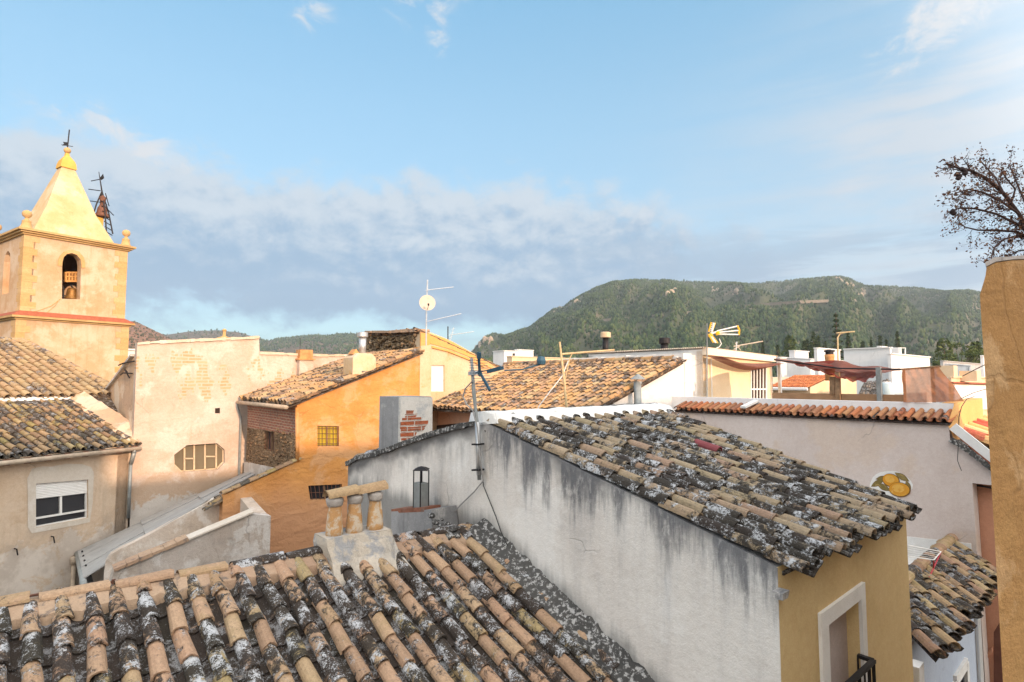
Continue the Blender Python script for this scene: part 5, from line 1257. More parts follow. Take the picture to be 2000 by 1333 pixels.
# salmon house
hSa = thing('salmon_house', 'salmon pink house front seen in the gap beyond the terrace wall at lower right', 'house', ground(V((9.6, 11.2, 0))))
s0 = PF_.at(1890, 0) + e * .42; PSa = Plane(s0, -w); 
m_ = MB(); a = PSa.at(1870, 0); b = PSa.at(1990, 0); zs = PF_.pt(1899, 944).z + .2
dq = PSa.pts([(1943, 1222), (1958, 1200)]); 
m_.prism([ground(a), a + UP * zs, b + UP * zs, ground(b)], e * .3); m_.build('front_wall', M_salmon, hSa)
m_ = MB(); q = PSa.pts([(1941, 1235), (1962, 1200), (1962, 1333), (1941, 1360)]); m_.prism([c - e * .005 for c in q], e * .01); m_.build('doorway', plain('brown_door', (.16, .07, .05), .7), hSa)
m_ = MB(); q = PSa.pts([(1917, 1290), (1940, 1262), (1940, 1272), (1917, 1300)]); m_.prism(q, -e * .12); m_.build('ledge', M_salmon, hSa)
m_ = MB(); q = PSa.pts([(1903, 1000), (1901, 960), (1908, 948), (1950, 955)]); m_.tube([c - e * .04 for c in q], .02, 5); m_.build('cable', M_blackcable, hSa)
# garden wall right edge
hQ = thing('garden_wall', 'ochre plastered wall with a cement cap standing at the right edge', 'wall', ground(R(1990, 900, 3.1)))
q0 = R(1925, 525, 3.0); PQ = Plane((q0.x, q0.y), (.93, .37)); nQ = V((PQ.d.y, -PQ.d.x, 0))
cap_ = [(1924.5, 540), (1927, 522), (1945, 513), (1975, 509), (2010, 507), (2120, 506), (2330, 505)]
qq = PQ.pts(cap_); qq.append(qq[-1] + PQ.d * 4.)
m_ = MB(); ed = [PQ.at(1925, z) for z in (GZ, -6, -3, -2, -1.2, -.6, -.2, .1, .3, .45)]
edge = [c + PQ.d * (.02 * mnoise.noise(V((c.z * 1.5, 3, 3)))) for c in ed]
tQ = V((.66, .75, 0)) * .3
m_.prism(edge + qq + [ground(qq[-1])], tQ); m_.build('wall', M_pillar, hQ)
m_ = MB(); 
capq = [c + UP * .003 - tQ * .04 for c in qq[1:]]
m_.prism(capq + [c + UP * (.020 + .012 * mnoise.noise(c * 6)) - PQ.d * .012 for c in reversed(capq)], tQ * 1.1)
m_.build('cap', M_cap, hQ)
# ============================================================ aerials, flues, sails, cables
def yagi(mb, a, b, el_dir, n, l0, l1, r=.006, boom=.012):
    mb.tube([a, b], boom, 5); ed = V(el_dir).normalized()
    for i in range(n):
        t = (i + .3) / n; c = a.lerp(b, t); L = l0 + (l1 - l0) * t; mb.tube([c - ed * L, c + ed * L], r, 4)
def reflector(mb, c, back, upv, side, n=6, L=.3, ang=.6, wd=.26):
    for s in (1, -1):
        d = (upv * s * math.cos(ang) + back * -math.sin(ang)).normalized()
        for i in range(n): k = c + d * (L * (i + .6) / n); mb.tube([k - side * wd, k + side * wd], .006, 4)
        for q in (-.8, .8): mb.tube([c + side * wd * q, c + side * wd * q + d * L], .008, 4)
# (a) mast with dish on the ochre house corner
pm = PN.pt(832, 700); Ym = 18.6
M = lambda u, v, k=0.: R(u, v, Ym) + V((0, k, 0))
ta = thing('aerial_mast', 'tall aerial mast with a cream satellite dish beside the ochre house', 'TV aerial', M(832, 690))
m_ = MB(); m_.tube([M(832, 692), M(833, 600), M(835, 547)], .025, 6); m_.build('mast', M_steel, ta)
m_ = MB(); yagi(m_, M(834, 567), M(886, 561), (.3, .9, .2), 10, .22, .14); m_.build('aerial', M_alu, ta)
m_ = MB(); yagi(m_, M(836, 628), M(901, 613), (.3, .9, .2), 13, .2, .12); m_.build('aerial', M_alu, ta)
m_ = MB(); dc = M(836, 593, -.15); dn = V((.25, -.9, .15)).normalized(); 
m_.lathe(dc + dn * 0, [(.02, -.06), (.12, -.055), (.21, -.03), (.26, .0), (.265, .01), (.2, -.01), (.1, -.035), (.01, -.04)], 22, dn); m_.build('dish', M_dish, ta)
m_ = MB(); m_.tube([dc - UP * .24, dc + dn * .3 - UP * .18], .01, 4); m_.lathe(dc + dn * .3 - UP * .18, [(.03, 0), (.03, .07)], 8); m_.build('dish_arm', M_iron, ta)
# (b) small aerial behind
Ym = 21.; tb = thing('small_aerial', 'small aerial on a short dark pole above the orange trimmed gable', 'TV aerial', M(875, 668))
m_ = MB(); m_.tube([M(875, 672), M(875, 638)], .022, 5); m_.build('mast', M_iron, tb)
m_ = MB(); yagi(m_, M(878, 655), M(926, 648), (.3, .9, .1), 9, .2, .12); yagi(m_, M(886, 640), M(880, 664), (.3, .9, .2), 3, .2, .2); m_.build('aerial', M_alu, tb)
# (c) blue aerial on a pole strapped to the gable
Ym = 7.2; pk = PG(.09)
tc = thing('blue_aerial', 'blue plastic aerial on a bent steel pole strapped to the top of the white gable', 'TV aerial', pk.pt(934, 940))
m_ = MB(); m_.tube([pk.pt(936, 938), pk.pt(932, 826), pk.pt(929, 800), pk.pt(925, 770), pk.pt(921, 700)], [.022, .022, .02, .02, .019], 8); m_.build('mast', M_pipe, tc, smooth=True)
m_ = MB(); m_.tube([pk.pt(936, 928) , pk.pt(932.5, 825)], .034, 8); m_.build('sleeve', M_steel, tc, smooth=True)
m_ = MB()
for v in (868, 918): m_.bar(pk.pt(927, v), pk.pt(940, v), .02, .10, -nG)
m_.build('bracket', M_iron, tc)
B_ = lambda u, v, k=0.: pk.pt(u, v) + nG * k
m_ = MB(); m_.bar(B_(918, 730), B_(932, 728), .05, .06, nG); m_.build('clamp', M_steel, tc)
m_ = MB(); cN = B_(943, 727, .05); m_.bar(B_(932, 729, .02), cN, .02, .02, UP)
m_.bar(cN, B_(950, 700, .12), .035, .02, nG); m_.bar(cN, B_(972, 763, .12), .03, .02, nG); m_.bar(B_(950, 702, .12), B_(952, 689, .13), .06, .02, nG)
m_.bar(cN, B_(940, 733, .02), .05, .04, nG); m_.bar(B_(960, 726, .05), B_(987, 719, .05), .04, .05, nG); m_.bar(B_(943, 727, .05), B_(988, 718, .05), .012, .012, nG)
sd = wA
for (p, q, n) in ((cN, B_(951, 697, .12), 6), (cN, B_(972, 763, .12), 7)):
    for i in range(n): c = p.lerp(q, (i + .5) / n); m_.tube([c - nG * .13, c + nG * .16], .004, 4)
m_.build('aerial', M_blueplast, tc)
m_ = MB()
for pts in ([(926, 745), (912, 760), (908, 775), (915, 790), (927, 802), (936, 835), (942, 900), (940, 940), (922, 962), (895, 988), (872, 1015), (852, 1033)], [(926, 700), (931, 760), (934, 788), (945, 785), (945, 778)]):
    q = pk.pts(pts); m_.tube([c + nG * (-.03 if i > 6 else .03) for i, c in enumerate(q)], .009, 5)
m_.build('cable', M_cable, tc)
m_ = MB(); q = pk.pts([(936, 930), (938, 950), (950, 980), (962, 1010), (972, 1040), (985, 1068)]); m_.tube([c - nG * .05 for c in q], .007, 5); m_.build('cable', M_blackcable, tc)
# (d) canes
Ym = 12.2; m_ = MB(); m_.tube([M(1107, 800), M(1101, 735), M(1093, 668)], [.028, .025, .02], 6); m_.tube([M(1103, 745), M(1113, 700), M(1118, 690)], .012, 5)
tag(m_.build('cane_pole', M_bamboo), 'upright dry cane pole standing in front of the sunlit tiled slope', 'pole')
m_ = MB(); m_.tube([M(1098, 692), M(1150, 688), M(1200, 684)], .022, 6); tag(m_.build('cane_pole', M_bamboo), 'horizontal pale cane pole running from the upright cane towards the white rooftop room', 'pole')
m_ = MB(); m_.tube([M(1048, 810), M(1052, 795), M(1072, 768), M(1098, 735), M(1110, 705)], .011, 5); tag(m_.build('loose_cable', M_pvc), 'thin white cable sagging from the cane pole down the tiles', 'cable')
Ym = 15.5; m_ = MB(); m_.tube([M(985, 724), M(1020, 722), M(1056, 712)], .02, 5); o = m_
o.lathe(M(1057, 712), [(.02, -.02), (.11, 0), (.13, .10), (.10, .2), (.02, .22)], 10); tag(o.build('lamp_arm', M_blueplast), 'blue capped arm resting over the sunlit tiles right of the blue aerial', 'lamp arm')
# (e) yellow aerial
Ym = 16.4; te_ = thing('yellow_aerial', 'white and yellow aerial with slatted reflector in front of the rooftop room', 'TV aerial', M(1381, 776))
m_ = MB(); m_.tube([M(1381, 778), M(1381, 632)], .018, 6); m_.build('mast', M_pipe, te_)
m_ = MB(); fwd = V((.85, .5, .12)).normalized(); sdv = V((.5, -.85, 0)).normalized()
cR_ = M(1388, 651); 
for (t0, t1) in (((1382, 648), (1378, 634)), ):
    pass
def slat(mb, p0, p1, q0, q1, n, r):
    for i in range(n): mb.tube([p0.lerp(p1, i / (n - 1)), q0.lerp(q1, i / (n - 1))], r, 4)
slat(m_, M(1377, 650, -.3), M(1382, 633, -.3), M(1397, 648, .3), M(1404, 630, .3), 6, .012)
slat(m_, M(1377, 655, -.3), M(1386, 670, -.3), M(1397, 652, .3), M(1408, 668, .3), 6, .012); m_.build('reflector_rods', M_alu, te_)
for q in ([M(1377, 650, -.3), M(1382, 632, -.3)], [M(1397, 648, .3), M(1404, 629, .3)], [M(1377, 655, -.3), M(1386, 671, -.3)], [M(1397, 652, .3), M(1409, 669, .3)]):
    m_ = MB(); m_.tube(q, .022, 5); m_.build('reflector_arm', M_yelplast, te_)
m_ = MB()
m_.tube([M(1386, 652), M(1388, 658)], .06, 6); m_.build('clamp', M_yelplast, te_); m_ = MB(); m_.tube([M(1400, 648), M(1403, 654)], .06, 6); m_.build('dipole', M_yelplast, te_)
m_ = MB(); m_.tube([M(1440, 636), M(1444, 645), M(1443, 655)], .026, 6); m_.build('end_bar', M_yelplast, te_)
m_ = MB()
for v0, v1 in ((647, 637), (650, 646), (653, 654)): m_.tube([M(1400, v0), M(1442, v1)], .020, 5)
m_.tube([M(1388, 652), M(1400, 649)], .03, 5); m_.tube([M(1390, 648), M(1394, 631)], .03, 5); m_.tube([M(1388, 656), M(1398, 670)], .03, 5); m_.build('boom', M_pvc, te_)
m_ = MB(); m_.tube([M(1405, 662), M(1409, 672), M(1405, 678), M(1398, 681)], .014, 5); m_.build('cable', M_pvc, te_)
# (f)(g)
Ym = 19.; tf = thing('small_aerial', 'small pale aerial lying low over the right end of the rooftop room roof', 'TV aerial', M(1436, 688))
m_ = MB(); m_.tube([M(1437, 690), M(1439, 668)], .02, 5); m_.build('mast', M_alu, tf); m_ = MB(); yagi(m_, M(1433, 677), M(1490, 667), (.3, .9, .2), 8, .14, .10, boom=.02); m_.tube([M(1433, 683), M(1445, 676)], .02, 4); m_.tube([M(1436, 670), M(1447, 685)], .015, 4); m_.build('aerial', M_dish, tf)
Ym = 24.; tg = thing('small_aerial', 'small yellowish aerial on a crooked pole against the wooded hillside', 'TV aerial', M(1636, 702))
m_ = MB(); m_.tube([M(1637, 716), M(1636, 660), M(1640, 653), M(1650, 650)], .03, 6); m_.build('mast', M_bamboo, tg); m_ = MB(); yagi(m_, M(1634, 651), M(1669, 648), (.3, .9, .1), 8, .2, .16, r=.02, boom=.03); m_.build('aerial', M_bamboo, tg)
# vents on the corrugated roof
for (u, v0, v1, vt, cm, nm, lb) in ((1183, 690, 660, 649, M_capbeige, .11, 'tall dark vent pipe with a beige cap behind the corrugated roof'), (1298, 684, 672, 660, M_iron, .13, 'short dark vent with a flat black cap behind the corrugated roof')):
    Ym = 21. if u < 1200 else 19.5; t_ = thing('roof_vent', lb, 'vent', M(u, v0))
    m_ = MB(); m_.lathe(M(u, v0 + 8), [(nm * 1.05, 0), (nm, M(u, v1).z - M(u, v0 + 8).z)], 12); m_.build('pipe', M_iron, t_, smooth=True)
    m_ = MB(); z1 = M(u, vt).z - M(u, v1).z; m_.lathe(M(u, v1), [(.14, 0), (.19, .01), (.19, z1 * .9), (.15, z1), (.02, z1)], 14); m_.build('cap', cm, t_)
# shade sails over the terrace
PS1 = PF_.off(1.55) if (PF_.off(1.55).p - PF_.p).dot(e) > 0 else PF_.off(-1.55)
PS2 = PF_.off(3.2) if (PF_.off(3.2).p - PF_.p).dot(e) > 0 else PF_.off(-3.2)
def curve(pl, pix):
    q = pl.pts(pix)
    def f(t):
        x = t * (len(q) - 1); i = min(int(x), len(q) - 2); return q[i].lerp(q[i + 1], x - i)
    return f
up_ = curve(PS2, [(1512, 702), (1560, 706), (1602, 708), (1632, 702), (1660, 711), (1700, 716), (1758, 722)])
mid_ = curve(PS1, [(1512, 703), (1560, 708), (1600, 716), (1640, 722), (1690, 728), (1725, 727), (1757, 722)])
lo_ = curve(PS1.off(0), [(1556, 712), (1580, 718), (1610, 728), (1640, 738), (1670, 744), (1695, 744), (1714, 734)])
s_t = thing('shade_sail', 'tattered maroon shade cloth sagging between posts over the white parapet', 'shade cloth', PS1.at(1635, zd))
m_ = MB(); m_.cloth(lambda u, v: up_(u).lerp(mid_(u), v) + UP * (.03 * math.sin(u * 23 + v * 4) - .10 * math.sin(v * math.pi) * math.sin(u * math.pi)), 40, 10); lab(m_.build('faded_cloth', M_sailtop, s_t, smooth=True), 'faded brown upper cloth')
up2 = curve(PS2, [(1556, 709), (1600, 707), (1630, 706), (1650, 709), (1670, 713), (1692, 717), (1716, 722)])
m_ = MB(); m_.cloth(lambda u, v: up2(u).lerp(lo_(u), v) + UP * (.035 * math.sin(v * 19 + u * 5) * math.sin(u * math.pi) - .07 * math.sin(v * math.pi) * math.sin(u * math.pi) + .03 * math.sin(u * 41 + v * 9) * v) - e * (.15 * v), 30, 18); lab(m_.build('cloth', M_sail, s_t, smooth=True), 'maroon sagging cloth')
for u, v0, v1 in ((1635, 728, 785), (1716, 718, 788)):
    p0, p1 = PS1.pt(u, v0), PS1.pt(u + 3, v1); m_ = MB(); m_.box(V((p1.x, p1.y, zd)), .10, .10, p0.z - zd, e); m_.build('post', M_pipe if u > 1700 else M_wood, s_t)
m_ = MB(); m_.tube([PS1.pt(1512, 703), PS1.pt(1640, 720), PS1.pt(1762, 722)], .02, 5); m_.build('pole', M_iron, s_t)
m_ = MB(); m_.prism([PS1.pt(1620, 736), PS1.pt(1630, 736), PS1.pt(1630, 770), PS1.pt(1620, 770)], e * .05); m_.build('plank', M_wood, s_t)
nt = thing('shade_net', 'translucent brown net draped from a pole down to the right end of the parapet', 'shade net', PP.at(1800, zt2))
tl_ = curve(PS1, [(1764, 722), (1800, 719), (1836, 717)]); bl_ = curve(PP, [(1768, 786), (1825, 786), (1886, 784)])
def netf(u, v):
    p = tl_(u).lerp(bl_(u), v); rx = math.sin(u * 17 + v * 2.) * .05 * v + math.sin(u * 31 + 1.3 - v * 6) * .03 + .07 * math.sin((u + v) * 7)
    return p - e * (rx + .12 * math.sin(v * math.pi)) 
m_ = MB(); m_.cloth(netf, 36, 24); m_.build('net', M_net, nt, smooth=True)
m_ = MB(); m_.tube([PS1.pt(1760, 722), PS1.pt(1838, 716)], .022, 5); p = PS1.pt(1765, 722); m_.tube([p, V((p.x, p.y, zd))], .03, 6); m_.build('pole', M_wood, nt)
# hanging cable at the end of the parapet
m_ = MB(); pe_ = PE.off(.05) if (PE.off(.05).p - PE.p).dot(w) > 0 else PE.off(-.05)
m_.tube(pe_.pts([(1903, 775), (1888, 780), (1878, 795), (1873, 815), (1872, 850)]), .008, 4); m_.tube(PF_.off(0.0).pts([(1872, 862), (1870, 900), (1878, 920)]), .006, 4)
tag(m_.build('hanging_cable', M_blackcable), 'thin black cable looping over the sun-tinted end wall of the terrace', 'cable')
# cables across the far roofs at right
m_ = MB(); m_.tube([R(1880, 735, 30), R(1905, 722, 27), R(1938, 706, 24)], .02, 4); m_.tube([R(1855, 790, 26), R(1900, 768, 25), R(1940, 756, 24)], .015, 4)
tag(m_.build('overhead_cable', M_blackcable), 'black overhead cables crossing in front of the distant white houses at right', 'cable')
# ============================================================ ground, hills, forest
m_ = MB(); m_.poly([V((-9000, -3000, GZ)), V((9000, -3000, GZ)), V((9000, 9000, GZ)), V((-9000, 9000, GZ))])
def haze():
    m = MB(); m.box(V((-100, 1050, GZ - 1)), 5200, 2700, 380, (1, 0, 0)); g = newmat('evening_air'); o = g.nodes.new('ShaderNodeOutputMaterial')
    g.links.new(g.n('VolumePrincipled', Color=(.80, .88, 1.0), Density=HAZE, Anisotropy=.2), o.inputs[1])
    h = m.build('haze', g.mat); tag(h, 'pale evening haze softening the far hills', 'haze', kind='stuff'); return h
if HAZE: haze()
def groundmat():
    g = newmat('street_and_plain'); P = g.pos(); n = g.noise(P, .05, 6, .6); n2 = g.noise(P, 3, 6, .7)
    col = g.mix(g.ss(n, .4, .6), (.10, .09, .075), (.13, .115, .09)); col = g.mix(.3, col, g.ramp(n2, [(.3, (.2, .2, .2)), (.7, (.85, .85, .85))]), 'OVERLAY')
    return finish(g, col, .95, n2, .3, .02)
struct(m_.build('ground', groundmat(), recalc=False))
def hillmat(name, cols, rock, ramt):
    g = newmat(name); P = g.pos(); n = g.noise(P, .012, 7, .65); n2 = g.noise(P, .09, 6, .7); n3 = g.noise(P, .5, 4, .7)
    nz = g.n('SeparateXYZ', 2, Vector=g.n('NewGeometry', 1))
    col = g.mix(g.ss(n, .4, .6), cols[0], cols[1]); col = g.mix(g.ss(n2, .5, .66), col, cols[2])
    col = g.mix(g.mul(g.ss(g.add(n, g.mul(n2, .5)), .80 - ramt, .92 - ramt), .8), col, rock)
    col = g.mix(.3, col, g.ramp(n3, [(.3, (.2, .2, .2)), (.7, (.85, .85, .85))]), 'OVERLAY')
    return finish(g, col, .98, n2, 1., 6.)
H_green = hillmat('wooded_hill_soil', ((.070, .080, .040), (.095, .095, .05), (.05, .062, .03)), (.19, .155, .11), .0)
H_red = hillmat('reddish_hill_soil', ((.23, .12, .07), (.20, .115, .065), (.10, .085, .05)), (.34, .17, .10), .12)
H_brown = hillmat('brown_hill_soil', ((.13, .095, .06), (.10, .085, .05), (.07, .07, .04)), (.22, .15, .10), .03)
class Hill:
    def __init__(s, sil, Yr, Yf, zf, seed, prof=1.15, amp=.10, step=6, rows=44, u0=None, u1=None, yvar=.12):
        s.g = []; us = [q[0] for q in sil]; u = us[0]
        s.rows = rows
        while u <= us[-1]:
            i = max(k for k in range(len(sil) - 1) if sil[k][0] <= u); a, b = sil[i], sil[i + 1]
            v = a[1] + (b[1] - a[1]) * (u - a[0]) / (b[0] - a[0])
            v += 1.6 * mnoise.noise(V((u * .045, seed, 0))) + .8 * mnoise.noise(V((u * .15, seed, 4)))
            yr = Yr * (1 + yvar * mnoise.noise(V((u * .0035, seed, 2)))); col = []
            d = R(u, v); zr = d.z * yr; dx = d.x
            for j in range(rows + 8):
                t = j / rows
                if t <= 1:
                    y = Yf + (yr - Yf) * t; base = zf + (zr - zf) * (t ** prof)
                    wv = 4 * t * (1 - t)
                    nn = 1. - 2.2 * abs(mnoise.noise(V((dx * 8 + t * 1.2, t * 1.6, seed)))) - .9 * abs(mnoise.noise(V((dx * 20 - t * 2, t * 3, seed + 3)))) + .3 * mnoise.noise(V((dx * 50, t * 11, seed + 7)))
                    z = base + amp * (zr - zf) * wv * nn
                    z = min(z, (d.z - .0004) * y) if t < 1 else z
                else:
                    y = yr + (yr - Yf) * (t - 1) * 1.5; z = zr - (zr - zf) * (t - 1) * 2.2
                col.append(V((dx * y, y, z)))
            s.g.append(col); u += step
        s.us0 = us[0]; s.step = step
    def mesh(s, name, mat):
        m = MB(); W = s.rows + 8; m.v = [p for c in s.g for p in c]
        for i in range(len(s.g) - 1):
            for j in range(W - 1): m.f.append([i * W + j, (i + 1) * W + j, (i + 1) * W + j + 1, i * W + j + 1]); m.a.append((.5, .5, .5))
        return struct(m.build(name, mat, smooth=True, recalc=False))
    def at(s, x, t):
        i = min(max(int(x), 0), len(s.g) - 2); j = min(max(int(t * s.rows), 0), s.rows - 1); fx = x - i; fy = t * s.rows - j
        g = s.g; return (g[i][j] * (1 - fx) + g[i + 1][j] * fx) * (1 - fy) + (g[i][j + 1] * (1 - fx) + g[i + 1][j + 1] * fx) * fy
    def pix(s, u, v):
        x = (u - s.us0) / s.step; best = None
        for k in range(0, 201):
            p = s.at(x, k / 200); r = p / p.y; vv = proj(p)[1]
            if best is None or abs(vv - v) < best[0]: best = (abs(vv - v), p)
        return best[1]
def treelets(mb, hill, n, seed, hmin, hmax, dens, tmax=1., rad=.34):
    r = random.Random(seed); k = 0
    while k < n:
        x = r.random() * (len(hill.g) - 1.01); t = 1 - (1 - r.random()) ** 1.0; t *= tmax
        p = hill.at(x, t)
        if r.random() > dens(p, x, t): continue
        k += 1; hh = hmin + (hmax - hmin) * r.random() ** 1.5; q = hh * rad * (.8 + .5 * r.random())
        mb.cur = (r.random(), r.random(), r.random()); o = len(mb.v); a0 = r.random() * 6; n_ = 5
        prof = ((.55, .12), (1., .38), (.72, .72)) 
        for rr_, zz in prof:
            for i in range(n_):
                an = a0 + i * 6.2832 / n_; kk = .75 + .5 * r.random(); mb.v.append(p + V((math.cos(an) * q * rr_ * kk, math.sin(an) * q * rr_ * kk, hh * zz)))
        mb.v.append(p + V(((r.random() - .5) * q * .5, 0, hh))); mb.v.append(p + V((0, 0, -.5)))
        for j in range(2):
            for i in range(n_): mb.f.append([o + j * n_ + i, o + j * n_ + (i + 1) % n_, o + (j + 1) * n_ + (i + 1) % n_, o + (j + 1) * n_ + i]); mb.a.append(mb.cur)
        for i in range(n_):
            mb.f.append([o + 2 * n_ + i, o + 2 * n_ + (i + 1) % n_, o + 3 * n_]); mb.a.append(mb.cur)
            mb.f.append([o + (i + 1) % n_, o + i, o + 3 * n_ + 1]); mb.a.append(mb.cur)
def leafmat(name, stops, rough=.85, trans=0.):
    g = newmat(name); a = g.n('Attribute', 0, props={'attribute_name': 'rnd'}); r = g.n('SeparateColor', 0, Color=a)
    P = g.pos(); n = g.noise(P, .02, 4, .6)
    k = len(stops); col = g.ramp(g.add(g.mul(r, .75), g.mul(n, .25)), [((i + .5) / k, c) for i, c in enumerate(stops)])
    return finish(g, col, rough, spec=.1)
L_forest = leafmat('pine_forest_foliage', [(.020, .042, .017), (.034, .062, .023), (.056, .086, .031), (.088, .112, .040)])
silR = [(880, 742), (905, 716), (922, 690), (945, 661), (962, 652), (985, 655), (1010, 650), (1035, 640), (1060, 622), (1080, 606), (1100, 600), (1128, 582), (1160, 566), (1200, 552), (1250, 548), (1330, 550), (1400, 553), (1470, 556), (1520, 551), (1580, 545), (1640, 542), (1662, 546), (1690, 560), (1750, 562), (1800, 565), (1850, 572), (1895, 568), (1925, 575), (2000, 580), (2200, 600), (2500, 640)]
hr = Hill(silR, 1600, 420, -9, 3, prof=1.05, amp=.14); hr.mesh('hill', H_green)
silL = [(-500, 600), (-200, 585), (0, 600), (150, 618), (232, 630), (262, 627), (290, 640), (320, 655), (345, 668), (380, 690), (430, 712), (470, 735)]
hl = Hill(silL, 950, 350, -9, 11, prof=1.1, amp=.08, rows=30); hl.mesh('hill', H_red)
silM = [(280, 690), (320, 655), (370, 648), (420, 645), (470, 650), (520, 666), (560, 661), (600, 656), (650, 655), (700, 651), (740, 655), (800, 668), (860, 690), (930, 725), (960, 740)]
hm = Hill(silM, 1900, 800, -9, 17, prof=1.1, amp=.09, rows=30); hm.mesh('hill', H_brown)
def densR(p, x, t):
    n = mnoise.noise(p * .008) + .5 * mnoise.noise(p * .022)
    u, v = proj(p)
    if v > 760: return 0
    d = .9
    if n > .22: d = .30
    if 1380 < u < 1560 and v < 600 and n > -.15: d *= .55
    if u > 1780 and v > 630: d *= .22
    if 1640 < u < 1760 and 570 < v < 625 and n > -.1: d *= .35
    if u < 975: d *= .35
    if 1120 < u < 1240 and v > 648: d *= .4
    return d
mb = MB(); treelets(mb, hr, 46000, 5, 2.8, 7.0, densR, rad=.30)
tag(mb.build('hill_forest', L_forest, recalc=False), 'dark green pine forest covering the big hill on the right', 'forest', kind='stuff')
mb = MB(); treelets(mb, hm, 9000, 6, 3.5, 8, lambda p, x, t: (.9 if mnoise.noise(p * .006) < .25 else .25) * (.12 if proj(p)[0] < 500 else 1))
tag(mb.build('hill_forest', L_forest, recalc=False), 'pine forest on the low far hills between tower and mast', 'forest', kind='stuff')
mb = MB(); treelets(mb, hl, 3500, 7, 1.2, 3.2, lambda p, x, t: .7 if mnoise.noise(p * .02) < .2 else .2, rad=.5)
tag(mb.build('hill_scrub', leafmat('dry_scrub', [(.06, .06, .03), (.09, .08, .04), (.13, .10, .05)]), recalc=False), 'sparse scrub dotting the reddish hill beside the tower', 'scrub', kind='stuff')
# track across the hill
m_ = MB(); tr = []
for u, v in [(1175, 629), (1230, 624), (1290, 619), (1350, 613), (1400, 607), (1450, 602), (1500, 598), (1560, 594), (1620, 591), (1660, 589), (1690, 594)]:
    tr.append(hr.pix(u, v) + UP * 4)
for i in range(len(tr) - 1):
    for j in range(4):
        a, b = tr[i].lerp(tr[i + 1], j / 4), tr[i].lerp(tr[i + 1], (j + 1) / 4); k = .6 if i > 4 else .1
        m_.add([a - UP * 4 - V((0, 4, 0)), b - UP * 4 - V((0, 4, 0)), b + UP * k, a + UP * k], [[0, 1, 2, 3]])
struct(m_.build('road', plain('pale_track_cutting', (.17, .135, .095), .95, var=.2, scale=.2), recalc=False))
# rock outcrops
m_ = MB(); rr_ = random.Random(8)
for u, v, n_, s in ((1088, 606, 5, 7), (1100, 601, 3, 6), (1124, 590, 5, 6), (930, 675, 8, 8), (950, 668, 7, 9), (958, 664, 4, 7), (1312, 572, 6, 7), (1640, 548, 6, 7), (1662, 556, 7, 6), (1680, 572, 7, 6), (1395, 565, 5, 6), (1440, 572, 5, 6)):
    for k in range(n_):
        p = hr.pix(u + rr_.uniform(-9, 9), v + rr_.uniform(-4, 6)); q = s * (.4 + .6 * rr_.random())
        m_.lathe(p - UP * q * .4, [(q * .6, 0), (q * .75, q * .6), (q * .5, q * 1.3), (q * .1, q * 1.6)], 6)
tag(m_.build('rock_outcrop', plain('pale_rock', (.36, .28, .20), .95, var=.3, scale=.3)), 'pale rock outcrops breaking through the forest on the big hill', 'rocks', kind='stuff')

# ============================================================ distant town
M_fw = plaster('far_white_house', (.74, .73, .72), (.69, .68, .67), gamt=.12, streak=.15, bump=.1)
M_fc = plaster('far_cream_house', (.68, .52, .36), (.66, .48, .30), gamt=.15, streak=.15, bump=.1)
M_fg = plaster('far_grey_house', (.45, .44, .43), (.40, .39, .38), gamt=.2, streak=.2, bump=.1)
def block(mb, u0, uc, u1, vt, Y, zb=GZ, dz=None):
    c = R(uc, vt, Y); z = c.z; c0 = V((c.x, c.y, 0)); pe, pw_ = Plane(c0, e), Plane(c0, -w)
    a = pw_.at(u0, 0) if u0 < uc else c0 - w * .5; b = pe.at(u1, 0)
    la = min((a - c0).length, 14.); a = c0 - w * la
    d = a + (b - c0)
    mb.prism([V((q.x, q.y, zb)) for q in (c0, b, d, a)], UP * (z - zb)); return c0, pe, pw_, z
def fwin(par, pl, rects, nrm):
    for (u0, v0, u1, v1) in rects:
        q = pl.pts([(u0, v0), (u1, v0), (u1, v1), (u0, v1)]); m = MB(); m.prism([c + nrm * .03 for c in q], -nrm * .05); f = m.build('window', M_glass, par)
        m = MB(); ring(m, [c + nrm * .04 for c in q], .10, .06, nrm); m.build('frame', M_fw, f)
def parapet(par, c0, pe, pw_, u0, u1, z, mat=M_fw):
    m = MB(); a = pw_.at(u0, 0) if u0 else c0 - w; b = pe.at(u1, 0); m.bar(c0 + UP * (z + .05), b + UP * (z + .05), .3, .12, UP); 
    if u0: m.bar(c0 + UP * (z + .05), a + UP * (z + .05), .3, .12, UP)
    m.build('parapet', mat, par)
def house(lbl, mat, blocks, wins=(), par=True, wside='e'):
    t = thing('distant_house', lbl, 'house', ground(R(blocks[0][1], 740, blocks[0][4])), 'white houses of the town in the distance')
    for i, bk in enumerate(blocks):
        m = MB(); c0, pe, pw_, z = block(m, *bk[:5]); o = m.build('wall' if i == 0 else 'upper_storey', mat, t)
        if par: parapet(t, c0, pe, pw_, bk[0] if bk[0] < bk[1] else None, bk[2], z, mat)
        if i == 0: first = (pe, pw_)
    for side, rects in wins: fwin(t, first[0] if side == 'e' else first[1], rects, w if side == 'e' else -e)
    return t
house('distant white house with a stair tower seen over the far end of the sunlit tiles', M_fw, [(963, 985, 1014, 686, 95), (1006, 1012, 1042, 684, 97)], [('e', [(1000, 690, 1006, 696)])])
h2 = house('long low cream house wall right of the white stair tower', M_fc, [(990, 1000, 1135, 697, 90)]); m_ = MB(); pq = Plane(R(1000, 743, 89.9), e); m_.prism(pq.pts([(1002, 706), (1024, 706), (1024, 709), (1002, 709)]), w * .1); m_.build('red_band', M_redpaint, h2)
house('small white stair tower standing behind the left end of the maroon shade cloth', M_fw, [(1543, 1552, 1581, 686, 75), (1518, 1524, 1664, 699, 72)])
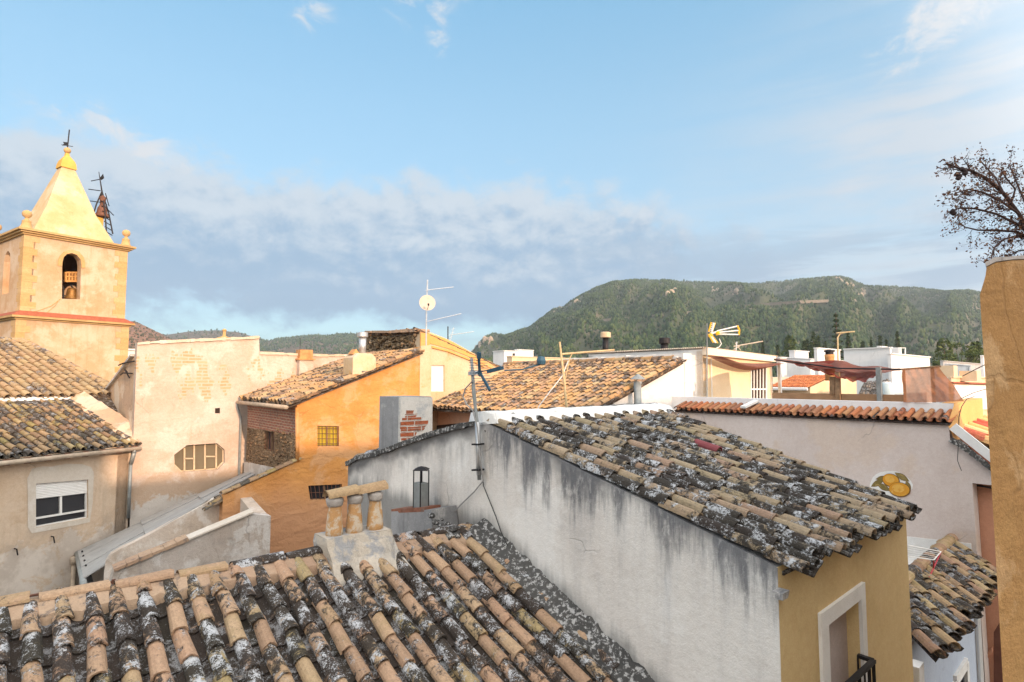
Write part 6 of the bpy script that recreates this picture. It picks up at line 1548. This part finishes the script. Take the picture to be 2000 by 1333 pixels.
house('white cube rooftop room behind the orange chimney', M_fw, [(1592, 1596, 1643, 681, 70)])
house('long white rooftop block, tallest of the distant houses, bluish in the shade', M_fw, [(1650, 1738, 1744, 680, 62), (1716, 1720, 1734, 678, 66)])
h4 = house('white block with a sunlit pinkish front and a white pipe frame on its roof', M_fw, [(1736, 1740, 1818, 692, 60)])
m_ = MB(); q = [R(1757, 692, 62), R(1757, 680, 62), R(1768, 680, 62), R(1768, 692, 62)]; m_.tube(q, .07, 5); m_.build('pipe_frame', M_pvc, h4)
m_ = MB(); m_.box(R(1748, 692, 63), 1.0, 1.0, .7, e); m_.build('roof_hatch', M_fw, h4)
house('grey flat roofed house under the broad pine at far right', M_fg, [(1838, 1842, 1932, 706, 85)], [('e', [(1850, 714, 1855, 722), (1878, 714, 1884, 722)])])
house('white house with a narrow window in front of the grey flat roofed house', M_fw, [(1846, 1852, 1897, 712, 70)], [('e', [(1888, 716, 1892, 730)])])
house('tall white house partly hidden by the ochre garden wall', M_fw, [(1917, 1920, 1990, 696, 66)], [('e', [(1926, 716, 1931, 728)])])
h5 = house('low house with a red roof line and white wall with two small dark windows', M_fc, [(1852, 1858, 1960, 738, 48)]); m_ = MB(); pq = Plane(R(1858, 743, 47.8), e); m_.prism(pq.pts([(1855, 746), (1945, 749), (1945, 752), (1855, 749)]), w * .25); m_.build('red_band', M_redpaint, h5)
m_ = MB(); m_.prism(pq.pts([(1862, 752), (1945, 754), (1945, 800), (1862, 800)]), w * .1); m_.build('white_wall', M_fw, h5); fwin(h5, Plane(R(1858, 743, 47.6), e), [(1872, 761, 1880, 769), (1912, 761, 1922, 769)], w)
m_ = MB(); m_.box(R(1850, 728, 50) - UP * .4, 1.3, 1.2, 1.0, e); m_.box(R(1895, 736, 50) - UP * .4, 1.6, 1.2, .9, e); m_.build('roof_hatch', M_fc, h5)
house('small white house with a dark doorway low behind the brown shade net', M_fw, [(1826, 1832, 1856, 722, 78)], [('e', [(1838, 730, 1843, 738)])])
house('pale house above the red roof line, left of the tall white house', M_fw, [(1896, 1900, 1921, 726, 74)], [('e', [(1905, 732, 1910, 738)])])
house('small white house between the church tower and the pale old house', M_fw, [(240, 243, 275, 684, 45)])
# orange tiled house behind the terrace
hO = thing('red_tiled_house', 'cream house with bright orange tiles seen under the maroon shade cloth', 'house', ground(R(1570, 760, 29)))
rc = R(1582, 752, 27); rc0 = V((rc.x, rc.y, 0)); po = Plane(rc0, e); pol = Plane(rc0, -w)
a_, b_2 = rc, pol.pt(1506, 752); b_2 = V((b_2.x, b_2.y, rc.z)); tt = po.pt(1622, 735); tt = V((tt.x, tt.y, tt.z)); t2 = tt + (b_2 - a_)
fO = bil(t2 - UP * .0, tt, a_ - e * .25 - UP * .1, b_2 - e * .25 - UP * .1)
fO = bil(t2 + (tt - a_) * .1, tt + (tt - a_) * .1, a_ - e * .3 - UP * .12, b_2 - e * .3 - UP * .12)
mb = MB(); tiles(mb, fO, 22, 8, seed=95, dirt=(0, .5), seg=5, stag=.1, pan_dirt_shade=(0, .4)); mb.build('roof', T_red, hO)
m_ = MB(); zq = tt.z; endp = po.at(1672, 0)
m_.prism([ground(rc0), rc - UP * .1, tt - UP * .05, po.pt(1672, 736), ground(endp)], -w * 4); m_.build('wall', M_fc, hO)
m_ = MB(); m_.tube([a_ - e * .3 - UP * .2, b_2 - e * .3 - UP * .2], .08, 6); m_.build('gutter', M_pvc, hO)
# grey tiled roof and drum seen between posts
hD = thing('old_tiled_shed', 'small shed roof of dark lichen covered tiles between the posts of the terrace', 'shed', ground(R(1700, 770, 26)))
fD = bil(R(1688, 748, 26), R(1735, 744, 26.6), R(1722, 778, 23.6), R(1672, 780, 23.0)); mb = MB(); tiles(mb, fD, 9, 5, seed=97, dirt=(.5, 1), seg=5); mb.build('roof', T_left, hD)
m_ = MB(); q = [R(1672, 784, 23.3), R(1722, 782, 23.9)]; m_.prism([ground(q[0]), q[0], q[1], ground(q[1])], V((-.4, .9, 0)) * 2.6); m_.build('wall', M_fw, hD)
td_ = thing('water_drum', 'pale blue water drum standing right of the dark tiled shed roof', 'water drum', R(1732, 776, 24))
m_ = MB(); c = R(1732, 776, 24); m_.lathe(c - UP * .4, [(.26, 0), (.28, .3), (.28, .6), (.26, .95), (.2, 1.)], 14); m_.build('drum', plain('pale_blue_plastic', (.42, .52, .56), .4, var=.08), td_, smooth=True)
m_ = MB(); m_.lathe(c + UP * .58, [(.15, 0), (.15, .06), (.02, .07)], 12); m_.build('lid', M_pvc, td_)
# orange chimney behind the sail
tcn = thing('clay_chimney', 'orange clay chimney pot with a dark cap rising behind the maroon shade cloth', 'chimney', R(1621, 715, 24))
m_ = MB(); c = R(1621, 716, 24); m_.lathe(c - UP * .6, [(.20, 0), (.19, .5), (.16, .75), (.19, .95), (.2, 1.1)], 12); m_.build('pot', M_clay, tcn, smooth=True)
m_ = MB(); m_.lathe(c + UP * .5, [(.16, 0), (.16, .1), (.22, .12), (.2, .18), (.02, .22)], 12); m_.build('cap', M_iron, tcn)

# ============================================================ trees of the plain
L_con = leafmat('conifer_foliage', [(.022, .036, .018), (.035, .055, .024), (.055, .075, .03), (.075, .09, .035)])
L_pine = leafmat('umbrella_pine_foliage', [(.035, .055, .02), (.06, .085, .025), (.10, .125, .035), (.14, .155, .045)])
M_bark = plain('bark', (.10, .075, .055), .95, var=.3, scale=3)
def leaf(mb, r, p, s, flat=0.):
    n = V((r.gauss(0, 1), r.gauss(0, 1), r.gauss(0, 1) + flat)).normalized(); x = n.orthogonal().normalized(); y = n.cross(x); a = r.random() * 6.28
    x, y = x * math.cos(a) + y * math.sin(a), y * math.cos(a) - x * math.sin(a); x *= s * (.6 + .8 * r.random()); y *= s * (.35 + .4 * r.random())
    mb.add([p - x, p - y * .8, p + x, p + y], [[0, 1, 2, 3]])
def conifer(lbl, u, vt, hw, Y, kind, seed):
    r = random.Random(seed); top = R(u, vt, Y); base = ground(top); H = top.z - base.z; W = hw / F * Y
    t = thing({'cypress': 'cypress_tree', 'fir': 'fir_tree', 'norfolk': 'norfolk_pine', 'pine': 'pine_tree'}[kind], lbl, 'tree', base, 'trees of the plain below the hill')
    m = MB(); m.tube([base, base + UP * H * .5, base + UP * H * .96], [H * .022, H * .014, H * .004], 6)
    c = MB(); k0 = r.random() * 50
    if kind == 'norfolk':
        nl = 17
        for i in range(nl):
            f = i / nl; z = H * (.20 + .78 * f); rad = W * (1 - f) ** .8 * (.8 + .35 * r.random())
            nb = 6
            for b in range(nb):
                an = b * 6.283 / nb + i * .5 + r.random() * .4; d = V((math.cos(an), math.sin(an), 0)); L = rad * (.8 + .4 * r.random())
                m.tube([base + UP * z, base + UP * (z - L * .06) + d * L], [H * .005, H * .002], 4)
                for q in range(9):
                    s = (q + 1) / 9; c.cur = (r.random(), 0, 0); leaf(c, r, base + UP * (z + L * (.10 * s * s - .08 * s)) + d * L * s + V((r.gauss(0, .1), r.gauss(0, .1), r.gauss(0, .08))) * W * .5, H * .016 * (1.2 - .3 * s), 1.)
    else:
        n = 520 if kind != 'pine' else 900
        while n > 0:
            f = r.random(); an = r.random() * 6.283
            if kind == 'cypress': pr = W * (math.sin(math.pi * min(1, (1 - f) ** .75 * .93 + .05))) ** .8; z = H * (.06 + .94 * f)
            elif kind == 'fir': pr = W * (1 - f) ** .85 * (1 + .25 * math.sin(f * 40)); z = H * (.12 + .88 * f)
            else: pr = W * math.sin(math.pi * (.12 + .85 * f)) ** .6; z = H * (.35 + .65 * f)
            rad = pr * (.45 + .55 * math.sqrt(r.random())) * (1 + .45 * mnoise.noise(V((math.cos(an) * 1.6 + k0, math.sin(an) * 1.6, z / W * .9))))
            p = base + V((math.cos(an) * rad, math.sin(an) * rad, z))
            if mnoise.noise(p * (2.2 / W) + V((k0, 0, 0))) < -.28: continue
            c.cur = (min(1, max(0, .5 + .5 * mnoise.noise(p * (1.6 / W)) + r.uniform(-.25, .25))), 0, 0); leaf(c, r, p, max(H * .022, W * .14)); n -= 1
    m.build('trunk', M_bark, t); c.build('crown', L_con if kind != 'pine' else L_pine, t, recalc=False); return t
TR = [(1489, 664, 8, 190, 'fir', 'dark fir left of the roof room awning, just right of the low aerial'), (1519, 675, 5, 180, 'cypress', 'small dark cypress at the left end of the row of trees'), (1542, 657, 15, 200, 'pine', 'bushy mid green pine left of the pair of cypresses'), (1570, 666, 6, 190, 'cypress', 'low dark cypress beside the bushy pine'), (1577, 664, 5, 200, 'cypress', 'thin cypress touching the low one on its right side'), (1588, 649, 7, 185, 'cypress', 'taller cypress of the pair left of the white cube room'), (1597, 657, 6, 190, 'cypress', 'shorter cypress of the pair above the white cube room'), (1611, 668, 5, 195, 'cypress', 'short cypress immediately left of the tallest tree'),
      (1632, 602, 17, 150, 'norfolk', 'tallest tree, a tiered conifer rising high against the hill'), (1656, 650, 19, 150, 'fir', 'broad dark fir right of the tallest tree behind the yellowish aerial'), (1685, 668, 4, 200, 'cypress', 'tiny cypress above the long white block'), (1701, 661, 8, 190, 'fir', 'dark fir above the left part of the long white block'), (1718, 654, 10, 195, 'fir', 'wider fir above the raised end of the long white block'), (1731, 664, 8, 190, 'fir', 'low fir between the wider fir and the pointed one'), (1752, 649, 12, 180, 'fir', 'pointed dark fir above the white pipe frame'), (1843, 662, 20, 140, 'pine', 'dark bushy pine at the left side of the broad bright pine'), (1905, 668, 18, 130, 'pine', 'thin pine next to the ochre garden wall')]
for i, (u, vt, hw, Y, k, lb) in enumerate(TR): conifer(lb, u, vt, hw, Y, k, 100 + i)
# broad umbrella pine
r = random.Random(77); Yp = 120; top = R(1875, 655, Yp); base = ground(top); H = top.z - base.z
t = thing('umbrella_pine', 'broad bright green umbrella pine above the grey flat roofed house', 'tree', base, 'trees of the plain below the hill')
m = MB(); m.tube([base, base + UP * H * .45 + V((.3, 0, 0)), base + UP * H * .75], [.35, .25, .12], 7); c = MB()
for k in range(34):
    an = r.random() * 6.28; rd = 5.6 * math.sqrt(r.random()); z = H * (.90 - .035 * rd + r.uniform(-.13, .05)); q = base + V((math.cos(an) * rd, math.sin(an) * rd * .8, z)); sz = .8 + r.random() * .9
    m.tube([base + UP * H * .6, q - UP * .4], [.09, .03], 4)
    for j in range(70):
        d = V((r.gauss(0, 1), r.gauss(0, 1), r.gauss(0, .55))).normalized() * sz * (.5 + .5 * r.random()); d.z *= .6
        c.cur = (min(1, max(0, .45 + .5 * d.z / sz + r.uniform(-.25, .35))), 0, 0); leaf(c, r, q + d, .24)
m.build('trunk', M_bark, t); c.build('crown', L_pine, t, recalc=False)
# ============================================================ withered branches above the garden wall
tD = thing('dry_tree', 'withered brown tree leaning over the garden wall at the right edge', 'tree', R(2120, 640, 3.9))
M_cone = plain('dark_cones', (.045, .03, .03), .9, var=.2); r = random.Random(19); tw = MB(); lf = MB()
def bpts(px, Y0, Y1): n = len(px); return [R(u + 15, v - 2, Y0 + (Y1 - Y0) * i / (n - 1)) for i, (u, v) in enumerate(px)]
main = [([(2120, 640), (2075, 565), (2030, 500), (2000, 465), (1975, 420), (1945, 380), (1910, 350), (1880, 335), (1855, 330), (1834, 322)], 3.9, 3.4, .020),
        ([(2000, 465), (1972, 440), (1930, 420), (1890, 410), (1862, 408), (1838, 416)], 3.75, 3.5, .010), ([(2005, 470), (1970, 455), (1930, 452), (1895, 452), (1870, 446), (1858, 436)], 3.75, 3.9, .009),
        ([(2040, 512), (2000, 470), (1975, 462), (1945, 470), (1928, 485), (1921, 505), (1924, 512)], 3.85, 3.6, .010), ([(1990, 445), (1988, 400), (1975, 370), (1965, 345), (1955, 322)], 3.7, 3.8, .009),
        ([(1945, 380), (1930, 350), (1912, 330), (1898, 315)], 3.5, 3.7, .007), ([(1975, 420), (1940, 395), (1905, 378), (1878, 372), (1850, 380)], 3.6, 3.3, .009), ([(2010, 470), (2020, 400), (2005, 360), (2000, 325)], 3.8, 3.9, .010),
        ([(2040, 512), (2000, 490), (1975, 492), (1950, 505)], 3.85, 3.9, .008), ([(1995, 450), (2010, 420), (2030, 380), (2040, 340)], 3.75, 3.7, .009), ([(1960, 400), (1968, 372), (1950, 350), (1940, 335)], 3.55, 3.4, .006),
        ([(2060, 545), (2090, 470), (2120, 400), (2130, 330)], 3.9, 4.1, .012), ([(2060, 545), (2060, 460), (2075, 400), (2065, 330)], 3.9, 3.8, .011)]
def tuft(p, d, n, s=.012):
    for k in range(n):
        q = p + V((r.gauss(0, 1), r.gauss(0, 1), r.gauss(0, 1))) * .015; lf.cur = (r.random(), 0, 0); leaf(lf, r, q, s * (.6 + .8 * r.random()))
def twig(p, d, L, rad, dep):
    n = 4; pts = [p]; dd = d.copy()
    for i in range(n):
        dd = (dd + V((r.gauss(0, .18), r.gauss(0, .18), r.gauss(0, .18) + .03))).normalized(); pts.append(pts[-1] + dd * (L / n))
    tw.tube(pts, [rad * (1 - .7 * i / n) for i in range(n + 1)], 4, cap=False)
    if dep > 0:
        for i in range(1, n + 1):
            for s in range(1 if i < n else 2):
                nd = (dd + V((r.gauss(0, .55), r.gauss(0, .55), r.gauss(0, .55)))).normalized(); twig(pts[i], nd, L * (.45 + .25 * r.random()), rad * .55, dep - 1)
    else:
        if r.random() < .85: tuft(pts[-1], dd, 5, .009)
        if r.random() < .45: tuft(pts[2], dd, 2, .008)
for px, y0, y1, rad in main:
    pts = bpts(px, y0, y1); n = len(pts); tw.tube(pts, [.8 * rad * (1 - .75 * i / (n - 1)) + .0015 for i in range(n)], 6)
    for i in range(1, n):
        seg = pts[i] - pts[i - 1]; nt_ = max(1, int(seg.length / .036))
        for k in range(nt_):
            if px[i][0] > 2070: continue
            p = pts[i - 1] + seg * r.random(); d = (seg.normalized() + V((r.gauss(0, .5), r.gauss(0, .5), r.gauss(0, .5)))).normalized(); d.z -= .25; twig(p, d, .055 + .06 * r.random(), max(.0018, rad * .2), 1)
    for k in range(2): tuft(pts[-1] + V((r.gauss(0, .01), 0, r.gauss(0, .01))), None, 4)
tb_ = R(2146, 636, 3.9); tk = MB(); tk.tube([ground(tb_) + V((.3, .2, 0)), tb_ + V((.12, .1, -2.)), tb_], [.11, .06, .022], 8); tk.build('trunk', M_cone, tD)
for u, v in ((1856, 342), (1859, 349), (1866, 332), (1872, 336), (1848, 414), (1850, 418), (1872, 340), (1925, 512), (1965, 508), (1960, 504), (1861, 345)):
    cn = MB(); p = R(u + 13, v, 3.45 if u < 1900 else 3.62); cn.lathe(p - UP * .012, [(.004, 0), (.015, .008), (.016, .017), (.008, .027), (.001, .032)], 7); cn.build('dry_cone', M_cone, tD)
tw.build('branches', plain('dead_twigs', (.075, .045, .04), .9, var=.2), tD); lf.build('withered_leaves', leafmat('withered_leaves', [(.07, .035, .03), (.12, .055, .04), (.17, .085, .05), (.25, .14, .08)]), tD, recalc=False)
# ============================================================ taller house behind the viewpoint; its roof edge throws the shade over the near roofs
sh_ = V((SUNH.x, SUNH.y, 0)); lat = V((-sh_.y, sh_.x, 0))
Dh = 26.0; zh = SHADOW_Z + math.tan(ELEV) * Dh; o0 = sh_ * Dh
lat = lat if lat.x > 0 else -lat
hV = thing('tall_house', 'tall cream house across the lane behind the viewpoint, shading the near roofs', 'house', ground(o0 + sh_ * 4))
a, b = o0 - lat * 34, o0 + lat * 14.1
m_ = MB(); m_.prism([ground(a), V((a.x, a.y, zh)), V((b.x, b.y, zh)), ground(b)], sh_ * 9); m_.build('wall', M_cream, hV); c_ = o0 + lat * .6; m_ = MB(); m_.prism([V((a.x, a.y, zh)), V((a.x, a.y, zh + 1.35)), V((c_.x, c_.y, zh + 1.35)), V((c_.x, c_.y, zh))], sh_ * 9); m_.build('upper_storey', M_cream, hV)
for i in range(12):
    c = a.lerp(b, (i + .5) / 12)
    for z in (zh - 2.4, zh - 5.6): m_ = MB(); m_.box(c + UP * z - sh_ * .02, 1.0, .06, 1.4, lat); m_.build('window', M_glass, hV)
# ============================================================ light, sky, camera
cam = bpy.data.cameras.new('camera'); co = bpy.data.objects.new('camera', cam); COL.objects.link(co)
cam.lens = 20; cam.sensor_width = 36; cam.sensor_fit = 'HORIZONTAL'; cam.clip_start = .05; cam.clip_end = 20000
co.location = (0, 0, CZ); co.rotation_euler = (math.pi / 2 + PITCH, 0, 0); SC.camera = co
sl = bpy.data.lights.new('sun', 'SUN'); sl.energy = SUN_E; sl.angle = math.radians(.6); sl.color = SUN_C
so = bpy.data.objects.new('sun', sl); COL.objects.link(so)
sd = V((SUNH.x * math.cos(ELEV), SUNH.y * math.cos(ELEV), math.sin(ELEV)))
so.rotation_euler = (-sd).to_track_quat('-Z', 'Y').to_euler(); so.location = (0, 0, 60)
w = bpy.data.worlds.new('World'); SC.world = w; w.use_nodes = True; g = G(w.node_tree); g.nodes.clear()
sky = g.nodes.new('ShaderNodeTexSky'); sky.sky_type = 'NISHITA'; sky.sun_disc = False
sky.sun_elevation = ELEV; sky.sun_rotation = math.atan2(SUNH.x, SUNH.y); sky.altitude = 200; sky.air_density = 1.0; sky.dust_density = 1.5; sky.ozone_density = 1.
D = g.n('TexCoord', 0)
sx, sy, sz = (g.n('SeparateXYZ', k, Vector=D) for k in range(3))
el = g.mul(g.m('ARCSINE', sz), 57.2958); az = g.mul(g.m('ARCTAN2', sx, sy), 57.2958)
ae = g.n('CombineXYZ', X=g.mul(az, .055), Y=g.mul(el, .12), Z=0.)
def gauss(az0, el0, sa, se, tilt=0.):
    da = g.sub(az, az0); de = g.sub(g.sub(el, el0), g.mul(da, tilt))
    return g.m('EXPONENT', g.mul(g.add(g.m('POWER', g.m('DIVIDE', da, sa), 2.), g.m('POWER', g.m('DIVIDE', de, se), 2.)), -1.))
n1 = g.noise(ae, 1.7, 8, .58, .25); n2 = g.noise(ae, 5.2, 7, .6, .2); n3 = g.noise(g.n('CombineXYZ', X=g.mul(az, .035), Y=g.mul(el, .30), Z=3.), 1.3, 7, .6, .3)
nn = g.add(g.mul(n1, .72), g.mul(n2, .28))
def cden(oy, ox=0.):
    v = g.n('CombineXYZ', X=g.add(g.mul(az, .085), ox), Y=g.add(g.mul(el, .125), oy), Z=4.)
    return g.add(g.mul(g.noise(v, 1.35, 9, .58, .25), .68), g.mul(g.noise(v, 4.2, 8, .62, .2), .32))
d0 = cden(0.); d1 = cden(.13, .05)
ctr = g.sub(12.2, g.mul(g.m('MAXIMUM', az, 0.), .05))
bias = g.mul(g.m('EXPONENT', g.mul(g.m('POWER', g.m('DIVIDE', g.sub(el, ctr), 7.6), 2.), -1.)), g.add(.35, g.mul(g.ss(az, 30., 4.), .65)))
bank = g.ss(g.add(d0, g.sub(g.mul(bias, .56), .25)), .43, .62)
streaks = g.mul(g.ss(n3, .48, .66), g.mul(g.ss(el, 18., 9.), g.ss(el, 1.0, 4.)))
bank = g.m('MAXIMUM', bank, g.mul(streaks, .6))
litp = g.ss(g.add(g.mul(g.sub(d0, d1), 1.5), g.mul(g.sub(el, 12.5), .040)), -.16, .26)
# flat blue-grey layers low on the right
v5 = g.n('CombineXYZ', X=g.mul(az, .045), Y=g.mul(el, .34), Z=13.)
l5 = g.noise(v5, 1.5, 8, .6, .35); lay = g.mul(g.ss(l5, .44, .58), g.mul(g.mul(g.ss(el, 1., 4.), g.ss(el, 17., 9.)), g.ss(az, -2., 12.)))
# veil on the right
veil = g.mul(g.add(g.ss(g.add(n3, g.mul(n1, .5)), .55, .95), .25), g.m('MAXIMUM', gauss(40., 19., 20., 12., .35), g.mul(gauss(36., 8., 22., 5.), .9)))
# small bright puffs
pf = g.add(gauss(38.5, 27.5, 5.5, 2.0, .35), g.add(g.mul(gauss(-10.5, 34.5, 3.4, 2.2), .55), g.add(g.mul(gauss(-20., 32., 2.2, 1.6), .55), g.add(g.mul(gauss(-7.6, 31.0, 1.1, 2.4), .5), g.add(gauss(-35., 19.8, 6., 1.6, -.25), g.mul(gauss(-8., 36.5, 5., 2.), .6))))))
nf = g.noise(g.n('CombineXYZ', X=g.mul(az, .16), Y=g.mul(el, .26), Z=9.), 1.5, 9, .68, .5)
puff = g.mul(g.ss(g.add(g.mul(pf, .62), g.mul(g.sub(nf, .5), 2.6)), .12, .75), g.ss(pf, .08, .45))
skc = g.n('TexSky') if False else sky.outputs[0]
skc = g.mix(1., skc, SKY_TINT, 'MULTIPLY')
grad = g.ramp(g.m('DIVIDE', el, 60.), [(.05, (.52, .70, .85)), (.22, (.46, .70, .88)), (.42, (.37, .655, .885)), (.60, (.245, .565, .845)), (1., (.14, .42, .74))])
skc = g.mix(.72, skc, g.mix(1., grad, (SKY_K, SKY_K, SKY_K), 'MULTIPLY'))
bcol = g.mix(litp, tuple(k * SKY_K for k in (.315, .485, .685)), tuple(k * SKY_K for k in (.69, .77, .845)))
c = g.mix(g.m('MINIMUM', g.mul(veil, 1.0), .92), skc, tuple(k * SKY_K for k in (.68, .755, .83)))
c = g.mix(g.mul(bank, .90), c, bcol)
c = g.mix(g.mul(lay, .85), c, tuple(k * SKY_K for k in (.37, .53, .70)))
c = g.mix(g.mul(puff, .8), c, tuple(k * SKY_K for k in (.86, .85, .85)))
# added bright sky fill for the shade: round the sun behind the viewpoint, overhead
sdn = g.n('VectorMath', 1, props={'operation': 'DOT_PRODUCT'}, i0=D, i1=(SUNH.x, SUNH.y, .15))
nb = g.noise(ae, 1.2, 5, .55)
sun_fill = g.mul(g.ss(sdn, -.25, .45), g.mul(g.add(.55, g.mul(nb, .9)), g.ss(sz, -.02, .05)))
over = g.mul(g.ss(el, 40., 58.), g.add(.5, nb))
c = g.mix(g.m('MINIMUM', g.mul(over, .8), 1.), c, tuple(k * SKY_K * OVER_FILL for k in (.98, 1., 1.04)))
c = g.mix(g.m('MINIMUM', sun_fill, 1.), c, tuple(k * SKY_K * GLOW_FILL for k in (1.0, .97, .92)))
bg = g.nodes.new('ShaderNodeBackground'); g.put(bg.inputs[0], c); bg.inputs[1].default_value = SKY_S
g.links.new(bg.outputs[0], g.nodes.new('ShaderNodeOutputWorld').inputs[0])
w.cycles.sampling_method = 'MANUAL'; w.cycles.sample_map_resolution = 512
SC.view_settings.view_transform = 'Standard'; SC.view_settings.look = 'None'; SC.view_settings.exposure = EXPO; SC.view_settings.gamma = 1
SC.cycles.use_denoising = True; SC.cycles.max_bounces = 6; SC.cycles.diffuse_bounces = 4; SC.cycles.transparent_max_bounces = 8
